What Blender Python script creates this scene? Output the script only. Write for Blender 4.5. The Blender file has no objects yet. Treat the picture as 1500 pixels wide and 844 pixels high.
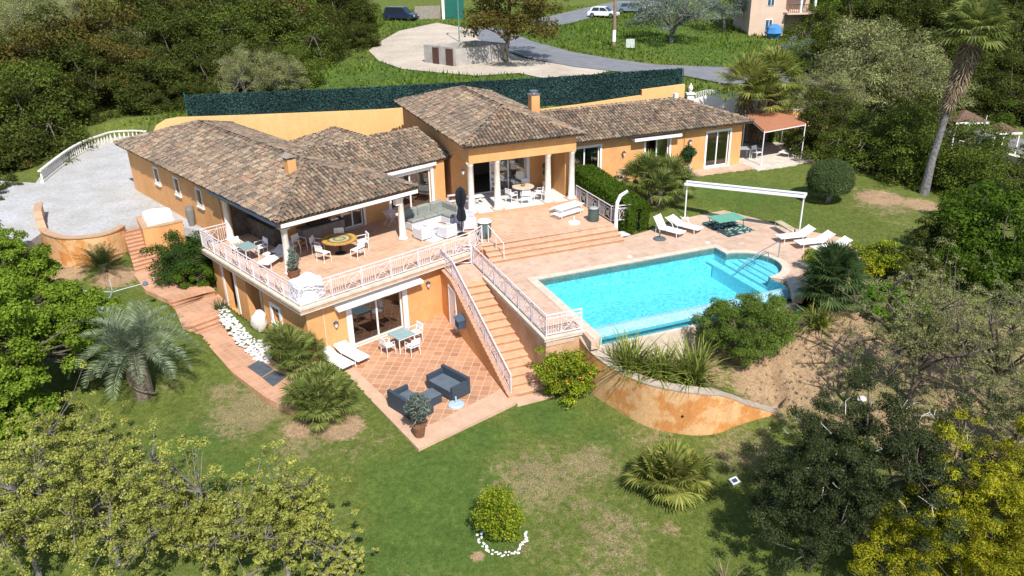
import bpy, bmesh, math, random
import numpy as np
from mathutils import Matrix, Vector
from mathutils.geometry import tessellate_polygon
R_ = math.radians
rnd = random.Random(7)
scene = bpy.context.scene
col = scene.collection
H = 14.0; F = 1166.7; PIT = R_(23.9); ROL = R_(1.1)
# ------------------------------------------------------------------ camera
_c, _s = math.cos(PIT), math.sin(PIT)
Rt = Vector((1, 0, 0)); Up = Vector((0, _s, _c)); Fw = Vector((0, _c, -_s))
cr, sr = math.cos(ROL), math.sin(ROL)
cr_right = Rt * cr - Up * sr; cr_up = Rt * sr + Up * cr
cam = bpy.data.cameras.new('camera'); camo = bpy.data.objects.new('camera', cam); col.objects.link(camo)
m3 = Matrix((cr_right, cr_up, -Fw)).transposed()
camo.matrix_world = Matrix.Translation((0, 0, H)) @ m3.to_4x4()
cam.sensor_width = 36; cam.lens = 28.0; cam.clip_start = 0.5; cam.clip_end = 3000
scene.camera = camo
def ray(px, py):
    u, v = px - 750, py - 422
    x = (cr * u - sr * v) / F; y = -(sr * u + cr * v) / F
    return Vector((x, _c + _s * y, -_s + _c * y))
def at(px, py, z):
    d = ray(px, py); t = (z - H) / d.z
    return (d.x * t, d.y * t, z)
# ------------------------------------------------------------------ frames
class Frame:
    def __init__(s, o, a):
        s.o = o; s.a = R_(a); s.M = Matrix.Translation((o[0], o[1], 0)) @ Matrix.Rotation(s.a, 4, 'Z')
    def __call__(s, u, v, z=0.0):
        return tuple(s.M @ Vector((u, v, z)))
    def inv(s, x, y):
        q = s.M.inverted() @ Vector((x, y, 0)); return q.x, q.y
L = Frame((-8.79, 29.81), 42); R = Frame((1.18, 33.83), 22)
# ------------------------------------------------------------------ materials
MATS = {}
def nt_new(name):
    m = bpy.data.materials.new(name); m.use_nodes = True
    nt = m.node_tree; nt.nodes.clear()
    out = nt.nodes.new('ShaderNodeOutputMaterial')
    return m, nt, out
def N(nt, t, **k):
    n = nt.nodes.new(t)
    for a, b in k.items():
        if a.startswith('i_'):
            key = a[2:].replace('_', ' ')
            n.inputs[key].default_value = b
        else: setattr(n, a, b)
    return n
def ramp(nt, stops, interp='LINEAR'):
    r = nt.nodes.new('ShaderNodeValToRGB'); e = r.color_ramp.elements; r.color_ramp.interpolation = interp
    while len(e) < len(stops): e.new(0.5)
    for k, (p, c) in enumerate(stops):
        e[k].position = p; e[k].color = (c[0], c[1], c[2], 1)
    return r
def c4(c): return (c[0], c[1], c[2], 1)
def mixc(nt, f, a, b, mode='MIX'):
    n = nt.nodes.new('ShaderNodeMix'); n.data_type = 'RGBA'; n.blend_type = mode
    for s, v in ((n.inputs[0], f), (n.inputs[6], a), (n.inputs[7], b)):
        if isinstance(v, (int, float)): s.default_value = v
        elif isinstance(v, tuple): s.default_value = c4(v)
        else: nt.links.new(v, s)
    return n.outputs[2]
def mat(name, c1, c2=None, scale=3.0, rough=0.8, bump=0.0, bscale=30.0, metal=0.0, spec=0.3, fine=0.0, contrast=(0.35, 0.65), world=False):
    if name in MATS: return MATS[name]
    m, nt, out = nt_new(name)
    b = N(nt, 'ShaderNodeBsdfPrincipled'); b.inputs['Roughness'].default_value = rough
    b.inputs['Metallic'].default_value = metal; b.inputs['Specular IOR Level'].default_value = spec
    tc = N(nt, 'ShaderNodeNewGeometry' if world else 'ShaderNodeTexCoord')
    co = tc.outputs['Position' if world else 'Object']
    if c2 is None: c2 = tuple(x * 0.85 for x in c1)
    n = N(nt, 'ShaderNodeTexNoise', i_Scale=scale, i_Detail=5.0, i_Roughness=0.6); nt.links.new(co, n.inputs['Vector'])
    r = ramp(nt, [(contrast[0], c1), (contrast[1], c2)]); nt.links.new(n.outputs[0], r.inputs[0])
    cout = r.outputs[0]
    if fine > 0:
        n2 = N(nt, 'ShaderNodeTexNoise', i_Scale=scale * 12, i_Detail=3.0); nt.links.new(co, n2.inputs['Vector'])
        r2 = ramp(nt, [(0.3, (1 - fine,) * 3), (0.7, (1 + fine,) * 3)]); nt.links.new(n2.outputs[0], r2.inputs[0])
        cout = mixc(nt, 1.0, cout, r2.outputs[0], 'MULTIPLY')
    nt.links.new(cout, b.inputs['Base Color'])
    if bump > 0:
        nb = N(nt, 'ShaderNodeTexNoise', i_Scale=bscale, i_Detail=4.0); nt.links.new(co, nb.inputs['Vector'])
        bp = N(nt, 'ShaderNodeBump', i_Strength=bump, i_Distance=0.05); nt.links.new(nb.outputs[0], bp.inputs['Height'])
        nt.links.new(bp.outputs[0], b.inputs['Normal'])
    nt.links.new(b.outputs[0], out.inputs[0]); MATS[name] = m; return m
def leafmat(name, cols, trans=0.38, rough=0.8, spec=0.05, g=(0.88, 1.04, 0.62)):
    if name in MATS: return MATS[name]
    cols = [tuple(x * y for x, y in zip(c, g)) for c in cols]
    m, nt, out = nt_new(name)
    g = N(nt, 'ShaderNodeNewGeometry')
    st = [(i / max(1, len(cols) - 1), c) for i, c in enumerate(cols)]
    r = ramp(nt, st); nt.links.new(g.outputs['Random Per Island'], r.inputs[0])
    n = N(nt, 'ShaderNodeTexNoise', i_Scale=0.45, i_Detail=2.0); tc = N(nt, 'ShaderNodeTexCoord'); nt.links.new(tc.outputs['Object'], n.inputs['Vector'])
    r2 = ramp(nt, [(0.3, (0.72,) * 3), (0.7, (1.25,) * 3)]); nt.links.new(n.outputs[0], r2.inputs[0])
    cc = mixc(nt, 1.0, r.outputs[0], r2.outputs[0], 'MULTIPLY')
    b = N(nt, 'ShaderNodeBsdfPrincipled'); b.inputs['Roughness'].default_value = rough; b.inputs['Specular IOR Level'].default_value = spec
    t = N(nt, 'ShaderNodeBsdfTranslucent'); mx = N(nt, 'ShaderNodeMixShader'); mx.inputs[0].default_value = trans
    nt.links.new(cc, b.inputs['Base Color']); nt.links.new(cc, t.inputs['Color'])
    nt.links.new(b.outputs[0], mx.inputs[1]); nt.links.new(t.outputs[0], mx.inputs[2]); nt.links.new(mx.outputs[0], out.inputs[0])
    MATS[name] = m; return m
def tilemat(name, cols, grout, size, ang=0.0, mortar=0.03, rough=0.7, stain=0.25, offset=0.0, rowh=None, lichen=None):
    if name in MATS: return MATS[name]
    m, nt, out = nt_new(name)
    g = N(nt, 'ShaderNodeNewGeometry'); mp = N(nt, 'ShaderNodeMapping'); mp.inputs['Rotation'].default_value = (0, 0, ang)
    nt.links.new(g.outputs['Position'], mp.inputs[0])
    br = N(nt, 'ShaderNodeTexBrick', offset=offset, squash=1.0)
    br.inputs['Color1'].default_value = (0, 0, 0, 1); br.inputs['Color2'].default_value = (1, 1, 1, 1); br.inputs['Mortar'].default_value = (0.5, 0.5, 0.5, 1)
    br.inputs['Scale'].default_value = 1.0; br.inputs['Mortar Size'].default_value = mortar * 0.5; br.inputs['Mortar Smooth'].default_value = 0.2
    br.inputs['Brick Width'].default_value = size; br.inputs['Row Height'].default_value = rowh or size
    nt.links.new(mp.outputs[0], br.inputs['Vector'])
    st = [(i / (len(cols) - 1), c) for i, c in enumerate(cols)]
    r = ramp(nt, st); nt.links.new(br.outputs['Color'], r.inputs[0])
    n = N(nt, 'ShaderNodeTexNoise', i_Scale=0.8, i_Detail=6.0, i_Roughness=0.65); nt.links.new(g.outputs['Position'], n.inputs['Vector'])
    r2 = ramp(nt, [(0.3, (1 - stain,) * 3), (0.72, (1 + stain * 0.6,) * 3)]); nt.links.new(n.outputs[0], r2.inputs[0])
    cc = mixc(nt, 1.0, r.outputs[0], r2.outputs[0], 'MULTIPLY')
    cc = mixc(nt, br.outputs['Fac'], cc, grout)
    if lichen:
        n3 = N(nt, 'ShaderNodeTexNoise', i_Scale=2.3, i_Detail=6.0, i_Roughness=0.7); nt.links.new(g.outputs['Position'], n3.inputs['Vector'])
        r3 = ramp(nt, [(0.52, (0, 0, 0)), (0.66, (0.65, 0.65, 0.65))]); nt.links.new(n3.outputs[0], r3.inputs[0])
        cc = mixc(nt, r3.outputs[0], cc, lichen)
    b = N(nt, 'ShaderNodeBsdfPrincipled'); b.inputs['Roughness'].default_value = rough; b.inputs['Specular IOR Level'].default_value = 0.3
    nt.links.new(cc, b.inputs['Base Color'])
    bp = N(nt, 'ShaderNodeBump', i_Strength=0.3, i_Distance=0.01, invert=True); nt.links.new(br.outputs['Fac'], bp.inputs['Height']); nt.links.new(bp.outputs[0], b.inputs['Normal'])
    nt.links.new(b.outputs[0], out.inputs[0]); MATS[name] = m; return m
def glassmat(name, tint=(0.86, 0.91, 0.90), rough=0.02, gloss=0.12):
    if name in MATS: return MATS[name]
    m, nt, out = nt_new(name)
    tr = N(nt, 'ShaderNodeBsdfTransparent'); tr.inputs[0].default_value = c4(tint)
    gl = N(nt, 'ShaderNodeBsdfGlossy'); gl.inputs['Roughness'].default_value = rough
    fr = N(nt, 'ShaderNodeLayerWeight', i_Blend=gloss + 0.3); mx = N(nt, 'ShaderNodeMixShader')
    ad = N(nt, 'ShaderNodeMath', operation='ADD'); ad.inputs[1].default_value = gloss; nt.links.new(fr.outputs['Fresnel'], ad.inputs[0]); ad.use_clamp = True
    nt.links.new(ad.outputs[0], mx.inputs[0]); nt.links.new(tr.outputs[0], mx.inputs[1]); nt.links.new(gl.outputs[0], mx.inputs[2]); nt.links.new(mx.outputs[0], out.inputs[0])
    MATS[name] = m; return m
# ------------------------------------------------------------------ mesh builder
class MB:
    def __init__(s, M=None):
        s.v = []; s.f = []; s.M = M.M if isinstance(M, Frame) else (M or Matrix())
    def add(s, vs, fs, M=None):
        k = len(s.v); T = s.M @ M if M is not None else s.M
        s.v += [tuple(T @ Vector(p)) for p in vs]; s.f += [tuple(i + k for i in f) for f in fs]; return s
    def box(s, x0, x1, y0, y1, z0, z1, M=None):
        return s.add([(x0, y0, z0), (x1, y0, z0), (x1, y1, z0), (x0, y1, z0), (x0, y0, z1), (x1, y0, z1), (x1, y1, z1), (x0, y1, z1)],
                     [(0, 3, 2, 1), (4, 5, 6, 7), (0, 1, 5, 4), (1, 2, 6, 5), (2, 3, 7, 6), (3, 0, 4, 7)], M)
    def prism(s, poly, z0, z1, holes=(), M=None, bottom=True):
        loops = [list(poly)] + [list(h) for h in holes]
        pts = [p for lp in loops for p in lp]; tri = tessellate_polygon([[Vector((p[0], p[1], 0)) for p in lp] for lp in loops])
        n = len(pts); z1s = [p[2] if len(p) > 2 else z1 for p in pts]
        vs = [(p[0], p[1], z) for p, z in zip(pts, z1s)] + [(p[0], p[1], z0) for p in pts]
        fs = []
        for t in tri:
            a, b, c = [pts[i] for i in t]
            if (b[0] - a[0]) * (c[1] - a[1]) - (b[1] - a[1]) * (c[0] - a[0]) < 0: t = (t[0], t[2], t[1])
            fs.append(tuple(t))
            if bottom: fs.append((t[2] + n, t[1] + n, t[0] + n))
        k = 0
        for lp in loops:
            m = len(lp)
            for i in range(m): a, b = k + i, k + (i + 1) % m; fs.append((a, b, b + n, a + n))
            k += m
        return s.add(vs, fs, M)
    def tube(s, pts, r, n=8, M=None, cap=True):
        P = [Vector(p) for p in pts]; rs = r if isinstance(r, (list, tuple)) else [r] * len(P)
        vs = []; fs = []; prev = None
        for i, p in enumerate(P):
            d = (P[min(i + 1, len(P) - 1)] - P[max(i - 1, 0)]).normalized()
            if prev is None:
                a = d.orthogonal().normalized()
            else:
                a = (prev - d * prev.dot(d));
                a = a.normalized() if a.length > 1e-6 else d.orthogonal().normalized()
            prev = a; b = d.cross(a)
            for k in range(n):
                t = 2 * math.pi * k / n; vs.append(tuple(p + (a * math.cos(t) + b * math.sin(t)) * rs[i]))
        for i in range(len(P) - 1):
            for k in range(n):
                fs.append((i * n + k, i * n + (k + 1) % n, (i + 1) * n + (k + 1) % n, (i + 1) * n + k))
        if cap: fs.append(tuple(range(n - 1, -1, -1))); fs.append(tuple((len(P) - 1) * n + k for k in range(n)))
        return s.add(vs, fs, M)
    def lathe(s, prof, n=20, M=None, c=(0, 0)):
        vs = []; fs = []
        for (r, z) in prof:
            for k in range(n):
                t = 2 * math.pi * k / n; vs.append((c[0] + r * math.cos(t), c[1] + r * math.sin(t), z))
        for i in range(len(prof) - 1):
            for k in range(n): fs.append((i * n + k, i * n + (k + 1) % n, (i + 1) * n + (k + 1) % n, (i + 1) * n + k))
        fs.append(tuple(range(n - 1, -1, -1))); fs.append(tuple((len(prof) - 1) * n + k for k in range(n)))
        return s.add(vs, fs, M)
    def quad(s, a, b, c, d, M=None): return s.add([a, b, c, d], [(0, 1, 2, 3)], M)
    def bar(s, a, b, w=0.03, h=None, M=None):
        a = Vector(a); b = Vector(b); h = h or w; d = (b - a).normalized()
        u = d.cross(Vector((0, 0, 1)))
        u = u.normalized() if u.length > 1e-4 else Vector((1, 0, 0)); v = u.cross(d)
        vs = [tuple(p + u * sx * w / 2 + v * sy * h / 2) for p in (a, b) for sx, sy in ((-1, -1), (1, -1), (1, 1), (-1, 1))]
        return s.add(vs, [(0, 1, 2, 3), (7, 6, 5, 4), (0, 4, 5, 1), (1, 5, 6, 2), (2, 6, 7, 3), (3, 7, 4, 0)], M)
    def cushion(s, x0, x1, y0, y1, z0, z1, M=None, r=0.05):
        r = min(r, (x1 - x0) / 3, (y1 - y0) / 3, (z1 - z0) / 2.2)
        zs = [(z0, r), (z0 + r, 0), (z1 - r, 0), (z1 - r * .3, r * .35), (z1, r)]
        vs = []; fs = []
        for z, i in zs: 
            a = r * .5
            X0, X1, Y0, Y1 = x0 + i, x1 - i, y0 + i, y1 - i
            vs += [(X0 + a, Y0, z), (X1 - a, Y0, z), (X1, Y0 + a, z), (X1, Y1 - a, z), (X1 - a, Y1, z), (X0 + a, Y1, z), (X0, Y1 - a, z), (X0, Y0 + a, z)]
        for i in range(len(zs) - 1):
            for k in range(8): fs.append((i * 8 + k, i * 8 + (k + 1) % 8, (i + 1) * 8 + (k + 1) % 8, (i + 1) * 8 + k))
        fs.append(tuple(range(7, -1, -1))); fs.append(tuple((len(zs) - 1) * 8 + k for k in range(8)))
        return s.add(vs, fs, M)
    def build(s, name, m, parent=None, smooth=False):
        off = Vector((0, 0, 0))
        if parent is not None and s.M != Matrix() or (parent is not None and getattr(s, 'world', False)):
            p = parent
            while p is not None: off += p.location; p = p.parent
        me = bpy.data.meshes.new(name)
        me.from_pydata([(a - off.x, b - off.y, c - off.z) for a, b, c in s.v], [], s.f)
        if m: me.materials.append(m)
        if smooth: me.polygons.foreach_set('use_smooth', [True] * len(me.polygons))
        me.update(); o = bpy.data.objects.new(name, me); col.objects.link(o)
        if parent is not None: o.parent = parent
        return o
def WB():  # world-coordinate builder under a parented root
    b = MB(); b.world = True; return b
def tag(o, label=None, cat=None, group=None, kind=None):
    if label: o['label'] = label
    if cat: o['category'] = cat
    if group: o['group'] = group
    if kind: o['kind'] = kind
    return o
def thing(name, label, cat, loc=(0, 0, 0), rot=0.0, group=None):
    o = bpy.data.objects.new(name, None); col.objects.link(o); o.location = loc; o.rotation_euler = (0, 0, rot)
    o.empty_display_size = 0.3
    return tag(o, label, cat, group)
def copy_tree(o, loc=None, rot=None, label=None, scale=None):
    def rec(q, par):
        c = q.copy(); col.objects.link(c); c.parent = par
        for ch in KIDS.get(q.name, []) or [x for x in q.children]: rec(ch, c)
        return c
    c = rec(o, None)
    if loc is not None: c.location = loc
    if rot is not None: c.rotation_euler = (0, 0, rot)
    if scale is not None: c.scale = scale if isinstance(scale, (tuple, list)) else (scale,) * 3
    if label: c['label'] = label
    return c
KIDS = {}
def struct(o): o['kind'] = 'structure'; return o
# ------------------------------------------------------------------ world and sun
w = bpy.data.worlds.new('World'); scene.world = w; w.use_nodes = True; wn = w.node_tree
sky = wn.nodes.new('ShaderNodeTexSky'); sky.sky_type = 'NISHITA'; sky.sun_disc = False
SEL, SAZ = R_(49), math.atan2(0.29, -0.957)
sky.sun_elevation = SEL; sky.sun_rotation = SAZ; sky.air_density = 1.0; sky.dust_density = 0.6
bg = wn.nodes['Background']; wn.links.new(sky.outputs[0], bg.inputs[0]); bg.inputs[1].default_value = 0.12
sl = bpy.data.lights.new('sun', 'SUN'); sl.energy = 4.6; sl.angle = R_(0.5); sl.color = (1.0, 0.95, 0.87)
so = bpy.data.objects.new('sun', sl); col.objects.link(so)
to_sun = Vector((math.sin(SAZ) * math.cos(SEL), math.cos(SAZ) * math.cos(SEL), math.sin(SEL)))
so.rotation_euler = to_sun.to_track_quat('Z', 'Y').to_euler(); so.location = (20, -20, 60)
vs_ = scene.view_settings; vs_.view_transform = 'Standard'; vs_.look = 'None'; vs_.exposure = 0.5; vs_.gamma = 1.0; vs_.use_curve_mapping = False
scene.render.engine = 'CYCLES'
cy = scene.cycles; cy.max_bounces = 6; cy.diffuse_bounces = 4; cy.glossy_bounces = 3; cy.transparent_max_bounces = 8; cy.caustics_reflective = False; cy.caustics_refractive = False
cy.sample_clamp_indirect = 6.0
# ------------------------------------------------------------------ palette
ORANGE = mat('orange_plaster', (0.68, 0.36, 0.150), (0.58, 0.295, 0.120), scale=0.7, rough=0.9, bump=0.15, fine=0.06, world=True)
ORANGE2 = mat('stained_orange_plaster', (0.66, 0.40, 0.20), (0.56, 0.25, 0.08), scale=1.3, rough=0.9, bump=0.2, fine=0.14, contrast=(0.47, 0.56), world=True)
def streak(m, lo=.86, hi=1.06):
    nt = m.node_tree; bs = [n for n in nt.nodes if n.type == 'BSDF_PRINCIPLED'][0]; src = bs.inputs['Base Color'].links[0].from_socket
    g = N(nt, 'ShaderNodeNewGeometry'); mp = N(nt, 'ShaderNodeMapping'); mp.inputs['Scale'].default_value = (2.2, 2.2, .5); nt.links.new(g.outputs['Position'], mp.inputs[0])
    n = N(nt, 'ShaderNodeTexNoise', i_Scale=1.0, i_Detail=6.0, i_Roughness=.65); nt.links.new(mp.outputs[0], n.inputs['Vector'])
    r = ramp(nt, [(.32, (lo, lo * .97, lo * .93)), (.62, (hi, hi, hi))]); nt.links.new(n.outputs[0], r.inputs[0])
    nt.links.new(mixc(nt, 1.0, src, r.outputs[0], 'MULTIPLY'), bs.inputs['Base Color']); return m
streak(ORANGE, .955, 1.02); streak(ORANGE2, .88, 1.05)
YELLOWP = mat('sunny_ochre_plaster', (0.74, 0.45, 0.20), (0.69, 0.41, 0.175), scale=0.4, rough=0.9, fine=0.05, world=True)
WHITE = mat('white_paint', (0.80, 0.79, 0.78), (0.72, 0.71, 0.70), scale=1.5, rough=0.5)
streak(YELLOWP, .97, 1.02)
PINKW = mat('pinkish_white_paint', (0.74, 0.66, 0.68), (0.66, 0.57, 0.60), scale=3, rough=0.55)
STONEW = mat('pale_stone', (0.74, 0.70, 0.64), (0.62, 0.57, 0.51), scale=4, rough=0.8, bump=0.2)
CREAM = mat('cream_stone', (0.66, 0.58, 0.48), (0.52, 0.44, 0.35), scale=3, rough=0.85, bump=0.2)
DARKGREY = mat('charcoal_wicker', (0.055, 0.075, 0.10), (0.035, 0.05, 0.07), scale=20, rough=0.7, bump=0.4, bscale=60)
GREYFAB = mat('grey_cushion_fabric', (0.27, 0.28, 0.25), (0.20, 0.21, 0.19), scale=6, rough=0.9)
BLACK = mat('black_plastic', (0.02, 0.022, 0.03), (0.012, 0.012, 0.016), rough=0.5)
STEEL = mat('brushed_steel', (0.55, 0.56, 0.58), rough=0.3, metal=1.0)
GUTTER = mat('dark_blue_gutter', (0.04, 0.06, 0.10), (0.025, 0.04, 0.07), rough=0.4)
BARK = mat('bark', (0.16, 0.13, 0.105), (0.08, 0.065, 0.05), scale=4, rough=0.95, bump=0.6)
GREYBARK = mat('grey_bark', (0.24, 0.22, 0.20), (0.11, 0.10, 0.09), scale=5, rough=0.95, bump=0.6)
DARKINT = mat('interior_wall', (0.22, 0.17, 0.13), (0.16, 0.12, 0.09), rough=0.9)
GLASS = glassmat('window_glass')
TERRA = tilemat('terracotta_patio_tiles', [(0.42, 0.205, 0.11), (0.53, 0.29, 0.17)], (0.58, 0.40, 0.28), 0.38, ang=R_(9), mortar=0.035, stain=0.2)
TERRAL = tilemat('pink_deck_tiles', [(0.52, 0.35, 0.25), (0.60, 0.42, 0.31)], (0.58, 0.44, 0.34), 0.30, ang=R_(-22), mortar=0.02, stain=0.22, lichen=(0.60, 0.47, 0.38))
TERRAT = tilemat('terrace_tiles', [(0.53, 0.33, 0.21), (0.62, 0.40, 0.27)], (0.62, 0.45, 0.33), 0.30, ang=R_(-42), mortar=0.02, stain=0.2)
TERRAP = tilemat('path_tiles', [(0.50, 0.27, 0.16), (0.58, 0.33, 0.21)], (0.55, 0.38, 0.27), 0.30, ang=R_(-42), mortar=0.02, stain=0.25)
BORDER = mat('patio_border', (0.58, 0.39, 0.27), (0.50, 0.32, 0.22), scale=2, rough=0.85, fine=0.1)
COPING = mat('pool_coping', (0.62, 0.54, 0.44), (0.52, 0.43, 0.34), scale=3, rough=0.8, fine=0.1)
RISER = mat('step_riser', (0.46, 0.26, 0.15), (0.38, 0.20, 0.11), rough=0.85)
MARBLE = mat('white_marble_floor', (0.70, 0.70, 0.68), (0.60, 0.60, 0.58), scale=1.2, rough=0.35)
# ================================================================== terrain
FRONT = [at(*p) for p in [(150,395,-1.7),(80,392,-1.75),(200,400,-1.95),(245,398,-1.95),(265,440,-2.1),(300,470,-2.45),(160,430,-2.15),(210,575,-2.95),(300,560,-2.95),
    (350,600,-3.02),(400,640,-3.05),(100,560,-2.9),(612,668,-3.02),(745,592,-3.0),(860,590,-3.08),(950,622,-3.15),(1060,632,-3.12),(1145,610,-2.95),(680,625,-3.0),(450,610,-3.0),
    (750,840,-3.7),(300,840,-3.7),(0,800,-3.7),(1100,840,-3.6),(1500,840,-3.3),(980,730,-3.4),(1200,700,-3.05),(1185,640,-2.85),(0,450,-2.3),
    (1180,490,-1.15),(1250,470,-0.95),(1200,435,-0.75),(1300,430,-0.8),(1230,560,-2.0),(1400,560,-1.9),(1350,480,-1.25),(1490,450,-1.0),(1100,520,-1.75),(1100,585,-2.6),(1000,560,-2.3),
    (1000,302,-0.4),(1215,290,-0.45),(1300,300,-0.42),(1400,330,-0.6),(1380,380,-0.68),(1270,275,-0.3),(1150,240,-0.1),(1200,240,-0.08),(1190,340,-0.62),(1100,295,-0.5),
    (940,262,-0.1),(1050,255,-0.06),(1480,250,-0.6),(30,330,-0.4),(20,280,-0.45),(1200,200,0.1),(1400,200,-0.3)]]
FRONT += [(16, 60, 0.6), (20, 64, 0.9), (19, 59, .5), (23, 60, .4), (26, 66, 0.9), (32, 68, 0.8), (12, 62, .5), (40, 62, .3), (50, 50, 0), (-34, 60, -0.6), (-45, 70, -1.0), (-33, 45, -1.1), (-45, 40, -2), (-30, 30, -3.0), (30, 25, -2.4), (45, 25, -2.5), (0, 0, -4.5), (-40, 5, -4.6), (40, 5, -4.2), (-70, 90, 0), (80, 90, 1), (0, -80, -9), (-100, 0, -6), (100, 0, -5)]
BACK = [(-24, 58, 1.6), (-10, 58, 2.5), (2, 61, 2.7), (13, 62, 2.6), (-35, 62, 0.4), (-10, 72, 2.6), (5, 72, 2.5), (15, 74, 2.0), (22, 76, 1.7), (30, 76, 1.4), (-5, 90, 3.1), (-20, 95, 3.0), (-15, 120, 4.0), (15, 118, 3.8),
        (12, 90, 2.9), (0, 120, 3.9), (30, 95, 2.6), (45, 90, 1.8), (60, 80, 1.5), (-45, 90, 1.5), (-60, 120, 3.0), (60, 130, 5.0), (-100, 170, 8.0), (0, 170, 7.0), (80, 180, 8.0), (-40, 170, 6.0), (0, 300, 16), (-150, 300, 20), (150, 300, 18), (0, 600, 40), (-500, 600, 40), (500, 600, 45), (-150, 100, 2), (150, 100, 3), (-60, 60, -1)]
def rbf(P):
    P = np.array(P, float); n = len(P); X = P[:, :2]
    D = np.linalg.norm(X[:, None] - X[None], axis=2)
    A = np.zeros((n + 3, n + 3)); A[:n, :n] = D; A[:n, n] = 1; A[:n, n + 1:] = X; A[n, :n] = 1; A[n + 1:, :n] = X.T
    A[:n, :n] -= np.eye(n) * 0.15
    s = np.linalg.solve(A, np.concatenate([P[:, 2], np.zeros(3)]))
    def f(x, y):
        x = np.asarray(x, float); y = np.asarray(y, float); r = np.full(x.shape, s[n])
        r = r + s[n + 1] * x + s[n + 2] * y
        for k in range(n): r = r + s[k] * np.hypot(x - X[k, 0], y - X[k, 1])
        return r
    return f
gf = rbf(FRONT); gb = rbf(BACK)
REAR = [(-24.0, 54.6), (-9.1, 55.6), (2.7, 58.2), (13.4, 59.8)]       # line of the rear wall
def rear_y(x): return np.interp(x, [p[0] for p in REAR], [p[1] for p in REAR])
WALLC = [(2.75, 29.0, -0.78), (2.95, 28.4, -0.95), (3.3, 27.7, -1.15), (3.96, 26.87, -1.33), (4.55, 26.2, -1.36), (5.2, 25.62, -1.34), (6.0, 25.2, -1.32), (6.85, 25.0, -1.36), (7.5, 25.1, -1.5), (8.1, 25.35, -1.85), (8.6, 25.5, -2.15), (9.1, 25.66, -2.42), (9.7, 25.85, -2.72), (10.3, 26.08, -2.98)]
USIDE = [(p[0] + .02, p[1] + 0.06) for p in WALLC] + [(10.6, 27), (10.5, 31.5), (3, 31.5)]
def inpoly(x, y, poly):
    x = np.asarray(x); y = np.asarray(y); r = np.zeros(x.shape, bool); n = len(poly)
    for i in range(n):
        x0, y0 = poly[i][:2]; x1, y1 = poly[(i + 1) % n][:2]
        c = ((y0 > y) != (y1 > y)); xi = (x1 - x0) * (y - y0) / ((y1 - y0) if y1 != y0 else 1e-9) + x0
        r ^= c & (x < xi)
    return r
def sst(a, b, x): t = np.clip((x - a) / (b - a), 0, 1); return t * t * (3 - 2 * t)
CARVE = []     # (polygon, top z) filled in below; the ground is kept under every paved surface
def ground(x, y, carve=True):
    x = np.asarray(x, float); y = np.asarray(y, float)
    f = gf(x, y); b = gb(x, y)
    out = np.maximum(np.maximum(-24.5 - x, x - 13.2), 0)
    w = 0.12 + out * 0.9
    s = sst(-1, 1, (y - rear_y(x)) / np.clip(w, .12, 9))
    h = f * (1 - s) + b * s
    X = np.array([p[0] for p in WALLC]); Y = np.array([p[1] for p in WALLC]); Z = np.array([p[2] for p in WALLC])
    ins = inpoly(x, y, USIDE)
    if ins.any():
        xi = x[ins]; yi = y[ins]; d = np.hypot(xi[:, None] - X[None], yi[:, None] - Y[None]); wt = 1 / (d ** 4 + 1e-4); zt = (wt * Z).sum(1) / wt.sum(1) - 0.14
        dm = d.min(1)
        k = sst(4.5, 1.5, dm); h[ins] = np.where(h[ins] < zt, zt * k + h[ins] * (1 - k), np.minimum(h[ins], zt + 0.4 * dm))
    if carve:
        for poly, z in CARVE:
            xs = [p[0] for p in poly]; ys = [p[1] for p in poly]
            bb = (x >= min(xs)) & (x <= max(xs)) & (y >= min(ys)) & (y <= max(ys))
            if bb.any():
                m = np.zeros(x.shape, bool); m[bb] = inpoly(x[bb], y[bb], poly)
                h = np.where(m, np.minimum(h, z), h)
    return h
def gz(x, y): return float(ground(np.array([float(x)]), np.array([float(y)]), False)[0])
def G(px, py, lift=0.0):       # where a line of sight meets the ground
    d = ray(px, py); t = 10.0
    ts = np.concatenate([np.arange(12, 60, 0.25), np.arange(60, 220, 1.0)]); xs = d.x * ts; ys = d.y * ts; zs = H + d.z * ts
    g = ground(xs, ys, False); k = np.argmax(zs < g)
    if zs[k] >= g[k]: k = len(ts) - 1
    a, b = ts[max(k - 1, 0)], ts[k]
    for _ in range(12):
        m_ = (a + b) / 2; 
        if H + d.z * m_ < gz(d.x * m_, d.y * m_): b = m_
        else: a = m_
    return (d.x * a, d.y * a, gz(d.x * a, d.y * a) + lift)
# ------------------------------------------------------------------ outlines of the paved levels (world xy)
def LP(*q): return [L(u, v)[:2] for u, v in q]
def RP(*q): return [R(u, v)[:2] for u, v in q]
TERRACE = LP((0, 0), (9.35, 0)) + RP((-1.35, 3.8), (6.15, 3.75), (6.25, 8.2), (6.3, 20.5), (-0.3, 20.5)) + LP((13.5, 13.2), (3, 13.2), (2.0, 12), (1.9, 10.1), (0, 10.1))
UNDER = LP((0.4, 0.45), (9.2, 0.45)) + RP((-0.8, 4.4), (6.0, 4.4), (6.0, 20), (0, 20)) + LP((13.5, 13), (3, 13), (1.7, 12), (1.7, 9.0), (0.5, 9.0))
LWING = LP((1.6, 9.5), (9.0, 9.5), (9.0, 24.2), (1.6, 24.2))
RWING = RP((6.3, 10.9), (19.6, 10.9), (19.6, 17.2), (6.3, 17.2))
PATIO = LP((0.2, 0.6), (8.2, 0.6)) + RP((-3.35, 2.0), (-3.35, -5.6)) + LP((4.95, -8.05), (0.03, -7.9), (1.25, 0.2), (0.3, 0.3))
BAY = [(9.8, -0.95)] + [(9.75 + 1.68 * math.cos(t), -2.55 + 1.62 * math.sin(t)) for t in [R_(a) for a in range(80, -81, -10)]] + [(9.8, -4.15)]
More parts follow.
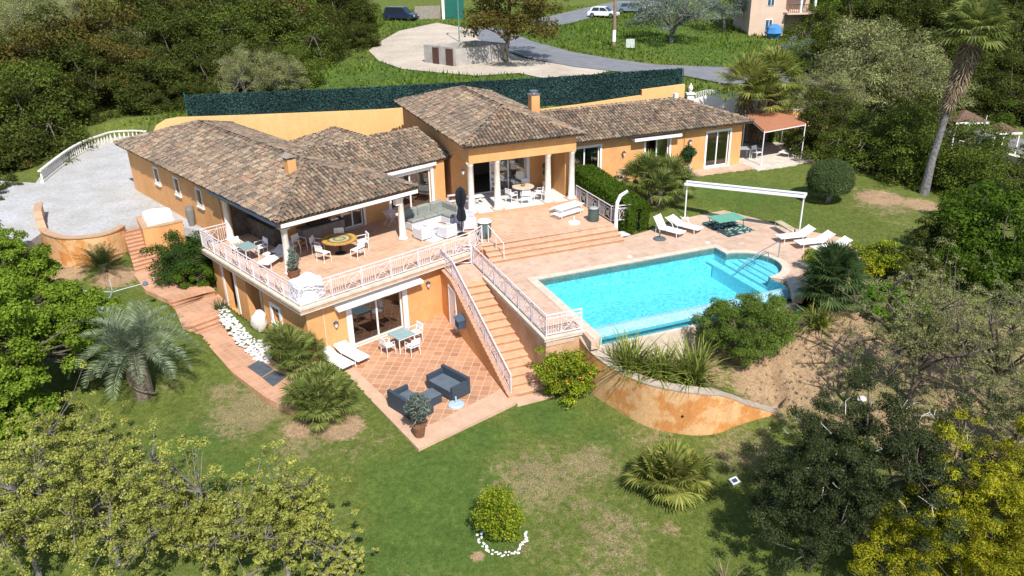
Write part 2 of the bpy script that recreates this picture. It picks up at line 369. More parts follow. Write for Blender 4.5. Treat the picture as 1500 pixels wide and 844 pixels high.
DECK = RP((-3.5, 1.4), (-2.1, 1.4), (-2.1, -5.55), (-0.5, -5.5), (-0.6, -6.5), (-0.25, -6.5), (0.0, -6.2), (0.0, -5.3), (0, 0), (9.8, 0), *BAY, (9.8, -4.3), (10.3, -4.75), (9.45, -6.3), (9.75, -6.5), (11.2, -5.3), (13.2, -4.9), (15.7, -3.9), (16.6, -1.6), (14.9, 1.3), (14.6, 2.5), (13.8, 4.7), (11.05, 4.5), (8, 3.55), (6.4, 3.2), (6.2, 4.2), (-1.4, 4.2), (-3.5, 3.6))
gp = lambda *q: [at(px, py, -0.3)[:2] for px, py in q]
GRAVEL = gp((178,334),(150,349),(125,352),(100,353),(78,350),(66,342),(62,330),(60,342),(38,358),(0,374),(-90,386),(-90,260),(52,268),(66,248),(90,232),(120,217),(150,205),(180,199),(226,199)) + LP((2.2, 24.6), (1.9, 24.0), (1.9, 11.6)) + gp((262,331),(240,337),(214,341),(205,329))
STAIRS1 = [at(179,335,-.3)[:2], at(205,329,-.3)[:2], at(242,389,-1.92)[:2], at(207,398,-1.92)[:2]]
SIDET = RP((19.45, 10.9), (19.6, 9.2), (22.5, 9.2), (24.6, 9.5), (25.4, 11.9), (26.8, 13.8), (24, 15.5), (19.45, 15.5)); SIDEP = RP((13.9, 9.75), (19.65, 9.6), (19.65, 10.84), (13.9, 10.84))
CARVE += [(SIDET, -.2), (SIDEP, -.15), (UNDER, -3.3), (TERRACE, -3.3), (LWING, -0.6), (RWING, -0.4), (PATIO, -2.98), (DECK, -0.9), (GRAVEL, -0.5)]
POOLBOX = RP((-0.6, 0.4), (12, 0.4), (12, -7.2), (-0.9, -7.2)); CARVE.append((POOLBOX, -2.6))
STAIRBOX = RP((-3.5, 1.5), (-2.1, 1.5), (-2.1, -5.9), (-3.5, -5.9)); CARVE.append((STAIRBOX, -3.1))
PLAT = RP((-2.3, 3.8), (-2.3, -5.4), (-0.8, -5.4), (-0.8, 1), (5, 1), (5, 3.8)); CARVE.append((PLAT, -3.2))
# path pieces: flat flights between the steps, all with their own height
def pp(z, *q): return [at(px, py, z)[:2] for px, py in q]
PATHS = [(-1.92, pp(-1.92, (196,402),(242,389),(265,400),(314,423),(246,439),(212,424))),
         (-2.32, pp(-2.32, (256,452),(319,430),(332,442),(321,456),(266,476))),
         (-2.72, pp(-2.72, (290,489),(330,475),(347,495),(391,521),(445,560),(470,590),(440,606),(390,583),(340,545)))]
for z, p_ in PATHS: CARVE.append((p_, z - 0.08))
CARVE.append((STAIRS1, -2.2)); CARVE.append((pp(-2.1, (246,439),(314,423),(319,430),(256,452)), -2.5)); CARVE.append((pp(-2.5, (266,476),(321,456),(330,475),(290,489)), -2.9))
def spaced(a, b, st, far, k=1.16):
    mid = list(np.arange(a, b + 1e-6, st)); lo = []; hi = []; s = st; x = a
    while x > -far: s *= k; x -= s; lo.append(x)
    s = st; x = b
    while x < far: s *= k; x += s; hi.append(x)
    return np.array(lo[::-1] + mid + hi)
def grid_mesh(name, xs, ys, hf, m, attr=None):
    X, Y = np.meshgrid(xs, ys); Z = hf(X.ravel(), Y.ravel()); nx, ny = len(xs), len(ys)
    V = np.stack([X.ravel(), Y.ravel(), Z], 1)
    i = np.arange(nx * ny).reshape(ny, nx); Fq = np.stack([i[:-1, :-1].ravel(), i[:-1, 1:].ravel(), i[1:, 1:].ravel(), i[1:, :-1].ravel()], 1)
    o = fastmesh(name, V, Fq, m, smooth=True)
    if attr is not None:
        a = o.data.color_attributes.new('cover', 'FLOAT_COLOR', 'POINT'); a.data.foreach_set('color', attr(X.ravel(), Y.ravel()).astype(np.float32).ravel())
    return o
def fastmesh(name, V, Fq, m, smooth=False, parent=None):
    V = np.asarray(V, np.float32); Fq = np.asarray(Fq, np.int32); me = bpy.data.meshes.new(name); k = Fq.shape[1]
    me.vertices.add(len(V)); me.vertices.foreach_set('co', V.ravel()); me.loops.add(Fq.size); me.loops.foreach_set('vertex_index', Fq.ravel())
    me.polygons.add(len(Fq)); me.polygons.foreach_set('loop_start', np.arange(0, Fq.size, k, dtype=np.int32)); me.polygons.foreach_set('loop_total', np.full(len(Fq), k, np.int32))
    if smooth: me.polygons.foreach_set('use_smooth', np.ones(len(Fq), bool))
    me.update(calc_edges=True); me.materials.append(m)
    o = bpy.data.objects.new(name, me); col.objects.link(o)
    if parent is not None: o.parent = parent
    return o
# cover map: R bare soil, G dry straw grass, B lush watered grass (where the ground itself has that cover)
DRYS = 0.72
def blob(x, y, cs):
    r = np.zeros(x.shape)
    for (px, py, rad, s) in cs:
        q = G(px, py); r = np.maximum(r, s * np.exp(-((x - q[0]) ** 2 + (y - q[1]) ** 2) / (rad * rad)))
    return r
SOILB = [(1060,480,2.2,1),(1150,520,2.6,1),(1120,560,1.8,.8),(1230,500,2.4,.8),(1330,640,2.0,.6),(1420,600,2.0,.5),(1450,680,2.0,.6),(1380,540,2,.6),(1300,520,2,.6),(1290,440,1.4,.5),(1230,620,1.2,.55),(1300,620,1.4,.5),(1290,290,1.5,.9),(1350,300,1.2,.9),(1400,330,1.2,.7),(1240,275,1.0,.5),(90,405,1.6,.8),(170,405,1.4,.8),(225,400,1,.6),(500,625,1.0,.9),(440,628,0.8,.8),
         (1120,580,1.2,.6),(940,520,1.6,1),(1010,540,1.6,1),(1220,470,2,.9),(1200,230,2.5,.7),(1400,440,2,.4),(700,815,.25,.9),(985,775,.5,.5)]
DRYB = [(370,600,2.2,.95),(330,575,1.2,.8),(440,650,1.5,.7),(530,600,1.0,.4),(790,700,2.2,.8),(850,740,2.0,.55),(900,780,1.8,.7),(860,680,1.6,.8),(950,640,1.6,.6),(1090,660,2,.7),(1300,300,2.8,.7),(1320,330,1.5,.5),(1120,690,1.5,.5),(600,840,1.5,.3),(900,830,2,.6),(800,800,1.5,.5),(520,660,1.2,.5),(250,560,1.2,.5),(60,20,20,.8),(200,60,12,.6),(560,640,.9,.5),(1300,560,3,.9),(1450,600,3,1.0),(1400,660,3,1.0),(1480,500,3,.9),(1180,600,1.6,.8),(1400,500,3,.6)]
LUSHB = [(640,720,2.6,1),(600,800,2.2,.9),(680,780,2.2,.9),(560,690,1.3,.6),(700,640,1.4,.8),(800,610,1.6,.8),(880,640,1.4,.6),(300,640,1.6,.8),(200,680,2,.6),(1100,290,4,.6),(1050,280,3,.6),(1180,320,3,.4),(330,700,2,.7),(980,770,1,.2),(620,110,14,.9),(520,110,8,.8),(900,50,14,.9),(1000,60,10,.9),(1050,80,8,.9),(870,40,10,.9),(600,40,5,.9),(240,330,2,.0),(150,440,1.5,.7)]
def cover(x, y):
    a = np.zeros((len(x), 4)); a[:, 3] = 1
    near = (np.abs(x) < 120) & (y > 0) & (y < 220)
    for k, B in enumerate((SOILB, DRYB, LUSHB)):
        v = np.zeros(len(x)); v[near] = blob(x[near], y[near], B) * (DRYS if k == 1 else 1); a[:, k] = v
    return a
def groundmat():
    m, nt, out = nt_new('ground_cover'); g = N(nt, 'ShaderNodeNewGeometry'); A = N(nt, 'ShaderNodeVertexColor', layer_name='cover')
    sep = N(nt, 'ShaderNodeSeparateColor'); nt.links.new(A.outputs[0], sep.inputs[0]); P = g.outputs['Position']
    def noise(s, d=5, r=.6):
        n = N(nt, 'ShaderNodeTexNoise', i_Scale=s, i_Detail=float(d), i_Roughness=r); nt.links.new(P, n.inputs['Vector']); return n.outputs[0]
    def thr(v, nz, amp, lo, hi):
        a = N(nt, 'ShaderNodeMath', operation='MULTIPLY_ADD'); nt.links.new(nz, a.inputs[0]); a.inputs[1].default_value = amp; nt.links.new(v, a.inputs[2])
        mr = N(nt, 'ShaderNodeMapRange', interpolation_type='SMOOTHSTEP'); mr.inputs[1].default_value = lo; mr.inputs[2].default_value = hi; nt.links.new(a.outputs[0], mr.inputs[0]); return mr.outputs[0]
    n1 = noise(1.3); n2 = noise(5.0, 6, .7); n3 = noise(22.0, 4, .7); n4 = noise(0.25, 4)
    gr = ramp(nt, [(0.25, (0.060, 0.088, 0.018)), (0.5, (0.110, 0.145, 0.030)), (0.75, (0.200, 0.195, 0.070))]); nt.links.new(n2, gr.inputs[0])
    lush = ramp(nt, [(0.25, (0.045, 0.080, 0.016)), (0.5, (0.078, 0.130, 0.027)), (0.8, (0.135, 0.180, 0.046))]); nt.links.new(n2, lush.inputs[0])
    dry = ramp(nt, [(0.3, (0.11, 0.105, 0.045)), (0.5, (0.24, 0.20, 0.10)), (0.75, (0.36, 0.29, 0.18))]); nt.links.new(n3, dry.inputs[0])
    soil = ramp(nt, [(0.3, (0.20, 0.14, 0.085)), (0.5, (0.36, 0.245, 0.15)), (0.7, (0.47, 0.34, 0.225))]); nt.links.new(noise(7.0, 8, .8), soil.inputs[0])
    c = mixc(nt, thr(sep.outputs[2], n1, .5, .45, .95), gr.outputs[0], lush.outputs[0])
    c = mixc(nt, thr(sep.outputs[1], noise(3.2, 7, .75), 1.5, 1.02, 1.32), c, dry.outputs[0])
    c = mixc(nt, thr(sep.outputs[0], n2, .9, .75, 1.0), c, soil.outputs[0])
    r = ramp(nt, [(0.3, (0.7,) * 3), (0.7, (1.3,) * 3)]); nt.links.new(n3, r.inputs[0]); c = mixc(nt, 1.0, c, r.outputs[0], 'MULTIPLY')
    r = ramp(nt, [(0.3, (0.85, .85, .85)), (0.7, (1.18, 1.15, 1.1))]); nt.links.new(n1, r.inputs[0]); c = mixc(nt, 1.0, c, r.outputs[0], 'MULTIPLY')
    b = N(nt, 'ShaderNodeBsdfPrincipled'); b.inputs['Roughness'].default_value = 1.0; b.inputs['Specular IOR Level'].default_value = 0.1
    nt.links.new(c, b.inputs['Base Color']); bp = N(nt, 'ShaderNodeBump', i_Strength=0.7, i_Distance=0.08); nt.links.new(n3, bp.inputs['Height']); nt.links.new(bp.outputs[0], b.inputs['Normal'])
    nt.links.new(b.outputs[0], out.inputs[0]); return m
GMAT = groundmat()
xs = spaced(-34, 30, 0.2, 900, 1.13); ys = spaced(15, 64, 0.2, 900, 1.13)
struct(grid_mesh('ground', xs, ys, lambda a, b: ground(a, b), GMAT, cover))
# ---- drape: a sheet following the ground
def drape(name, poly, m, lift, step=1.0):
    xs_ = np.arange(min(p[0] for p in poly), max(p[0] for p in poly), step); ys_ = np.arange(min(p[1] for p in poly), max(p[1] for p in poly), step)
    bm = bmesh.new(); loop = []
    n = len(poly)
    for i in range(n):
        a, b = poly[i], poly[(i + 1) % n]; d = math.hypot(b[0] - a[0], b[1] - a[1]); k = max(1, int(d / step))
        for j in range(k): loop.append((a[0] + (b[0] - a[0]) * j / k, a[1] + (b[1] - a[1]) * j / k))
    vs = [bm.verts.new((p[0], p[1], 0)) for p in loop]; f = bm.faces.new(vs)
    for x in xs_[1:]: bmesh.ops.bisect_plane(bm, geom=bm.verts[:] + bm.edges[:] + bm.faces[:], plane_co=(x, 0, 0), plane_no=(1, 0, 0))
    for y in ys_[1:]: bmesh.ops.bisect_plane(bm, geom=bm.verts[:] + bm.edges[:] + bm.faces[:], plane_co=(0, y, 0), plane_no=(0, 1, 0))
    co = np.array([v.co[:] for v in bm.verts]); z = ground(co[:, 0], co[:, 1], False)
    for v, q in zip(bm.verts, z): v.co.z = q + lift
    bmesh.ops.recalc_face_normals(bm, faces=bm.faces)
    me = bpy.data.meshes.new(name); bm.to_mesh(me); bm.free(); me.materials.append(m)
    if me.polygons and me.polygons[0].normal.z < 0: me.flip_normals()
    o = bpy.data.objects.new(name, me); col.objects.link(o); return o
ASPH = mat('asphalt', (0.20, 0.205, 0.22), (0.155, 0.16, 0.175), scale=0.8, rough=0.9, fine=0.12, world=True)
DIRT = mat('pale_dirt', (0.52, 0.45, 0.37), (0.40, 0.34, 0.27), scale=0.25, rough=0.95, fine=0.12, bump=.3, world=True)
GRAV = mat('white_gravel', (0.47, 0.47, 0.48), (0.38, 0.37, 0.35), scale=0.5, rough=0.95, bump=0.6, bscale=25, fine=0.16, world=True)
def GP(*q): return [G(a, b)[:2] for a, b in q]
BACKPAVE = [GP((560,60),(585,46),(640,34),(700,45),(715,60),(760,85),(800,92),(850,100),(900,104),(860,112),(800,116),(760,108),(700,112),(640,107),(590,102),(555,90),(540,75)), GP((690,38),(740,45),(780,62),(840,78),(900,88),(960,96),(1060,100),(1160,100),(1230,112),(1240,135),(1170,122),(1060,124),(1000,112),(900,106),(840,99),(780,88),(735,74),(700,58)), GP((780,30),(850,14),(905,2),(990,2),(930,16),(880,22),(840,34),(800,42),(775,40))]
struct(drape('dirt_lot', BACKPAVE[0], DIRT, 0.06))
struct(drape('road', BACKPAVE[1], ASPH, 0.10))
struct(drape('side_road', BACKPAVE[2], ASPH, 0.08))
# ================================================================== paved levels
def slab(name, poly, z0, z1, m, holes=()):
    return struct(MB().prism(poly, z0, z1, holes).build(name, m))
slab('terrace', TERRACE, -0.24, 0.0, TERRAT)
slab('hall_floor', RP((-0.75, 7.85), (6.15, 7.85), (6.15, 11.5), (-0.4, 11.5)), 0.003, 0.15, mat('hall_edge', (0.55, 0.33, 0.2)))
slab('marble_floor', RP((-0.55, 8.05), (5.95, 8.05), (5.95, 11.45), (-0.35, 11.45)), 0.151, 0.156, MARBLE)
slab('terrace_edge', LP((-0.04, -0.04), (9.3, -0.04), (9.3, 0.28), (0.28, 0.28), (0.28, 10.1), (-0.04, 10.1)), -0.10, 0.006, CREAM)
slab('terrace_drip', LP((0.02, 0.02), (9.2, 0.02), (9.2, 0.44), (0.44, 0.44), (0.44, 10.05), (0.02, 10.05)), -0.30, -0.242, WHITE)
# main steps from the terrace down to the pool deck
b = MB(); bt = MB()
for k in range(3):
    v0 = 3.74 - 0.36 * k; z = -0.15 * (k + 1)
    q = RP((-1.25, v0 - 0.36), (6.1, v0 - 0.36), (6.1, v0 + 0.02), (-1.25, v0 + 0.02))
    b.prism(q, -0.62, z - 0.035); bt.prism(RP((-1.27, v0 - 0.395), (6.13, v0 - 0.395), (6.13, v0 - 0.0), (-1.27, v0 - 0.0)), z - 0.033, z)
struct(b.build('step_risers', RISER)); struct(bt.build('main_steps', TERRAT))
slab('terrace_nosing', RP((-1.3, 3.72), (6.15, 3.72), (6.15, 3.84), (-1.3, 3.84)), -0.03, 0.004, TERRAT)
slab('terrace_front', RP((-1.34, 3.76), (6.12, 3.76), (6.12, 3.9), (-1.34, 3.9)), -0.62, -0.245, RISER)
# ------------------------------------------------------------------ pool
bay = [(9.8, -0.95)] + [(9.75 + 1.68 * math.cos(t), -2.55 + 1.62 * math.sin(t)) for t in [R_(a) for a in range(80, -81, -10)]] + [(9.8, -4.15)]
POOL = [(0, 0), (9.8, 0)] + bay + [(9.8, -5.3), (0, -5.3)]
HOLE_ = [(0, 0), (9.8, 0)] + bay + [(9.8, -4.3), (10.3, -4.75), (9.3, -6.7), (0.0, -6.7)]
cop = [(-0.4, 0.35), (10.15, 0.35), (10.15, -0.7)] + [(9.75 + 2.05 * math.cos(t), -2.55 + 2.0 * math.sin(t)) for t in [R_(a) for a in range(70, -76, -8)]] + [(10.35, -4.45), (10.75, -4.85), (9.7, -6.55), (9.4, -6.35), (10.3, -4.75), (9.8, -4.3)] + bay[::-1] + [(9.8, 0), (0, 0), (0.0, -6.2), (-0.4, -6.35)]
slab('pool_deck', DECK, -0.95, -0.6, TERRAL)
slab('pool_coping', [R(u, v)[:2] for u, v in cop], -0.63, -0.575, COPING)
def poolmat(name, c1, c2, tile=0.045):
    m, nt, out = nt_new(name); g = N(nt, 'ShaderNodeNewGeometry'); mp = N(nt, 'ShaderNodeMapping'); mp.inputs['Scale'].default_value = (1 / tile,) * 3; mp.inputs['Rotation'].default_value = (0, 0, R_(-22))
    nt.links.new(g.outputs['Position'], mp.inputs[0]); v = N(nt, 'ShaderNodeTexVoronoi', i_Scale=0.45, i_Randomness=0.6); nt.links.new(mp.outputs[0], v.inputs['Vector'])
    r = ramp(nt, [(0.0, c1), (1.0, c2)]); sp = N(nt, 'ShaderNodeSeparateColor'); nt.links.new(v.outputs['Color'], sp.inputs[0]); nt.links.new(sp.outputs[0], r.inputs[0])
    b = N(nt, 'ShaderNodeBsdfPrincipled'); b.inputs['Roughness'].default_value = 0.5; nt.links.new(r.outputs[0], b.inputs['Base Color']); nt.links.new(b.outputs[0], out.inputs[0]); return m
PTILE = poolmat('pool_mosaic', (0.20, 0.62, 0.74), (0.56, 0.88, 0.93)); PTILE2 = poolmat('pale_pool_mosaic', (0.42, 0.74, 0.82), (0.58, 0.86, 0.92))
def watermat(name, tint, bumps=0.12, sc=9):
    m, nt, out = nt_new(name); tr = N(nt, 'ShaderNodeBsdfTransparent'); tr.inputs[0].default_value = c4(tint)
    gl = N(nt, 'ShaderNodeBsdfGlossy'); gl.inputs['Roughness'].default_value = 0.03; fr = N(nt, 'ShaderNodeFresnel', i_IOR=1.33)
    g = N(nt, 'ShaderNodeNewGeometry'); n = N(nt, 'ShaderNodeTexNoise', i_Scale=float(sc), i_Detail=3.0); nt.links.new(g.outputs['Position'], n.inputs['Vector'])
    bp = N(nt, 'ShaderNodeBump', i_Strength=bumps, i_Distance=0.05); nt.links.new(n.outputs[0], bp.inputs['Height']); nt.links.new(bp.outputs[0], gl.inputs['Normal']); nt.links.new(bp.outputs[0], fr.inputs['Normal'])
    mx = N(nt, 'ShaderNodeMixShader'); nt.links.new(fr.outputs[0], mx.inputs[0]); nt.links.new(tr.outputs[0], mx.inputs[1]); nt.links.new(gl.outputs[0], mx.inputs[2]); nt.links.new(mx.outputs[0], out.inputs[0]); return m
b = MB(R); P_ = POOL; zb = -1.95
n = len(P_)
b.add([(p[0], p[1], -0.6) for p in P_] + [(p[0], p[1], zb) for p in P_], [(i, (i + 1) % n, (i + 1) % n + n, i + n) for i in range(n - 2)] + [(n - 1, 0, n, 2 * n - 1)])
b.prism(P_, zb - 0.1, zb)
b.box(0.02, 9.3, -0.55, -0.02, zb + .01, -1.35)
struct(b.build('pool_basin', PTILE))
b = MB(R)                                   # rounded entry steps
for k, uu in enumerate([9.78, 10.12, 10.46, 10.80]):
    pts = [p for p in bay if p[0] > uu]; hv = 1.62 * math.sqrt(max(0, 1 - ((uu - 9.75) / 1.68) ** 2))
    poly = [(uu, -2.55 - hv + .005)] + [(q[0] - .006, q[1]) for q in pts[::-1]] + [(uu, -2.55 + hv - .005)]
    b.prism(poly, zb, -1.12 + 0.085 * k)
b.box(9.35, 9.79, -4.25, -0.02, zb, -1.25)
struct(b.build('pool_steps', PTILE2))
struct(MB(R).box(-0.02, 9.85, -5.47, -5.3, -2.2, -0.672).add([(-.02,-5.471,-.68),(9.85,-5.471,-.68),(9.85,-5.68,-1.1),(-.02,-5.68,-1.1)],[(3,2,1,0)]).build('infinity_edge', poolmat('wet_edge_mosaic', (0.20, 0.42, 0.50), (0.30, 0.52, 0.60))))
b = MB(R); b.box(-0.02, 10.2, -6.3, -5.49, -1.9, -1.35); b.box(-0.02, 9.45, -6.3, -6.28, -1.9, -0.97); b.box(-0.3, -0.021, -6.3, -5.3, -2.4, -0.64)
struct(b.build('catch_basin', poolmat('teal_mosaic', (0.16, 0.42, 0.46), (0.30, 0.58, 0.60))))
def sheet(poly, z): return MB(R).add([(p[0], p[1], z) for p in poly], [tuple(range(len(poly) - 1, -1, -1))])
struct(sheet([(0, 0), (9.8, 0)] + bay + [(9.8, -5.31), (0, -5.31)], -0.662).build('pool_water', watermat('pool_water', (0.50, 0.90, 0.965), .2, 6)))
struct(sheet([(-0.02, -5.5), (9.84, -5.5), (9.84, -4.3), (10.28, -4.75), (9.42, -6.28), (-0.02, -6.28)], -1.0).build('overflow_water', watermat('overflow_water', (0.45, 0.85, 0.90))))
struct(MB(R).box(-0.3, 9.5, -6.48, -6.301, -2.4, -0.93).build('basin_rim', COPING))
# platform wall under the deck (stair side) + front under its railing
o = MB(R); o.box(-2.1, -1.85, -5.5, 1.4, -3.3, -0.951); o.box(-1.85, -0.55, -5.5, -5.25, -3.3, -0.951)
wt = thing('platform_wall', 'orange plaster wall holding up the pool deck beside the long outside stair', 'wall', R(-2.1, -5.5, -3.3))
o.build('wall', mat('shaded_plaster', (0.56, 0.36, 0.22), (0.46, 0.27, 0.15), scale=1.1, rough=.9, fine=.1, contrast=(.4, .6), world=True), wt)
MB(R).box(-2.2, -1.95, -5.6, 1.45, -0.62, -0.57).box(-1.949, -0.4, -5.6, -5.35, -0.62, -0.57).box(-2.18, -2.105, -5.58, 1.4, -0.72, -0.64).box(-2.1, -0.45, -5.58, -5.505, -0.72, -0.64).build('coping', CREAM, wt)
# patio
slab('patio_border', PATIO, -3.15, -2.9, BORDER)
slab('patio', LP((0.9, 0.55), (8.05, 0.55)) + RP((-3.42, 2.1), (-3.42, -4.4)) + LP((4.7, -6.9), (0.75, -6.95), (1.75, 0.3), (0.9, 0.4)), -2.92, -2.895, TERRA)
# outside stair beside the platform wall
NS = 16; z0s, z1s = -0.6, -2.9; vA, vB = 1.4, -5.55
b = MB(R); bt = MB(R)
for k in range(1, NS):
    za = z0s + (z1s - z0s) * k / NS; a = vA + (vB - vA) * (k - 1) / (NS - 1); c_ = vA + (vB - vA) * k / (NS - 1)
    b.box(-3.48, -2.1, c_, a, -3.2, za - 0.04); bt.box(-3.48, -2.1, c_ - 0.035, a, za - 0.038, za)
struct(b.build('stair_risers', RISER)); struct(bt.build('outside_stairs', mat('stair_treads', (0.62, 0.40, 0.25), (0.54, 0.31, 0.18), scale=3, rough=.85, fine=.1)))
slab('stair_foot', RP((-3.6, -6.1), (-2.0, -6.1), (-2.0, -5.6), (-3.6, -5.6)), -3.1, -2.905, BORDER)
st = thing('stair_wall', 'orange plaster wall with stepped tile top on the patio side of the outside stair', 'wall', R(-3.6, -5.5, -2.9))
b = MB(R); b.add([(-3.72, 3.4, -3.1), (-3.72, -5.55, -3.1), (-3.72, -5.55, -2.85), (-3.72, 1.4, -0.52), (-3.72, 3.4, -0.52), (-3.48, 3.4, -3.1), (-3.48, -5.55, -3.1), (-3.48, -5.55, -2.85), (-3.48, 1.4, -0.52), (-3.48, 3.4, -0.52)],
      [(0, 4, 3, 2, 1), (5, 6, 7, 8, 9), (1, 2, 7, 6), (2, 3, 8, 7), (3, 4, 9, 8), (0, 5, 9, 4)]); b.build('wall', ORANGE, st)
b = MB(R)
for k in range(30):
    t = (k + .5) / 30; v = 1.4 + (-5.55 - 1.4) * t; z = -0.5 + (-2.85 + .52) * t + 0.02
    b.box(-3.78, -3.42, v - 0.13, v + 0.13, z - 0.04, z + 0.03)
b.box(-3.78, -3.42, 1.5, 3.35, -0.515, -0.47); b.build('tile_coping', mat('salmon_tile', (0.62, 0.36, 0.24), (0.5, 0.27, 0.17), scale=6), st)
d = thing('utility_door', 'narrow white door in the wall below the outside stair', 'door', R(-3.73, 1.3, -2.9))
MB(R).box(-3.76, -3.725, 0.85, 1.75, -2.88, -0.95).build('panel', WHITE, d); MB(R).box(-3.78, -3.726, 0.78, .85, -2.9, -.88).box(-3.78, -3.726, 1.75, 1.82, -2.9, -.88).box(-3.78, -3.726, .85, 1.75, -.95, -.88).build('frame', PINKW, d); MB(R).box(-3.80, -3.765, 0.92, 0.97, -1.95, -1.85).build('handle', STEEL, d)
d = thing('wall_box', 'dark blue box hanging on the stair wall above the patio', 'box', R(-3.75, -0.1, -2.2))
MB(R).box(-4.05, -3.73, -0.4, 0.1, -2.15, -1.75).build('case', mat('blue_box', (0.04, 0.07, 0.12)), d); MB(R).add([(-4.1, -.45, -1.745), (-3.73, -.45, -1.6), (-3.73, .15, -1.6), (-4.1, .15, -1.745), (-4.1, -.45, -1.78), (-3.73, -.45, -1.74), (-3.73, .15, -1.74), (-4.1, .15, -1.78)], [(0, 1, 2, 3), (7, 6, 5, 4), (0, 4, 5, 1), (1, 5, 6, 2), (2, 6, 7, 3), (3, 7, 4, 0)]).build('lid', mat('blue_lid', (0.08, 0.12, 0.18)), d)
# gravel yard, its wall, entrance steps and the path
slab('gravel_yard', GRAVEL, -0.8, -0.3, GRAV)
gw = [at(*q, -0.3)[:2] for q in [(62,316),(60,330),(66,343),(80,350),(100,353.5),(125,352.5),(150,349),(168,343),(180,336)]]
def ribbon(b, pts, t, zt, zb_):
    n = len(pts); Lf = []; Rg = []
    for i in range(n):
        a = Vector(pts[max(i - 1, 0)][:2]); c = Vector(pts[min(i + 1, n - 1)][:2]); d = (c - a).normalized(); nn = Vector((-d.y, d.x)) * t / 2
        p = Vector(pts[i][:2]); Lf.append(p + nn); Rg.append(p - nn)
    zt = zt if isinstance(zt, (list, tuple)) else [zt] * n; zb_ = zb_ if isinstance(zb_, (list, tuple)) else [zb_] * n
    vs = []
    for i in range(n): vs += [(*Lf[i], zb_[i]), (*Rg[i], zb_[i]), (*Rg[i], zt[i]), (*Lf[i], zt[i])]
    fs = []
    for i in range(n - 1):
        for k in range(4): fs.append((i * 4 + k, i * 4 + (k + 1) % 4, (i + 1) * 4 + (k + 1) % 4, (i + 1) * 4 + k))
    fs += [(3, 2, 1, 0), tuple((n - 1) * 4 + k for k in range(4))]; b.add(vs, fs); return b
def smooth_line(pts, k=6):
    P = [Vector(p) for p in pts]; out = []
    for i in range(len(P) - 1):
        p0, p1, p2, p3 = P[max(i - 1, 0)], P[i], P[i + 1], P[min(i + 2, len(P) - 1)]
        for j in range(k):
            t = j / k; out.append(tuple(0.5 * ((2 * p1) + (p2 - p0) * t + (2 * p0 - 5 * p1 + 4 * p2 - p3) * t * t + (3 * p1 - p0 - 3 * p2 + p3) * t ** 3)))
    out.append(tuple(P[-1])); return out
gws = smooth_line(gw, 4)
g = thing('curved_garden_wall', 'curved orange wall holding up the white gravel yard behind the sago palm', 'wall', (*gw[4], -1.9)); b = WB(); ribbon(b, gws, 0.3, [-0.12 + (0.55 if i < 5 else (0.3 if i < 7 else 0)) for i in range(len(gws))], -2.4); b.build('wall', ORANGE2, g)
b = WB(); ribbon(b, gws, 0.4, [-0.05 + (0.55 if i < 5 else (0.3 if i < 7 else 0)) for i in range(len(gws))], [-0.12 + (0.55 if i < 5 else (0.3 if i < 7 else 0)) for i in range(len(gws))]); b.build('coping', mat('wall_coping', (0.52, 0.33, 0.2), (0.42, 0.27, 0.17), scale=5), g)
# low wall right of the entrance steps
g = thing('low_corner_wall', 'low orange wall around the covered corner beside the entrance steps', 'wall', at(214, 342, -.3))
b = WB(); lw = [at(205,325,-.3)[:2], at(214,342,-.3)[:2], at(235,338,-.3)[:2], at(268,331,-.3)[:2]]
ribbon(b, lw, 0.28, -0.02, -2.0); b.build('wall', ORANGE, g); b = WB(); ribbon(b, lw, 0.34, 0.04, -0.018); b.build('coping', MATS['wall_coping'], g)
def flight(name, A0, A1, B0, B1, za, zb_, n):
    A0, A1, B0, B1 = [Vector(q[:2]) for q in (A0, A1, B0, B1)]; br = MB(); bt = MB(); wob = 0
    for k in range(n):
        t0, t1 = k / n, (k + 1) / n; z = za + (zb_ - za) * (k + 1) / n
        p = [A0.lerp(B0, t0), A1.lerp(B1, t0), A1.lerp(B1, t1), A0.lerp(B0, t1)]; d = (B0 - A0).normalized() * 0.03
        if k < n - 1 or True: br.prism([tuple(q) for q in p], zb_ - 0.4, z - 0.04)
        bt.prism([tuple(p[0]), tuple(p[1]), tuple(p[2] + d), tuple(p[3] + d)], z - 0.038, z)
    struct(br.build(name + '_risers', RISER)); struct(bt.build(name, TERRAP))
flight('entrance_steps', at(179,335,-.3), at(205,329,-.3), at(199,401,-1.92), at(242,389,-1.92), -0.3, -1.92, 12)
flight('garden_steps', at(246,439,-1.92), at(314,423,-1.92), at(256,452,-2.32), at(319,430,-2.32), -1.92, -2.32, 3)
flight('garden_steps', at(266,476,-2.32), at(321,456,-2.32), at(290,489,-2.72), at(330,475,-2.72), -2.32, -2.72, 3)
for z, p_ in PATHS: slab('path', p_, z - 0.25, z, TERRAP)
# curved retaining wall in front of the pool
g = thing('retaining_wall', 'weathered curved orange retaining wall sweeping down to the lawn below the pool', 'wall', (5.2, 25.6, -3.1))
ws = smooth_line([(p[0], p[1], p[2]) for p in WALLC], 5); b = WB(); ribbon(b, ws, 0.42, [p[2] for p in ws], [gz(p[0], p[1]) * 0 - 3.6 for p in ws]); b.build('wall', ORANGE2, g)
b = WB(); ribbon(b, ws, 0.46, [p[2] + 0.05 for p in ws], [p[2] + .002 for p in ws]); b.build('coping', mat('worn_coping', (0.50, 0.40, 0.32), (0.34, 0.29, 0.25), scale=4, fine=.15), g)
MB(Matrix.Translation((6.2, 24.95, -2.35))).tube([(0, 0.1, 0), (0, -0.06, 0)], 0.05, 8).build('drain_pipe', BLACK, g)
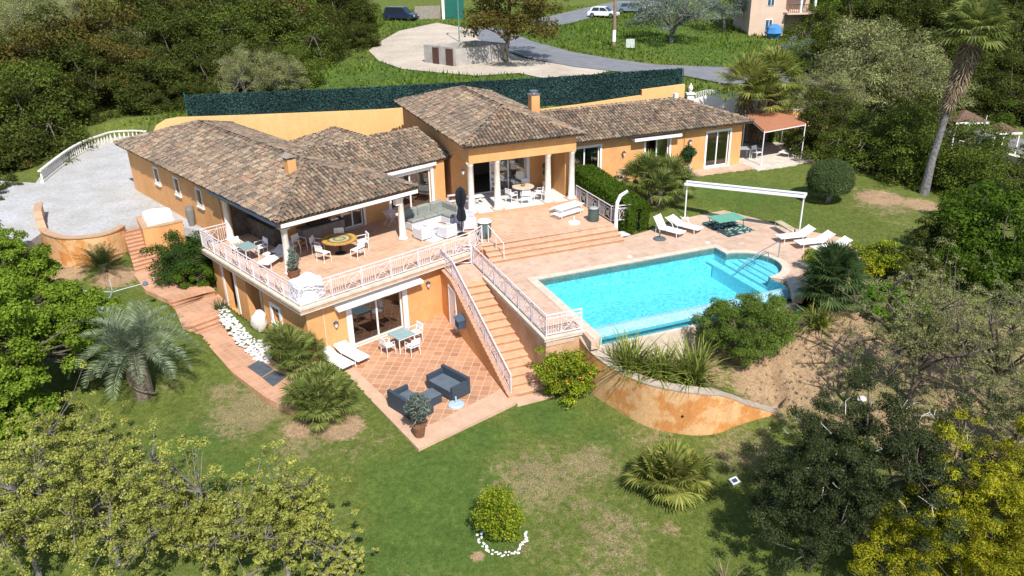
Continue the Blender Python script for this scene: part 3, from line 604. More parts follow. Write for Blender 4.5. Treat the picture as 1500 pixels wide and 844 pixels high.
# rear wall and leafy fence
rw_pts = [(-24.4, 55.0), (-23.6, 54.6), (-20, 54.75), (-9.1, 55.6), (-7.2, 55.8)]
g = thing('rear_wall', 'long ochre plaster wall behind the left roofs with a rounded left end', 'wall', (-15, 55, 0))
zl = [(-24.6, 1.2), (-24.45, 2.0), (-24.1, 2.55), (-23.5, 2.88), (-22.6, 3.0), (-18, 3.0), (-12, 3.05), (-7.0, 3.1)]
b = WB(); ribbon(b, [(x, float(rear_y(x))) for x, z in zl], 0.35, [z for x, z in zl], -0.8); b.build('wall', YELLOWP, g)
g = thing('stepped_rear_wall', 'ochre plaster wall behind the right roofs with a raised step near the gate', 'wall', (5, 58, 0))
b = WB(); zr = [(-1.0, 2.1), (1.2, 2.3), (5.2, 2.6), (9.78, 3.05)]; ribbon(b, [(x, float(rear_y(x))) for x, z in zr], 0.35, [z for x, z in zr], -0.8)
zr = [(9.78, 3.45), (13.0, 3.72)]; ribbon(b, [(x, float(rear_y(x))) for x, z in zr], 0.36, [z for x, z in zr], -0.8); b.build('wall', YELLOWP, g)
def hedgefence():
    xs_ = np.arange(-22.0, 12.9, 0.05); r = np.random.default_rng(3); n = 42000
    x = r.uniform(-22.0, 12.85, n); zt = np.interp(x, [-22, -9, 2.7, 12.9], [4.45, 4.62, 4.62, 4.85]); zbv = np.interp(x, [-22, -7, -1, 1.2, 5.2, 9.7, 9.8, 12.9], [2.9, 3.0, 2.0, 2.2, 2.5, 2.95, 3.4, 3.65])
    z = zbv + (zt - zbv) * r.uniform(0, 1, n); y = rear_y(x) + 0.22 + r.uniform(-.05, .05, n)
    c = np.stack([x, y, z], 1); a = r.normal(size=(n, 3)); a[:, 1] -= .3; a /= np.linalg.norm(a, axis=1)[:, None]; t = np.cross(a, r.normal(size=(n, 3))); t /= np.linalg.norm(t, axis=1)[:, None]; bb = np.cross(a, t)
    s = 0.075; V = np.stack([c - t * s, c + bb * s * .45, c + t * s, c - bb * s * .45], 1).reshape(-1, 3)
    f = thing('screen_fence', 'long dark blue-green leafy screen fence standing on top of the rear walls', 'fence', (0, 0, 0))
    fastmesh('leaves', V, np.arange(len(V)).reshape(-1, 4), leafmat('screen_leaves', [(0.02, 0.05, 0.05), (0.035, 0.085, 0.08), (0.06, 0.12, 0.11)], 0.1, g=(1, 1, 1)), parent=f)
    b = WB(); q = [(-22.0, 4.4), (-9.1, 4.58), (2.7, 4.58), (12.85, 4.8)]; ribbon(b, [(x, float(rear_y(x)) + 0.27) for x, z in q], 0.05, [z for x, z in q], 1.9); b.build('mesh_panel', mat('screen_backing', (0.012, 0.028, 0.03)), f)
    for x in np.arange(-22.05, 13, 2.5): 
        y = float(rear_y(x)) + 0.3; MBp = WB(); MBp.tube([(x, y, 1.5), (x, y, 4.75 if x > -20 else 4.62)], 0.035, 6); MBp.build('post', mat('green_post', (0.02, 0.12, 0.07)), f)
hedgefence()
# ------------------------------------------------------------------ railings
def railing(name, label, pts, h=0.95, slope_ok=True, posts=True, group=None, kind=0):
    """pts: world 3-D polyline at the foot of the railing"""
    rt = thing(name, label, 'railing', pts[0], 0, group)
    tr = WB(); inf = WB()
    for a, c in zip(pts[:-1], pts[1:]):
        a = Vector(a); c = Vector(c); up = Vector((0, 0, 1)); d = c - a; Ln = d.length
        for zz, w_ in ((h, 0.05), (h - 0.16, 0.025), (0.10, 0.03)): tr.bar(a + up * zz, c + up * zz, w_, 0.035)
        n = max(1, round(Ln / 1.5)); 
        for k in range(n):
            p = a + d * (k / n); q = a + d * ((k + 1) / n)
            if posts: 
                pb = WB(); pb.tube([tuple(p), tuple(p + up * (h + 0.02))], 0.026, 6); pb.build('post', PINKW, rt)
            lo, hi = 0.10, h - 0.16; P = lambda t, z: p + (q - p) * t + up * z
            for t in (0.06, 0.13, 0.20, 0.27, 0.34): inf.bar(P(t, lo), P(t, hi), 0.018)
            inf.bar(P(0.42, lo), P(0.42, h), 0.022); inf.bar(P(0.96, lo), P(0.96, h), 0.022)
            inf.bar(P(0.42, lo), P(0.96, hi), 0.018); inf.bar(P(0.42, hi), P(0.96, lo), 0.018)
            ar = [P(0.42 + 0.27 * (1 - math.cos(t_)), lo + (hi - lo) * math.sin(t_) * 0.95) for t_ in np.linspace(0, math.pi, 9)]
            for u_, v_ in zip(ar[:-1], ar[1:]): inf.bar(u_, v_, 0.016)
            cc_ = [P(0.69 + 0.10 * math.cos(t_), (lo + hi) / 2 + 0.13 * math.sin(t_)) for t_ in np.linspace(0, 2 * math.pi, 9)]
            for u_, v_ in zip(cc_[:-1], cc_[1:]): inf.bar(u_, v_, 0.016)
            for t in (0.1, 0.3): inf.bar(P(t, hi), P(t, h), 0.016)
    if posts: pb = WB(); pb.tube([tuple(c), tuple(c + up * (h + 0.02))], 0.026, 6); pb.build('post', PINKW, rt)
    tr.build('rails', PINKW, rt); inf.build('infill', PINKW, rt); return rt
railing('terrace_railing', 'pinkish white metal railing running around the corner of the raised left terrace', [L(1.6, 10.0, 0), L(0.12, 10.0, 0), L(0.12, 0.12, 0), L(9.25, 0.12, 0), R(-1.2, 4.0, 0)])
railing('stair_railing', 'sloping white railing on the patio side of the outside stair', [R(-3.6, 3.3, -0.47), R(-3.6, 1.5, -0.47), R(-3.6, -5.45, -2.8)], h=0.9)
railing('platform_railing', 'white railing along the edge of the pool deck above the outside stair', [R(-2.05, 3.0, -0.57), R(-2.05, -5.45, -0.57), R(-0.5, -5.45, -0.57)], h=0.95)
railing('stair_gate', 'small white gate panel at the head of the outside stair', [R(-3.0, 3.3, -0.6), R(-2.1, 3.1, -0.6)], h=1.0)
railing('hedge_railing', 'white railing in front of the clipped hedge at the right end of the terrace', [R(6.15, 8.3, 0), R(6.1, 4.1, 0)], h=0.9)
railing('corner_railing', 'short white railing panel beside the curved shower column', [R(6.1, 4.1, 0), R(7.2, 3.9, 0)], h=0.9)
hr = thing('step_handrail', 'slanting white handrail at the left end of the broad terrace steps', 'handrail', R(-0.85, 3.9, 0))
MB(R).tube([(-0.85, 4.05, 0), (-0.85, 4.05, 0.9), (-0.55, 2.75, 0.32), (-0.55, 2.75, -0.6)], 0.022, 8).build('rail', PINKW, hr); MB(R).tube([(-.7, 3.4, -.3), (-.7, 3.4, .6)], .018, 6).build('post', PINKW, hr)
slab('terrace_landing_wall', RP((-3.45, 3.5), (-1.35, 3.9), (-1.35, 4.1), (-3.4, 3.7)), -0.6, -0.245, ORANGE)
# ================================================================== the villa
HX = L(5, 8, 0)
house = thing('villa', 'long orange plaster villa with weathered tiled hip roofs and white columns', 'house', (HX[0], HX[1], 0))
HOFF = Vector(house.location)
def tilecols():
    m, nt, out = nt_new('old_roof_tile'); g = N(nt, 'ShaderNodeNewGeometry')
    r = ramp(nt, [(0.0, (0.15, 0.125, 0.105)), (0.14, (0.225, 0.185, 0.145)), (0.32, (0.28, 0.225, 0.175)), (0.5, (0.33, 0.27, 0.205)), (0.66, (0.25, 0.19, 0.15)), (0.78, (0.34, 0.225, 0.165)), (0.86, (0.38, 0.325, 0.255)), (0.95, (0.17, 0.15, 0.13)), (1.0, (0.44, 0.39, 0.32))], 'CONSTANT')
    nt.links.new(g.outputs['Random Per Island'], r.inputs[0])
    n = N(nt, 'ShaderNodeTexNoise', i_Scale=9.0, i_Detail=5.0, i_Roughness=.7); nt.links.new(g.outputs['Position'], n.inputs['Vector'])
    r2 = ramp(nt, [(0.36, (0.62, 0.60, 0.58)), (0.6, (1.15, 1.15, 1.15))]); nt.links.new(n.outputs[0], r2.inputs[0])
    n4 = N(nt, 'ShaderNodeTexNoise', i_Scale=0.5, i_Detail=4.0); nt.links.new(g.outputs['Position'], n4.inputs['Vector'])
    r4 = ramp(nt, [(0.35, (0.72, 0.70, 0.68)), (0.68, (1.08, 0.98, 0.88))]); nt.links.new(n4.outputs[0], r4.inputs[0])
    c = mixc(nt, 1.0, r.outputs[0], r2.outputs[0], 'MULTIPLY'); c = mixc(nt, 1.0, c, r4.outputs[0], 'MULTIPLY')
    b = N(nt, 'ShaderNodeBsdfPrincipled'); b.inputs['Roughness'].default_value = 0.95; b.inputs['Specular IOR Level'].default_value = 0.15
    nt.links.new(c, b.inputs['Base Color']); nt.links.new(b.outputs[0], out.inputs[0]); return m
TILE = tilecols(); GAP = mat('tile_gaps', (0.10, 0.075, 0.055), (0.06, 0.045, 0.035), scale=8, rough=1)
def world_pts(fr, pts): return [Vector(fr.M @ Vector(p)) for p in pts]
tr_ = np.random.default_rng(11)
def roof_tiles(planes, name, parent=None, hips=(), pitch=0.205, row=0.34):
    """planes: list of world polygons, first two points = eave (left to right seen from outside)"""
    V = []; FQ = []; bb = WB(); k0 = 0
    seg = 5; arc = np.linspace(0, math.pi, seg + 1)
    for poly in planes:
        p0, p1 = poly[0], poly[1]; ex = (p1 - p0).normalized(); nrm = None
        nrm = (p1 - p0).cross(poly[2] - p0).normalized(); nrm = nrm if nrm.z > 0 else -nrm
        ey = nrm.cross(ex).normalized(); ey = ey if ey.z > 0 else -ey
        loc = [((q - p0).dot(ex), (q - p0).dot(ey)) for q in poly]
        bb.add([tuple(q - nrm * 0.0) for q in poly] + [tuple(q - nrm * 0.10) for q in poly], [tuple(range(len(poly))), tuple(range(2 * len(poly) - 1, len(poly) - 1, -1))] + [(i, i + len(poly), (i + 1) % len(poly) + len(poly), (i + 1) % len(poly)) for i in range(len(poly))])
        smin, smax = min(q[0] for q in loc), max(q[0] for q in loc); tmax = max(q[1] for q in loc)
        cols = np.arange(smin + pitch / 2, smax, pitch); rows = np.arange(-0.06, tmax, row)
        S, T = np.meshgrid(cols, rows); S = S.ravel(); T = T.ravel()
        ok = inpoly(S, np.clip(T + row * .45, 0.02, None), loc); S = S[ok]; T = T[ok]; n = len(S)
        S = S + tr_.normal(0, 0.008, n); T = T + tr_.normal(0, 0.014, n); lift = 0.012 + np.abs(tr_.normal(0, 0.008, n)); sk = tr_.normal(0, 0.012, n)
        rad = pitch * 0.39
        verts = np.zeros((n, 2 * (seg + 1), 3)); EX = np.array(ex); EY = np.array(ey); NN = np.array(nrm); O = np.array(p0)
        for e, (tt, rr, hh) in enumerate(((0.0, rad * 1.06, 0.026), (row + 0.07, rad * 0.9, 0.0))):
            for i, a in enumerate(arc):
                x = S + math.cos(a) * rr + (sk if e else -sk); y = T + tt; z = lift + hh + math.sin(a) * rr * 1.05
                verts[:, e * (seg + 1) + i] = O + x[:, None] * EX + y[:, None] * EY + z[:, None] * NN
        base = (np.arange(n) * 2 * (seg + 1))[:, None]
        f = np.array([(i, i + 1, i + seg + 2, i + seg + 1) for i in range(seg)])
        FQ.append((base[:, None, :] + f[None]).reshape(-1, 4) + k0); V.append(verts.reshape(-1, 3)); k0 += n * 2 * (seg + 1)
    for a, c in hips:
        a = Vector(a); c = Vector(c); d = (c - a); Ln = d.length; d.normalize(); side = d.cross(Vector((0, 0, 1))).normalized(); up = side.cross(d); n = int(Ln / 0.36) + 1
        for j in range(n):
            p = a + d * (j * Ln / n); q = a + d * min(Ln, (j + 1) * Ln / n + 0.06); vv = []
            jit = Vector((tr_.normal(0, .01), tr_.normal(0, .01), abs(tr_.normal(0, .012))))
            for e, (o, rr, hh) in enumerate(((p, 0.135, 0.075), (q, 0.115, 0.045))):
                for an in arc: vv.append(np.array(o + jit + side * math.cos(an) * rr + up * (math.sin(an) * rr * 0.8 + hh)))
            V.append(np.array(vv)); FQ.append(np.array([(i, i + 1, i + seg + 2, i + seg + 1) for i in range(seg)]) + k0); k0 += 2 * (seg + 1)
    V = np.concatenate(V) - np.array(HOFF); FQ = np.concatenate(FQ)
    o = fastmesh(name, V, FQ, TILE, parent=parent or house)
    u = bb.build('roof_deck', GAP, o) if False else None
    me = bpy.data.meshes.new('roof_deck'); me.from_pydata([tuple(Vector(v) - HOFF) for v in bb.v], [], bb.f); me.materials.append(GAP); q = bpy.data.objects.new('roof_deck', me); col.objects.link(q); q.parent = o
    return o
def hip_roof(fr, u0, u1, v0, v1, ze, slope, axis, front_hip=True, back_hip=True, name='roof', hips_extra=()):
    P = lambda u, v, z: Vector(fr(u, v, z))
    if axis == 'v':
        hw = (u1 - u0) / 2; um = (u0 + u1) / 2; zr = ze + hw * slope; a = v0 + (hw if front_hip else 0); c = v1 - (hw if back_hip else 0)
        A, B_ = P(um, a, zr), P(um, c, zr); c00, c10, c11, c01 = P(u0, v0, ze), P(u1, v0, ze), P(u1, v1, ze), P(u0, v1, ze)
        pl = [[c01, c00, A, B_], [c10, c11, B_, A]]
        if front_hip: pl.append([c00, c10, A])
        if back_hip: pl.append([c11, c01, B_])
        hp = [(c00, A), (c10, A), (c11, B_), (c01, B_), (A, B_)] if front_hip and back_hip else [(A, B_)]
    else:
        hw = (v1 - v0) / 2; vm = (v0 + v1) / 2; zr = ze + hw * slope; a = u0 + (hw if front_hip else 0); c = u1 - (hw if back_hip else 0)
        A, B_ = P(a, vm, zr), P(c, vm, zr); c00, c10, c11, c01 = P(u0, v0, ze), P(u1, v0, ze), P(u1, v1, ze), P(u0, v1, ze)
        pl = [[c00, c10, B_, A], [c11, c01, A, B_]]; hp = [(A, B_)]
        if front_hip: pl.append([c01, c00, A]); hp += [(c00, A), (c01, A)]
        if back_hip: pl.append([c10, c11, B_]); hp += [(c10, B_), (c11, B_)]
    return roof_tiles(pl, name, hips=hp)
r1 = hip_roof(L, 1.12, 8.75, 3.38, 24.5, 2.65, 0.33, 'v', name='roof')
r2 = hip_roof(L, 5.2, 13.75, 7.0, 13.4, 2.60, 0.34, 'u', front_hip=False, back_hip=False, name='roof')
r3 = hip_roof(L, 8.8, 12.9, 9.5, 16.9, 2.60, 0.42, 'v', front_hip=False, name='roof')
r4 = hip_roof(R, -0.66, 6.3, 7.68, 21.7, 3.95, 0.33, 'v', name='roof')
r5 = hip_roof(R, 4.6, 19.8, 10.3, 17.3, 2.80, 0.33, 'u', front_hip=False, name='roof')
def wallseg(b, axis, c0, c1, s0, s1, z0, z1, ops):
    """wall along axis ('u' or 'v') from s0 to s1, thickness c0..c1, openings (a, b, za, zb)"""
    def bx(a, b_, za, zb_):
        if b_ - a < 1e-4 or zb_ - za < 1e-4: return
        if axis == 'u': b.box(a, b_, c0, c1, za, zb_)
        else: b.box(c0, c1, a, b_, za, zb_)
    ops = sorted(ops); x = s0
    for (a, c, za, zb_) in ops:
        bx(x, a, z0, z1); bx(a, c, z0, za); bx(a, c, zb_, z1); x = c
    bx(x, s1, z0, z1); return b
def hb(b, name, m, parent=None):
    me = bpy.data.meshes.new(name); me.from_pydata([tuple(Vector(v) - HOFF) for v in b.v], [], b.f); me.materials.append(m); me.update()
    o = bpy.data.objects.new(name, me); col.objects.link(o); o.parent = parent or house; return o
def L_(*a): return MB(L)
# upper left wing
b = MB(L)
wallseg(b, 'v', 1.62, 1.92, 10.3, 24.1, -3.0, 2.62, [(13.05, 13.6, 1.15, 1.95), (16.1, 16.65, 1.15, 1.95), (19.15, 19.7, 1.15, 1.95)])
b.box(1.922, 8.4, 23.8, 24.1, -0.3, 2.6); wallseg(b, 'v', 8.1, 8.4, 13.0, 23.8, 0, 2.6, [])
hb(b, 'wall', ORANGE)
b = MB(L)
wallseg(b, 'u', 7.15, 7.4, 3.1, 13.28, 0.002, 2.6, [(6.5, 7.75, 0.02, 2.05), (9.55, 12.3, 0.02, 2.15)])
hb(b, 'wall', ORANGE)
hb(MB(L).box(3.4, 3.6, 7.402, 10.3, 0.002, 2.6).box(1.922, 3.6, 10.32, 10.6, 0.002, 2.6).box(2.7, 3.39, 7.41, 10.3, 0.003, .95), 'interior_wall', mat('porch_shade_tone', (.07, .06, .05), (.14, .12, .10), scale=4, rough=.95))  # near-black wall colour stands in for the deep shade inside the porch
b = MB(L); b.box(12.6, 12.9, 13.2, 16.5, 0, 2.6).box(8.6, 12.9, 16.2, 16.5, 0, 2.6); hb(b, 'wall', ORANGE)
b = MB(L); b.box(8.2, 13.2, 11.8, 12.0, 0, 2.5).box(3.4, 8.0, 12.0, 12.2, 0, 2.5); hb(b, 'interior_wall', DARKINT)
# porch beams, fascia, gutter, columns
b = MB(L); b.box(1.45, 8.15, 3.72, 4.06, 2.22, 2.60).box(1.45, 1.79, 4.062, 10.3, 2.22, 2.60).box(7.85, 8.15, 4.062, 7.14, 2.22, 2.6); hb(b, 'beam', ORANGE)
hb(MB(L).box(1.3, 8.72, 3.40, 3.46, 2.36, 2.535), 'fascia', WHITE)
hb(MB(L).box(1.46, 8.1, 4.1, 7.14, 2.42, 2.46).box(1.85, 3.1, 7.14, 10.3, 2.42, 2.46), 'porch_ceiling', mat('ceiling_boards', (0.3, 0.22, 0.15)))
b = MB(L); b.tube([(1.06, 3.38, 2.56), (1.06, 10.6, 2.56)], 0.075, 8); hb(b, 'gutter', GUTTER)
def column(fr, u, v, z0, z1, r=0.15, name='column', cap=0.0):
    b = MB(fr); b.lathe([(r * 1.75, z0), (r * 1.75, z0 + .07), (r * 1.35, z0 + .09), (r * 1.45, z0 + .14), (r * 1.12, z0 + .18), (r * 1.08, z0 + .9), (r * .92, z1 - .18), (r * 1.1, z1 - .15), (r * 1.02, z1 - .12), (r * 1.35 + cap, z1 - 0.05), (r * 1.35 + cap, z1)], 20, c=(u, v)) if fr is None else None
    vs = MB(fr); vs.lathe([(r * 1.75, z0), (r * 1.75, z0 + .07), (r * 1.35, z0 + .09), (r * 1.45, z0 + .14), (r * 1.12, z0 + .18), (r * 1.08, z0 + .9), (r * .92, z1 - .18), (r * 1.1, z1 - .15), (r * 1.02, z1 - .12), (r * 1.35 + cap, z1 - 0.05), (r * 1.35 + cap, z1)], 20, c=(u, v))
    o = hb(vs, name, STONEW); o.data.polygons.foreach_set('use_smooth', [len(p.vertices) == 4 for p in o.data.polygons]); return o
for u, v in ((1.62, 3.88), (7.95, 3.88)): column(L, u, v, 0.002, 2.22)
column(L, 1.62, 10.1, 0.002, 2.22)
hb(MB(L).box(1.45, 1.79, 3.71, 4.05, 2.13, 2.219).box(1.39, 1.85, 3.65, 4.11, 2.17, 2.2), 'capital', STONEW)
hb(MB(L).box(7.6, 7.85, 3.76, 4.0, 1.85, 2.219), 'bracket', WHITE)
# lower storey
b = MB(L)
wallseg(b, 'u', 0.45, 0.75, 0.45, 9.0, -3.1, -0.245, [(2.62, 5.35, -2.88, -0.98)])
hb(b, 'wall', ORANGE)
b = MB(L)
wallseg(b, 'v', 0.45, 0.75, 0.752, 10.0, -3.3, -0.245, [(2.95, 3.65, -2.0, -1.15), (4.6, 6.35, -3.1, -0.55), (7.55, 8.75, -3.1, -0.55)])
b.box(0.752, 1.7, 9.7, 10.0, -3.3, -0.245)
b.box(0.75, 2.2, 4.3, 4.55, -3.3, -0.25).box(0.75, 2.2, 6.4, 6.65, -3.3, -0.25).box(1.95, 2.2, 4.551, 6.399, -3.3, -.25).box(0.75, 1.9, 7.3, 7.5, -3.3, -.25).box(1.7, 1.9, 7.501, 9.7, -3.3, -.25)
hb(b, 'wall', ORANGE)
hb(MB(L).box(0.8, 9.2, 5.5, 5.7, -3.0, -0.3).box(0.8, 9.2, 0.8, 5.5, -2.97, -2.90), 'interior_wall', mat('pale_interior', (0.62, 0.58, 0.50), (0.54, 0.50, 0.42)))
hb(MB(L).box(0.40, 0.5, 4.66, 6.29, -3.3, -3.0), 'threshold', CREAM)
# hall
b = MB(R); b.box(-0.32, 6.02, 8.12, 8.62, 2.95, 3.9); hb(b, 'beam', ORANGE)
hb(MB(R).box(-0.32, 0.0, 8.622, 11.3, 2.95, 3.9), 'beam', ORANGE); hb(MB(R).box(5.7, 6.02, 8.622, 11.3, 2.95, 3.9), 'beam', ORANGE)
b = MB(R)
wallseg(b, 'u', 11.3, 11.6, -0.32, 6.02, 0.002, 3.9, [(1.0, 4.35, 0.157, 2.75)])
b.box(-0.32, -0.02, 11.602, 21.2, 0, 3.9).box(5.72, 6.02, 11.602, 21.2, 0, 3.9).box(-0.02, 5.72, 20.9, 21.2, 0, 3.9)
b.box(5.3, 6.0, 8.75, 9.25, 0.157, 2.949) if False else None
b.box(5.72, 6.0, 8.9, 11.3, 0.157, 2.949)
hb(b, 'wall', ORANGE)
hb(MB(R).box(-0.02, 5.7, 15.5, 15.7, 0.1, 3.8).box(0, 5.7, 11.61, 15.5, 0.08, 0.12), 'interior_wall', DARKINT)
for (u, v) in ((-0.18, 8.36), (1.35, 8.36), (4.4, 8.36), (5.88, 8.36)): column(R, u, v, 0.157, 2.95, 0.165)
for (u, v) in ((-0.18, 8.36), (1.35, 8.36), (4.4, 8.36), (5.88, 8.36)): hb(MB(R).box(u - .33, u + .33, v - .33, v + .33, 0.1565, 0.20), 'plinth', BORDER)
# right wing
b = MB(R)
wallseg(b, 'u', 10.85, 11.15, 6.03, 19.4, -0.3, 2.78, [(7.0, 9.0, 0.03, 2.3), (12.2, 13.9, 0.03, 2.3), (16.72, 18.45, 0.03, 2.3)])
b.box(19.1, 19.4, 11.152, 16.9, -0.3, 2.78).box(6.03, 19.1, 16.6, 16.9, -0.3, 2.78)
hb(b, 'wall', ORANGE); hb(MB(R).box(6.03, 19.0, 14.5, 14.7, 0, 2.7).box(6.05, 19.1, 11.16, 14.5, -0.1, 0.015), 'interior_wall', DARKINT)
def door(fr, axis, face, a, c, z0, z1, panes=2, fw=0.16, curtains=None, out=-1, name='glass_door', surround=0.13, slide=0.0, curtain_mat=None):
    """framed sliding door filling an opening; face = outside wall plane, out = outward sign"""
    T = (lambda x0, x1, d0, d1, za, zb_: (x0, x1, min(face + out * d0, face + out * d1), max(face + out * d0, face + out * d1), za, zb_)) if axis == 'u' else \
        (lambda x0, x1, d0, d1, za, zb_: (min(face + out * d0, face + out * d1), max(face + out * d0, face + out * d1), x0, x1, za, zb_))
    b = MB(fr); s = surround
    b.box(*T(a - s, a, -0.02, 0.04, z0, z1 + s)); b.box(*T(c, c + s, -0.02, 0.04, z0, z1 + s)); b.box(*T(a, c, -0.02, 0.04, z1, z1 + s)); b.box(*T(a - s, c + s, -0.02, 0.09, z0 - 0.06, z0 - .002))
    root = hb(b, name, WHITE)
    b = MB(fr); f = 0.07; d0, d1 = -0.16, -0.10
    b.box(*T(a, a + f, d0, d1, z0, z1)); b.box(*T(c - f, c, d0, d1, z0, z1)); b.box(*T(a + f, c - f, d0, d1, z1 - f, z1)); b.box(*T(a + f, c - f, d0, d1, z0, z0 + f))
    for k in range(1, panes): x = a + (c - a) * k / panes; b.box(*T(x - .04, x + .04, d0, d1, z0 + f, z1 - f))
    hb(b, 'frame', WHITE, root)
    b = MB(fr)
    for k in range(panes):
        if slide and k == 0: continue
        x0 = a + (c - a) * k / panes + 0.05; x1 = a + (c - a) * (k + 1) / panes - 0.05
        b.box(*T(x0, x1, d0 + .02, d0 + .035, z0 + f, z1 - f))
    hb(b, 'pane', GLASS, root)
    if curtains:
        for (x0, x1, cm) in curtains:
            b = MB(fr); n = 14; vs = []; fs = []
            for i in range(n + 1):
                x = x0 + (x1 - x0) * i / n; dd = -0.32 + 0.05 * (-1) ** i
                for z in (z0 + 0.02, z1): 
                    q = T(x, x, dd, dd, z, z); vs.append((q[0], q[2], z))
            fs = [(2 * i, 2 * i + 2, 2 * i + 3, 2 * i + 1) for i in range(n)]; b.add(vs, fs); hb(b, 'curtain', cm, root)
    return root
CURT = mat('white_curtain', (0.7, 0.7, 0.68), rough=.9); CURTG = mat('green_curtain', (0.10, 0.24, 0.20), rough=.9); CURTR = mat('red_curtain', (0.30, 0.12, 0.07), rough=.9)
door(R, 'u', 10.85, 7.0, 9.0, 0.03, 2.3, 2, curtains=[(8.3, 8.9, CURTG)])
door(R, 'u', 10.85, 12.2, 13.9, 0.03, 2.3, 2, curtains=[(12.3, 12.6, CURTR), (13.2, 13.75, CURTR)], slide=1)
door(R, 'u', 10.85, 16.72, 18.45, 0.03, 2.3, 2, curtains=[(17.3, 18.3, CURTG)])
door(R, 'u', 11.3, 1.0, 4.35, 0.16, 2.75, 3, slide=1, surround=0.2)
door(L, 'u', 7.15, 6.5, 7.75, 0.02, 2.05, 2)
door(L, 'u', 7.15, 9.55, 12.3, 0.02, 2.15, 2, surround=.18)
door(L, 'u', 0.45, 2.62, 5.35, -2.88, -0.98, 2, surround=0.27, curtains=[(2.8, 3.0, CURT)])
# small windows
for v in (13.05, 16.1, 19.15):
    b = MB(L); b.box(1.57, 1.66, v - .14, v, 1.0, 2.08).box(1.57, 1.66, v + .55, v + .69, 1.0, 2.08).box(1.57, 1.66, v, v + .55, 1.95, 2.08).box(1.50, 1.66, v - .16, v + .71, 0.94, 1.02)
    b.box(1.57, 1.66, v, v + .55, 1.02, 1.15); w_ = hb(b, 'window', STONEW); hb(MB(L).box(1.75, 1.77, v, v + .55, 1.15, 1.95), 'pane', mat('dark_pane', (0.02, 0.03, 0.05), rough=.1, spec=.6), w_); hb(MB(L).box(1.70, 1.74, v + .25, v + .3, 1.15, 1.95), 'bar', WHITE, w_)
v = 2.95; b = MB(L); b.box(0.38, 0.5, v - .16, v, -2.12, -1.0).box(0.38, 0.5, v + .7, v + .86, -2.12, -1.0).box(0.38, 0.5, v, v + .7, -1.15, -1.0).box(0.33, 0.5, v - .16, v + .86, -2.18, -2.0)
w_ = hb(b, 'window', WHITE); hb(MB(L).box(0.60, 0.62, v, v + .7, -2.0, -1.15), 'pane', mat('blue_pane', (0.06, 0.08, 0.12), rough=.1, spec=.6), w_); hb(MB(L).box(0.55, 0.59, v + .33, v + .37, -2, -1.15).box(.55, .59, v, v + .7, -1.6, -1.56), 'bar', WHITE, w_)
hb(MB(L).box(0.40, 0.60, 8.76, 8.95, -2.9, -0.55).box(0.40, 0.60, 7.35, 7.54, -2.9, -.55), 'door_surround', WHITE); hb(MB(L).box(1.4, 1.45, 7.6, 8.6, -2.9, -0.8), 'door', WHITE)
# chimneys
def chimney(fr, u, v, z0, z1, w_, metal):
    b = MB(fr); b.box(u - w_, u + w_, v - w_, v + w_, z0, z1); c = hb(b, 'chimney', ORANGE)
    if metal: hb(MB(fr).box(u - w_ - .04, u + w_ + .04, v - w_ - .04, v + w_ + .04, z1 + .001, z1 + .05).lathe([(.14, z1 + .05), (.14, z1 + .2)], 12, c=(u, v)).box(u - w_ * .8, u + w_ * .8, v - w_ * .8, v + w_ * .8, z1 + .2, z1 + .24), 'cowl', STEEL, c)
    else:
        b = MB(fr); q = w_ + .08
        for sx, sy in ((-1, -1), (1, -1), (1, 1), (-1, 1)): b.box(u + sx * w_ * .8 - .04, u + sx * w_ * .8 + .04, v + sy * w_ * .8 - .04, v + sy * w_ * .8 + .04, z1, z1 + .12)
        b.add([(u - q, v - q, z1 + .12), (u + q, v - q, z1 + .12), (u + q, v + q, z1 + .12), (u - q, v + q, z1 + .12), (u, v - q, z1 + .3), (u, v + q, z1 + .3)], [(0, 1, 4), (2, 3, 5), (1, 2, 5, 4), (3, 0, 4, 5), (0, 3, 2, 1)]); hb(b, 'cowl', mat('grey_tile', (.3, .26, .22)), c)
    return c
chimney(L, 3.95, 7.15, 3.2, 4.3, 0.22, False); chimney(R, 5.75, 13.3, 3.4, 5.25, 0.27, True)
hb(MB(R).box(16.0, 16.25, 13.7, 13.95, 3.8, 4.35), 'vent', WHITE)
# awning cassettes
b = MB(R); b.box(11.1, 14.45, 10.3, 10.84, 2.42, 2.58); a_ = hb(b, 'awning_box', WHITE); hb(MB(R).box(11.5, 12.3, 10.5, 10.8, 2.32, 2.41), 'arm', GUTTER, a_)
b = MB(L); b.add([(1.75, -.02, -.62), (6.3, -.02, -.62), (6.3, .44, -.52), (1.75, .44, -.52), (1.75, -.02, -.72), (6.3, -.02, -.72), (6.3, .44, -.66), (1.75, .44, -.66)], [(0, 1, 2, 3), (7, 6, 5, 4), (0, 4, 5, 1), (1, 5, 6, 2), (2, 6, 7, 3), (3, 7, 4, 0)])
a_ = hb(b, 'awning_box', WHITE); hb(MB(L).box(4.0, 4.3, 0.1, 0.3, -0.8, -0.725), 'arm', BLACK, a_)
b = MB(L); b.box(9.3, 12.6, 6.95, 7.14, 2.36, 2.52); hb(b, 'awning_box', WHITE)
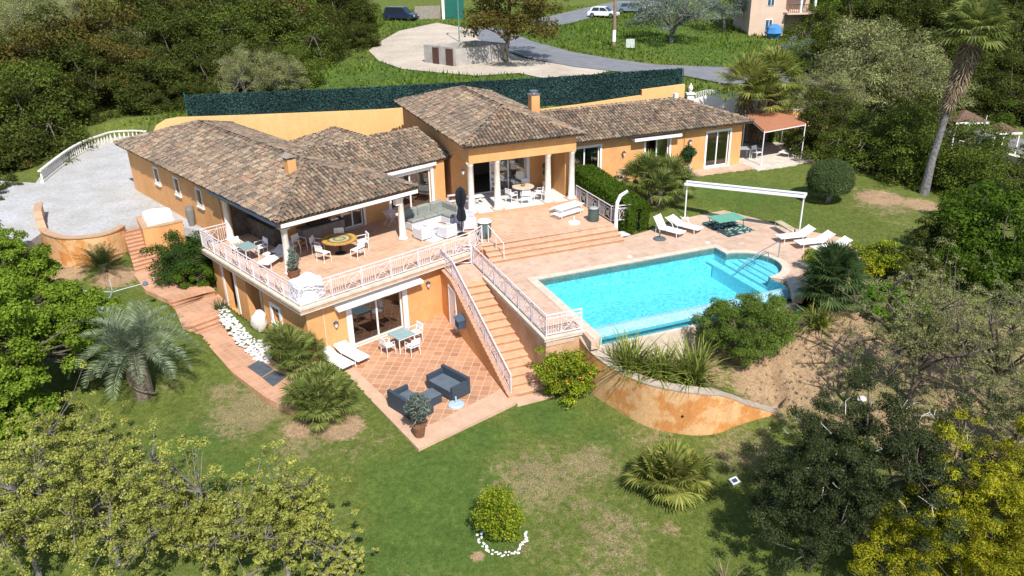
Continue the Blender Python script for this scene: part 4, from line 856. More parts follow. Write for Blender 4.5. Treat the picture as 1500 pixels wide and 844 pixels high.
# wall lamps, pipes, cameras
def lamp(fr, u, v, z, name='wall_lamp'):
    b = MB(fr); b.lathe([(.05, z - .2), (.09, z - .05), (.1, z)], 8, c=(u, v)); o = hb(b, name, WHITE); hb(MB(fr).lathe([(.13, z), (.02, z + .1)], 8, c=(u, v)), 'cap', MATS['green_post'] if 0 else GUTTER, o); return o
lamp(R, 10.6, 10.7, 1.75); lamp(R, 15.35, 10.7, 1.95); lamp(L, 1.75, .33, -1.35); lamp(L, 6.8, .33, -1.0); lamp(R, -0.5, 8.6, 2.5)
hb(MB(L).tube([(1.25, .42, -.5), (1.25, .42, -3)], .012, 5).tube([(1.25, .38, -.48), (1.25, .5, -.4)], .06, 6), 'drain', STONEW)
hb(MB(R).tube([(15.0, 10.8, 2.7), (15.0, 10.8, 0.1)], .03, 6), 'downpipe', ORANGE)
hb(MB(L).tube([(1.45, 10.2, 2.5), (1.45, 10.55, 2.3), (1.58, 10.7, 2.0), (1.58, 10.7, -.2)], .035, 6), 'downpipe', ORANGE)
# ================================================================== planting
LG = lambda n, *c, **k: leafmat(n, list(c), **k)
OAKL = LG('holm_oak_leaves', (0.030, 0.042, 0.012), (0.055, 0.070, 0.018), (0.090, 0.105, 0.028), (0.140, 0.145, 0.050), g=(0.9, 0.95, 0.68))
OAKB = LG('brownish_oak_leaves', (0.045, 0.050, 0.016), (0.090, 0.090, 0.026), (0.145, 0.115, 0.040), (0.180, 0.155, 0.060), g=(1, 0.95, 0.7))
GREENL = LG('fresh_green_leaves', (0.085, 0.120, 0.016), (0.150, 0.205, 0.030), (0.230, 0.285, 0.050), (0.310, 0.350, 0.080))
LIMEL = LG('young_lime_leaves', (0.170, 0.185, 0.040), (0.300, 0.320, 0.080), (0.430, 0.440, 0.140), (0.520, 0.500, 0.240), trans=.45, g=(1.0, 1.02, 0.75))
OLIVL = LG('olive_leaves', (0.110, 0.120, 0.050), (0.200, 0.215, 0.090), (0.310, 0.320, 0.150), (0.420, 0.420, 0.250), g=(1, 1, 0.85))
SILV = LG('silver_leaves', (0.091, 0.117, 0.098), (0.169, 0.208, 0.169), (0.286, 0.325, 0.273), g=(1, 1, 1))
CLIPL = LG('clipped_grey_leaves', (0.060, 0.080, 0.045), (0.100, 0.125, 0.075), (0.150, 0.175, 0.110))
YELL = LG('golden_leaves', (0.100, 0.130, 0.012), (0.240, 0.240, 0.020), (0.420, 0.370, 0.035), (0.580, 0.500, 0.080), trans=.45, g=(.98, 1.05, .7))
HEDGEL = LG('hedge_leaves', (0.045, 0.075, 0.012), (0.085, 0.125, 0.022), (0.130, 0.180, 0.035))
BRIGHT = LG('bright_green_leaves', (0.070, 0.125, 0.015), (0.120, 0.200, 0.022), (0.170, 0.270, 0.035))
YGREEN = LG('yellow_green_leaves', (0.075, 0.112, 0.015), (0.165, 0.210, 0.027), (0.330, 0.330, 0.045), (0.540, 0.480, 0.075), g=(.85, 1.0, .6))
FANL = LG('fan_palm_leaves', (0.070, 0.100, 0.020), (0.140, 0.180, 0.045), (0.230, 0.260, 0.075), (0.380, 0.360, 0.150), g=(.95, 1, .9))
FANY = LG('yellowing_palm_leaves', (0.080, 0.110, 0.020), (0.170, 0.200, 0.045), (0.300, 0.300, 0.075), (0.480, 0.420, 0.150), g=(.95, 1, .9))
BUTIA = LG('silvery_palm_leaves', (0.130, 0.160, 0.100), (0.220, 0.250, 0.170), (0.340, 0.370, 0.280), (0.460, 0.480, 0.400), g=(.9, 1, .85))
SAGO = LG('sago_leaves', (0.033, 0.058, 0.019), (0.065, 0.098, 0.033), (0.104, 0.143, 0.052), g=(0.75, 0.85, 0.7))
SWORD = LG('sword_leaves', (0.090, 0.105, 0.030), (0.180, 0.195, 0.060), (0.315, 0.300, 0.105), (0.450, 0.405, 0.180))
DEADL = LG('dead_palm_thatch', (0.117, 0.085, 0.052), (0.208, 0.156, 0.104), (0.325, 0.260, 0.182), trans=.1, g=(1, 1, 1))
GOLDP = LG('golden_palm_leaves', (0.16, 0.15, 0.02), (0.32, 0.27, 0.04), (0.42, 0.36, 0.07))
OAKD = LG('dark_oak_leaves', (0.030, 0.042, 0.016), (0.060, 0.078, 0.030), (0.100, 0.120, 0.050), (0.170, 0.180, 0.100), g=(0.62, 0.68, 0.6))
LAURL = LG('laurel_leaves', (0.045, 0.065, 0.014), (0.085, 0.115, 0.024), (0.140, 0.170, 0.040), (0.200, 0.220, 0.070), g=(0.92, 1.0, 0.68))
RNG = np.random.default_rng(42)
def rock(b, rng, c, r, sq=.7):
    n = 7; V = []; 
    for j, (rr, z) in enumerate(((.6, -.5), (1, 0), (.8, .45), (.35, .7))): V += [(c[0] + r * rr * math.cos(6.283 * i / n + j) * rng.uniform(.8, 1.15), c[1] + r * rr * math.sin(6.283 * i / n + j) * rng.uniform(.8, 1.15), c[2] + r * z * sq) for i in range(n)]
    b.add(V, [(j * n + i, j * n + (i + 1) % n, (j + 1) * n + (i + 1) % n, (j + 1) * n + i) for j in range(3) for i in range(n)] + [tuple(3 * n + i for i in range(n))])
def unit(a): return a / np.maximum(np.linalg.norm(a, axis=-1, keepdims=True), 1e-9)
def leaves_on(rng, clumps, n, size, elong=0.5, low=-0.35, shell=0.5, droop=0.0, jitter=0.35):
    """clumps (k,4) centre+radius -> kite shaped leaves"""
    C = np.asarray(clumps, float); wgt = C[:, 3] ** 2; idx = rng.choice(len(C), n, p=wgt / wgt.sum()); d = unit(rng.normal(size=(n, 3)))
    bad = d[:, 2] < low; d[bad, 2] *= -0.6; d = unit(d)
    rad = C[idx, 3] * (1 - shell * rng.random(n) ** 1.8) * (1 + rng.normal(0, jitter * .35, n)); pos = C[idx, :3] + d * rad[:, None] * np.array([1, 1, 0.92])
    nrm = unit(d * 1.0 + np.array([0.05, -0.12, 0.35]) + rng.normal(0, 0.55, (n, 3))); t = unit(np.cross(nrm, rng.normal(size=(n, 3)))); t[:, 2] -= droop; t = unit(t); b = np.cross(nrm, t)
    s = (size * rng.uniform(0.6, 1.35, n))[:, None]
    V = np.stack([pos - t * s * .5, pos + b * s * elong * .5 + t * s * .05, pos + t * s * .5, pos - b * s * elong * .5 + t * s * .05], 1)
    return V.reshape(-1, 3)
def crown(rng, rx, ry, rz, k, cr0, cr1, lump=0.25, inner=0.3, zlow=-0.55):
    d = unit(rng.normal(size=(k * 3, 3))); d = d[d[:, 2] > zlow][:k]; k = len(d)
    f = 1 + lump * np.sin(d[:, 0] * 4.1 + rng.uniform(0, 6)) * np.cos(d[:, 1] * 3.7 + rng.uniform(0, 6)) + rng.normal(0, lump * .4, k)
    r = np.where(rng.random(k) < inner, rng.uniform(0.3, 0.8, k), rng.uniform(.8, 1, k)) * f
    c = d * r[:, None] * np.array([rx, ry, rz]); q = rng.uniform(cr0, cr1, k) * min(rx, rz)
    return np.concatenate([c, q[:, None]], 1)
def branches(b, rng, base, top, tips, r0, n_main=6, wob=0.15, sides=5, thin=0.25, frac=1.0):
    """trunk from base to top then limbs reaching towards clump centres"""
    base = Vector(base); top = Vector(top); hh = (top - base).length
    mid = base.lerp(top, .5) + Vector((rng.normal(0, wob * .3 * hh), rng.normal(0, wob * .3 * hh), 0)); b.tube([base - Vector((0, 0, .15)), mid, top], [r0, r0 * .8, r0 * .6], 8)
    T = [Vector(t[:3]) for t in tips]; order = list(range(len(T))); rng.shuffle(order); main = order[:n_main]; limbs = []
    for i in main:
        s = base.lerp(top, rng.uniform(.65, 1.0)); m = s.lerp(T[i], .5) + Vector(tuple(rng.normal(0, wob * .6, 3))) + Vector((0, 0, .12 * (T[i] - s).length)); b.tube([s, m, T[i]], [r0 * .5, r0 * .32, r0 * .1], sides); limbs.append((s, m, T[i]))
    for i in order[n_main:n_main + int((len(order) - n_main) * frac)]:
        best = min(((l[1].lerp(l[2], f) if f > 0 else l[0].lerp(l[1], 1 + f)) for l in limbs for f in (-.4, 0.0, .3, .6)), key=lambda p: (p - T[i]).length)
        m = best.lerp(T[i], .5) + Vector(tuple(rng.normal(0, wob * .4, 3))); b.tube([best, m, T[i]], [r0 * thin, r0 * thin * .6, r0 * .05], 4)
def make_tree(name, label, cat, loc, rx, ry, rz, zc, lm, nleaf, size, k=46, cr=(0.26, 0.42), bark=None, r0=0.16, elong=.5, lump=.25, group=None, seed=None, zlow=-.55, inner=.3, shell=.5, n_main=6, limb_thin=.25, kind_trunk=True, frac=1.0, low=-.35, lean=(0, 0)):
    rng = np.random.default_rng(seed if seed is not None else int(RNG.integers(1e9)))
    t = thing(name, label, cat, loc, 0, group)
    C = crown(rng, rx, ry, rz, k, cr[0], cr[1], lump, inner, zlow); C[:, :3] += np.array([lean[0], lean[1], zc]); C[:, 2] = np.maximum(C[:, 2], C[:, 3] * .5)
    V = leaves_on(rng, C, nleaf, size, elong, low, shell)
    V[:, 2] = np.maximum(V[:, 2], 0.02)
    fastmesh('crown', V, np.arange(len(V)).reshape(-1, 4), lm, parent=t)
    if kind_trunk:
        b = MB(); branches(b, rng, (0, 0, -.1), (lean[0] * .6, lean[1] * .6, max(.4, zc - rz * .35)), [tuple(c) for c in C], r0, n_main, .2, 5, limb_thin, frac); b.build('trunk', bark or BARK, t)
    return t
# ---- far wood: four oak prototypes, then copies
def crownat(px, py, y):  # crown centre on a line of sight at distance y
    d = ray(px, py); k = y / d.y; return d.x * k, y, H + d.z * k
PROTO = {}
def proto(key, **k):
    t = make_tree(**k); PROTO[key] = t; t['_used'] = 0; return t
def placetree(key, px, py, y, r, label, name=None, group=None, cat='tree', base=None):
    """put a copy of prototype (crown radius 1 unit = its rx) so the crown centre sits on the sight line at distance y"""
    p = PROTO[key]; R0 = p['_r']; x, yy, zc = crownat(px, py, y); s = r / R0; g = gz(x, yy); h = max(zc - g, p['_zc'] * s * .55)
    rot = RNG.uniform(0, 6.28); sz = h / p['_zc']; sc = (s, s, min(max(sz, s * .92), s * 1.5)); g = min(g, zc - sc[2] * p['_zc'] + .1)
    
    if not p['_used']: o = p; p['_used'] = 1; o.location = (x, yy, g - .1); o.rotation_euler = (0, 0, rot); o.scale = sc; o['label'] = label
    else: o = copy_tree(p, (x, yy, g - .1), rot, label, sc)
    if group: o['group'] = group
    elif 'group' in o: del o['group']
    if name: o.name = name
    return o
def mk(key, name, lm, r, zc, rz, nleaf, size, bark=BARK, **k):
    t = make_tree(name, 'x', 'tree', (0, 0, 0), r, r, rz, zc, lm, nleaf, size, bark=bark, **k); t['_r'] = r; t['_zc'] = zc; t['_used'] = 0; PROTO[key] = t
for i in range(4): mk('oak%d' % i, 'oak_tree', OAKL, 4.2, 4.0, 4.0, 24000, 0.23, k=75, cr=(.16, .30), seed=100 + i, r0=.28, lump=.3, zlow=-.95)
mk('brown', 'oak_tree', OAKB, 4.0, 5.2, 3.6, 14000, 0.25, k=55, cr=(.2, .36), seed=120, r0=.26, lump=.3, zlow=-.4)
mk('green', 'broadleaf_tree', LAURL, 4.0, 3.9, 3.8, 20000, 0.2, k=90, cr=(.17, .32), seed=121, r0=.24, lump=.3, zlow=-.95)
mk('bright', 'broadleaf_tree', BRIGHT, 4.0, 4.8, 3.6, 15000, 0.24, k=60, cr=(.2, .36), seed=122, r0=.24, lump=.3)
mk('olive', 'olive_tree', OLIVL, 3.2, 3.2, 2.9, 24000, 0.15, k=100, cr=(.18, .32), seed=123, r0=.22, lump=.3, bark=GREYBARK, elong=.35)
mk('grey', 'olive_tree', SILV, 3.0, 3.4, 2.4, 9000, 0.19, k=50, cr=(.2, .36), seed=124, r0=.2, lump=.3, bark=GREYBARK, elong=.35)
mk('bush', 'bush', HEDGEL, 1.4, 1.0, 1.0, 6500, 0.12, k=40, cr=(.22, .4), seed=125, r0=.06, zlow=-.8)
mk('dbush', 'bush', OAKL, 1.4, 1.0, 1.0, 6500, 0.13, k=40, cr=(.22, .4), seed=126, r0=.06, zlow=-.8)
mk('cypress', 'cypress_tree', HEDGEL, .6, 2.4, 2.4, 5000, 0.13, k=40, cr=(.5, .8), seed=127, r0=.08, zlow=-.95, inner=.5)
WOOD = 'evergreen oaks in the dense wood at the upper left'; WLAB = 'dark evergreen oak crowded among the others in the wood beyond the white gravel yard'
for i, (px, py, y, r) in enumerate([(28,235,57,3.9),(60,165,64,3.8),(20,180,64,5),(112,138,69,3.9),(190,118,71,3.4),(250,140,68,4),(310,120,70,3.8),(370,112,70,3.2),(430,118,70,2.8),(60,110,74,5),(150,90,78,5),
        (215,85,80,4.5),(290,70,80,5),(360,60,84,5),(430,70,84,4.6),(480,90,84,3.2),(330,20,95,5.5),(400,15,98,5.5),(460,22,100,5),(250,25,95,5),(190,30,98,4.5),(5,60,85,4.5),(-25,330,50,2.8),(228,150,66,1.6),(300,150,66,2.4),(505,8,112,4),(40,200,60,4.4),(0,130,68,4.5),(-15,270,54,3.2),(110,60,92,4),(180,85,86,4.5),(250,95,76,4),(330,80,78,4),(400,60,90,4.5),(440,40,94,4.5),(470,60,90,3.5),(120,110,75,4.5),(500,30,105,4.5),(345,45,90,4.5),(290,15,100,5),(40,130,68,4.5),(0,190,60,4),(-20,250,55,4)]):
    if i % 6 == 2: placetree('green', px, py, y, r, 'mid green broadleaf tree mixed in among the dark oaks of the wood', name='broadleaf_tree', group='broadleaf trees in the wood')
    elif i % 6 == 4: placetree('brown', px, py, y, r, 'brownish oak mixed in among the dark oaks of the wood', group='brownish oaks in the wood')
    elif px < 230 and py < 95: placetree('olive', px, py, y, r * .75, 'pale olive tree on the terraced slope behind the dark wood', name='olive_tree', group='olive trees on the terraced slope')
    else: placetree('oak%d' % (i % 4), px, py, y, r, WLAB, group=WOOD)
placetree('olive', 60, 35, 110, 5.5, 'grey green bush like tree on the terraced slope at the upper left', name='olive_tree')
for q in ((120, 30, 105, 3.5), (150, 45, 100, 2.5), (20, 90, 80, 3)): placetree('olive', *q, 'small olive toned tree among the dry terraces at the upper left', name='olive_tree', group='olive trees on the dry terraces')
placetree('olive', 355, 112, 64, 1.9, 'grey green leaved shrub behind the left end of the leafy screen fence', name='shrub')
placetree('olive', 405, 114, 65, 2.1, 'greyish shrub at the edge of the meadow behind the screen fence', name='shrub')
placetree('green', 275, 42, 92, 2.6, 'small yellowish green tree in the middle of the dark wood', name='broadleaf_tree')
placetree('oak1', 530, 60, 92, 2.4, 'leaning oak at the edge of the pale dirt lot')
placetree('brown', 745, 30, 79, 4.4, 'big rusty green oak standing over the concrete bin enclosure')
placetree('oak2', 600, 2, 140, 3.5, 'dark oak directly behind the parked dark blue car'); placetree('oak0', 660, -15, 142, 4, 'dark oak above the green gate at the top of the photo')
placetree('oak1', 820, 2, 135, 3.5, 'dark oak beside the side road left of the white car')
placetree('grey', 985, 25, 92, 4.2, 'light olive tree standing alone in the green roadside field', name='olive_tree')
placetree('grey', 1062, 15, 100, 3.0, 'wispy grey willow like tree left of the pink house', name='willow_tree')
placetree('bright', 1215, 10, 110, 5.0, 'bright green tree just right of the pink house'); placetree('bright', 1290, -5, 112, 5, 'bright green tree at the top behind the olive trees')
placetree('green', 1200, 60, 95, 4.0, 'darker green tree below the bright green one beside the pink house', name='broadleaf_tree')
for q in ((1250, 40, 96, 4.5), (1350, 90, 76, 3.8), (1400, 95, 74, 3.8), (1460, 120, 68, 3.5), (1310, 20, 104, 5), (1420, 5, 102, 5), (1235, 90, 74, 3), (1190, 100, 76, 2.6), (1500, 50, 90, 4), (1430, 130, 66, 2.6), (1330, 40, 92, 4.5), (1390, 40, 90, 4.5), (1440, 60, 86, 4.5), (1490, 90, 72, 4.2), (1480, 20, 98, 5), (1260, 75, 84, 3.6), (1310, 85, 80, 3.8)):
    placetree('oak%d' % (q[0] % 4), *q, 'dark evergreen oak in the mass of trees at the upper right', group='evergreen oaks at the upper right')
placetree('grey', 1160, 90, 78, 2.4, 'grey olive tree in front of the pink house balcony', name='olive_tree')
placetree('olive', 1275, 115, 62, 4.6, 'large pale olive tree left of the tall leaning palm', name='olive_tree')
placetree('olive', 1215, 150, 58, 2.4, 'small olive tree behind the brown canopy', name='olive_tree')
placetree('oak3', 1205, 180, 54, 2.2, 'narrow dark evergreen right of the brown canopy')
placetree('olive', 1330, 150, 60, 3.6, 'second pale olive tree touching the tall palm trunk', name='olive_tree')
placetree('dbush', 1350, 175, 56, 2.4, 'dark round shrub left of the tall palm trunk')
placetree('green', 1340, 255, 48, 2.3, 'laurel bush touching the foot of the tall leaning palm', name='laurel_bush')
placetree('green', 1310, 230, 49, 2.8, 'dense bushy green tree behind the round clipped tree', name='laurel_bush'); placetree('green', 1255, 215, 51, 2.2, 'green laurel bush directly behind the clipped ball tree', name='laurel_bush')
placetree('green', 1395, 240, 47, 2.9, 'broad laurel bush just right of the tall palm trunk', name='laurel_bush'); placetree('green', 1440, 270, 45, 2.3, 'laurel bush beside the golden palm fronds', name='laurel_bush')
placetree('oak2', 1480, 265, 47, 2.6, 'dark green bush at the right edge beside the road wall'); placetree('oak0', 1445, 165, 62, 3.2, 'dark tree in front of the brown gazebo roofs')
placetree('oak1', 1490, 190, 60, 3.4, 'dark tree at the right edge above the road wall')
placetree('cypress', 1467, 200, 55, .55, 'slim cypress standing beside the road wall at the far right'); placetree('cypress', 1166, 120, 63, .6, 'slim cypress at the right end of the gate wall')
placetree('dbush', 1330, 195, 52, 1.8, 'dark shrub in the gap below the large pale olive tree'); placetree('dbush', 1180, 215, 53, 1.3, 'low dark shrub behind the lounger under the canopy')
placetree('bush', 1450, 335, 36, 2.6, 'wide green shrub at the right edge below the lawn'); placetree('dbush', 1385, 350, 36, 1.5, 'dark green shrub at the lower edge of the right lawn')
placetree('bush', 1430, 300, 40, 1.5, 'leafy shrub at the corner of the right lawn')
placetree('dbush', 1330, 390, 33, 1.3, 'small dark shrub among the dry slope plants at the right')
for q in ((40, 285, 49, 1.8), (15, 305, 46, 2.0), (62, 245, 53, 1.8), (85, 222, 56, 1.8), (165, 187, 63, 1.7), (190, 182, 65, 1.7), (240, 160, 64, 1.8)): placetree('dbush', q[0] - 26, q[1] - 6, q[2] + 1.5, q[3] * .62, 'dark shrub in the undergrowth just outside the white balustrade', group='undergrowth shrubs outside the balustrade')
# ---- nearer individual plants
def gtree(name, label, cat, px, py, *a, **k): return make_tree(name, label, cat, G(px, py), *a, **k)
for q, l_ in (((1480, 350, 34, 2.2), 'round green shrub at the right edge just below the other wide shrub'), ((1495, 400, 31, 2.0), 'green shrub at the right edge above the sparse trees'), ((1420, 385, 33, 1.3), 'green shrub between the lawn corner and the sparse right trees')): placetree('green' if 0 else 'bush', *q, l_)
# clipped ball tree
t = thing('clipped_tree', 'round clipped grey green ball tree on the right lawn', 'tree', G(1212, 296)); rng = np.random.default_rng(5)
V = leaves_on(rng, np.array([[0, 0, 1.35, 1.28]]), 26000, .085, .5, low=-.6, shell=.12, jitter=.12); V[:, 2] = 1.35 + (V[:, 2] - 1.35) * .95; fastmesh('crown', V, np.arange(len(V)).reshape(-1, 4), CLIPL, parent=t)
MB().tube([(0, 0, -.1), (.05, 0, .5), (0, .05, 1.2)], [.16, .12, .1], 8).tube([(0, 0, .4), (.4, .1, 1.1)], [.08, .05], 6).tube([(0, 0, .4), (-.35, -.1, 1.1)], [.08, .05], 6).build('trunk', GREYBARK, t)
def hedge(name, label, path, w, h, lm, n, size, seed=1, z0=0):
    """clipped hedge along a path of world points"""
    rng = np.random.default_rng(seed); t = thing(name, label, 'hedge', path[0]); P = np.array(path, float); seg = np.linalg.norm(P[1:, :2] - P[:-1, :2], axis=1); cum = np.concatenate([[0], np.cumsum(seg)])
    s = rng.uniform(0, cum[-1], n); s = np.where(rng.random(n) < .10, cum[-1] - .02, s); k = np.clip(np.searchsorted(cum, s) - 1, 0, len(seg) - 1); f = (s - cum[k]) / seg[k]; c = P[k] + (P[k + 1] - P[k]) * f[:, None]; d = unit(P[k + 1] - P[k]); nn = np.stack([-d[:, 1], d[:, 0], 0 * s], 1)
    end = np.minimum(s, cum[-1] - s); rnd_ = np.clip(end / (w * .25), 0.0, 1) ** .5; capm = s > cum[-1] - .03; rnd_ = np.where(capm, rng.random(n) ** .5, rnd_)
    u = rng.random(n); A = np.where(u < .42, rng.uniform(-1, 1, n), np.sign(rng.uniform(-1, 1, n))); Zr = np.where(u < .42, 1.0, rng.uniform(0.02, 1, n)); A = A * rnd_
    A *= np.where(Zr > .85, .93, 1.0); hh = h if np.isscalar(h) else np.interp(s, cum, h)
    pos = c + nn * (A * w / 2 + rng.normal(0, .04, n))[:, None]; pos[:, 2] += Zr * hh * (1 - .08 * (1 - rnd_)) + rng.normal(0, .045, n)
    nrm = np.where((u < .42)[:, None], np.array([0, 0, 1.0]), nn * np.sign(A)[:, None]); nrm = unit(nrm + rng.normal(0, .5, (n, 3))); tt = unit(np.cross(nrm, rng.normal(size=(n, 3)))); b = np.cross(nrm, tt); sz = (size * rng.uniform(.6, 1.3, n))[:, None]
    V = np.stack([pos - tt * sz * .5, pos + b * sz * .28, pos + tt * sz * .5, pos - b * sz * .28], 1).reshape(-1, 3) - np.array(path[0]); fastmesh('foliage', V, np.arange(len(V)).reshape(-1, 4), lm, parent=t)
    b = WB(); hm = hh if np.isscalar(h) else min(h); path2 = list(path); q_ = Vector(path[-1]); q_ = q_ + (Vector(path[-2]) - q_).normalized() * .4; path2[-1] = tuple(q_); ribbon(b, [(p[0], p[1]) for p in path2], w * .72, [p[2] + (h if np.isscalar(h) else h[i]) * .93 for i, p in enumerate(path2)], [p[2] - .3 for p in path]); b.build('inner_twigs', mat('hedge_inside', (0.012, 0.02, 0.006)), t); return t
hedge('clipped_hedge', 'thick clipped green hedge between the terrace railing and the fan palms', [R(7.05, 9.6, -.25), R(7.05, 8.0, -.3), R(7.15, 6.2, -.4), R(7.35, 4.9, -.5), R(7.6, 3.75, -.6)], 1.5, [1.9, 1.9, 1.75, 1.6, 1.45], HEDGEL, 30000, .10)
# bush by the entrance steps, olive by the pool, citrus bush, lemon bush
gtree('oleander_bush', 'big rounded oleander bush between the entrance steps and the left terrace', 'bush', 278, 408, 1.6, 1.5, 1.35, 1.15, LG('oleander_leaves', (0.03, 0.055, 0.018), (0.055, 0.095, 0.03), (0.09, 0.14, 0.05)), 16000, .13, k=60, cr=(.2, .36), r0=.06, zlow=-.9, elong=.3, seed=31)
gtree('oleander_bush', 'lower bushy shrub at the foot of the left house corner', 'bush', 290, 418, .9, .8, .6, .5, HEDGEL, 5000, .11, k=30, r0=.04, zlow=-.9, seed=32)
gtree('lavender_bush', 'small silvery lavender tuft beside the garden path', 'bush', 253, 412, .5, .5, .35, .3, SILV, 2200, .09, k=20, r0=.02, zlow=-.9, elong=.25, seed=33)
gtree('pittosporum_bush', 'big dark green bush overhanging the front corner of the pool', 'bush', 1090, 520, 1.95, 1.4, 1.25, 1.25, LG('pittosporum_leaves', (0.06, 0.09, 0.02), (0.11, 0.15, 0.035), (0.17, 0.21, 0.055), (0.25, 0.28, 0.12)), 56000, .085, k=170, cr=(.14, .28), lump=.1, r0=.08, zlow=-.8, elong=.32, seed=34)
cb = gtree('citrus_bush', 'bushy citrus shrub with orange fruit at the foot of the platform wall', 'bush', 828, 582, 1.15, .95, 1.0, .95, YGREEN, 13000, .09, k=50, cr=(.22, .38), r0=.05, zlow=-.9, seed=35)
b = MB(); rg = np.random.default_rng(9)
for i in range(15):
    d = unit(rg.normal(size=3)); d[2] = abs(d[2]); d[1] = -abs(d[1]); p = d * np.array([1.05, .9, .95]) * rg.uniform(.85, 1.05) + np.array([0, 0, .95]); b.lathe([(.005, -.035), (.03, -.015), (.034, .01), (.024, .03), (.004, .038)], 6, M=Matrix.Translation(tuple(p)))
b.build('fruit', mat('orange_fruit', (0.8, 0.30, 0.03), (0.7, 0.22, 0.02)), cb)
gtree('laurel_bush', 'rounded laurel bush inside a ring of white stones on the front lawn', 'bush', 737, 790, .62, .62, .95, .95, YGREEN, 9000, .075, k=46, cr=(.3, .5), r0=.05, zlow=-.9, seed=36)
gtree('flowering_bush', 'yellow flowering shrub right of the white pool loungers', 'bush', 1285, 405, 1.0, 1.0, .8, .8, YGREEN, 8000, .10, k=40, r0=.04, zlow=-.8, seed=37)
gtree('flowering_bush', 'golden leaved shrub behind the fan palm at the right end of the pool', 'bush', 1272, 410, .55, .5, .5, .7, YELL, 3000, .10, k=24, r0=.03, zlow=-.8, seed=38)
gtree('green_bush', 'bright fresh green bush on the dry slope right of the pool', 'bush', 1290, 460, 1.2, 1.0, .65, .55, BRIGHT, 7000, .11, k=40, r0=.04, zlow=-.8, seed=39)
gtree('green_bush', 'bright green weed patch on the slope under the bare tree', 'bush', 1340, 465, .8, .7, .45, .4, BRIGHT, 3500, .11, k=24, r0=.04, zlow=-.8, seed=40)
gtree('lavender_bush', 'little purple grey lavender cushion on the sandy slope below the pool', 'bush', 1168, 482, .4, .4, .28, .22, LG('lavender', (0.10, 0.08, 0.11), (0.16, 0.13, 0.18), (0.12, .14, .09)), 1500, .08, k=16, r0=.02, zlow=-.9, elong=.2, seed=41)
gtree('yellow_bush', 'yellow green shrub beside the loungers at the corner of the deck', 'bush', 1192, 400, .6, .6, .55, .6, YGREEN, 3000, .09, k=24, r0=.03, seed=42)
# big foreground trees
gtree('fig_tree', 'dense fresh green tree filling the left edge in front of the gravel yard', 'tree', 45, 600, 2.8, 2.5, 2.6, 3.0, GREENL, 80000, .11, k=200, cr=(.10, .2), r0=.2, seed=51, elong=.65, lump=.3)
gtree('fig_tree', 'smaller fresh green tree in front of the curved garden wall', 'tree', 120, 545, 1.8, 1.6, 1.7, 2.1, GREENL, 36000, .11, k=130, cr=(.16, .28), r0=.14, seed=52, elong=.65)
gtree('fig_tree', 'green tree at the lower edge of the big left tree', 'tree', 15, 670, 1.8, 1.6, 1.5, 1.8, GREENL, 34000, .11, k=120, cr=(.16, .28), r0=.14, seed=53, elong=.65)
def sparse(name, label, px, py, rx, ry, rz, zc, lm, seed, k=400, per=70, size=.07, cl=(.05, .11), bark=GREYBARK, n_main=14, r0=.12, inner=.6, elong=.7, zlow=-.5):
    return gtree(name, label, 'tree', px, py, rx, ry, rz * 1.12, zc, lm, k * per, size, k=k, cr=cl, bark=bark, n_main=n_main, r0=r0 * .8, seed=seed, inner=inner, frac=.6, limb_thin=.18, lump=.5, elong=elong, zlow=zlow, shell=.9)
sparse('young_oak_tree', 'budding lime green tree at the lower left corner', 60, 850, 2.3, 2.0, 1.9, 2.5, LIMEL, 61)
sparse('young_oak_tree', 'budding lime green tree second from the left corner', 175, 830, 2.2, 2.0, 2.1, 2.7, LIMEL, 62)
sparse('young_oak_tree', 'budding lime green tree in front of the silvery feather palm', 300, 850, 2.0, 1.8, 1.7, 2.2, LIMEL, 63)
sparse('young_oak_tree', 'budding lime green tree nearest to the lush front lawn', 425, 850, 1.9, 1.8, 1.7, 2.1, LIMEL, 64)
sparse('young_oak_tree', 'tall budding tree rising behind the other lime green ones at the left', 120, 740, 1.7, 1.6, 1.5, 2.3, LIMEL, 65, k=260)
sparse('young_oak_tree', 'low budding tree cut by the lower edge of the photo beside the lawn', 500, 860, 1.0, 1.0, .8, .9, LIMEL, 66, k=130)
gtree('cork_oak_tree', 'large dark cork oak with pale dead twigs at the lower right', 'tree', 1265, 790, 3.0, 2.6, 2.1, 2.7, OAKD, 120000, .062, k=330, cr=(.08, .16), r0=.16, seed=71, lump=.4, frac=.2, n_main=5, limb_thin=.14, shell=.8, bark=BARK)
gtree('cork_oak_tree', 'dark oak joining the cork oak at its lower left side', 'tree', 1180, 830, 1.8, 1.6, 1.4, 1.8, OAKD, 42000, .062, k=160, cr=(.10, .2), r0=.12, seed=72, frac=.2, lump=.35, limb_thin=.16, shell=.8, bark=GREYBARK)
sparse('almond_tree', 'nearly bare olive toned tree with dark limbs on the right slope', 1330, 590, 2.6, 2.2, 2.1, 2.7, OLIVL, 73, k=520, per=62, size=.06, cl=(.045, .10), bark=BARK, n_main=18, r0=.17, elong=.4)
sparse('almond_tree', 'sparse tree with thin dark branches at the right edge', 1450, 600, 2.3, 2.0, 2.0, 2.6, OLIVL, 74, k=420, per=62, size=.06, cl=(.045, .10), bark=BARK, n_main=16, r0=.15, elong=.4)
sparse('almond_tree', 'twiggy tree with pale leaves in front of the golden tree at the right edge', 1480, 680, 1.9, 1.6, 1.5, 2.0, OLIVL, 80, k=300, per=62, size=.06, cl=(.045, .10), bark=BARK, n_main=14, r0=.12, elong=.4)
sparse('almond_tree', 'low bare branching tree casting a web of shadow on the sandy slope', 1240, 590, 1.2, 1.1, .9, 1.3, OLIVL, 75, k=60, per=30, size=.07, cl=(.08, .14), bark=BARK, n_main=12, r0=.09, elong=.4)
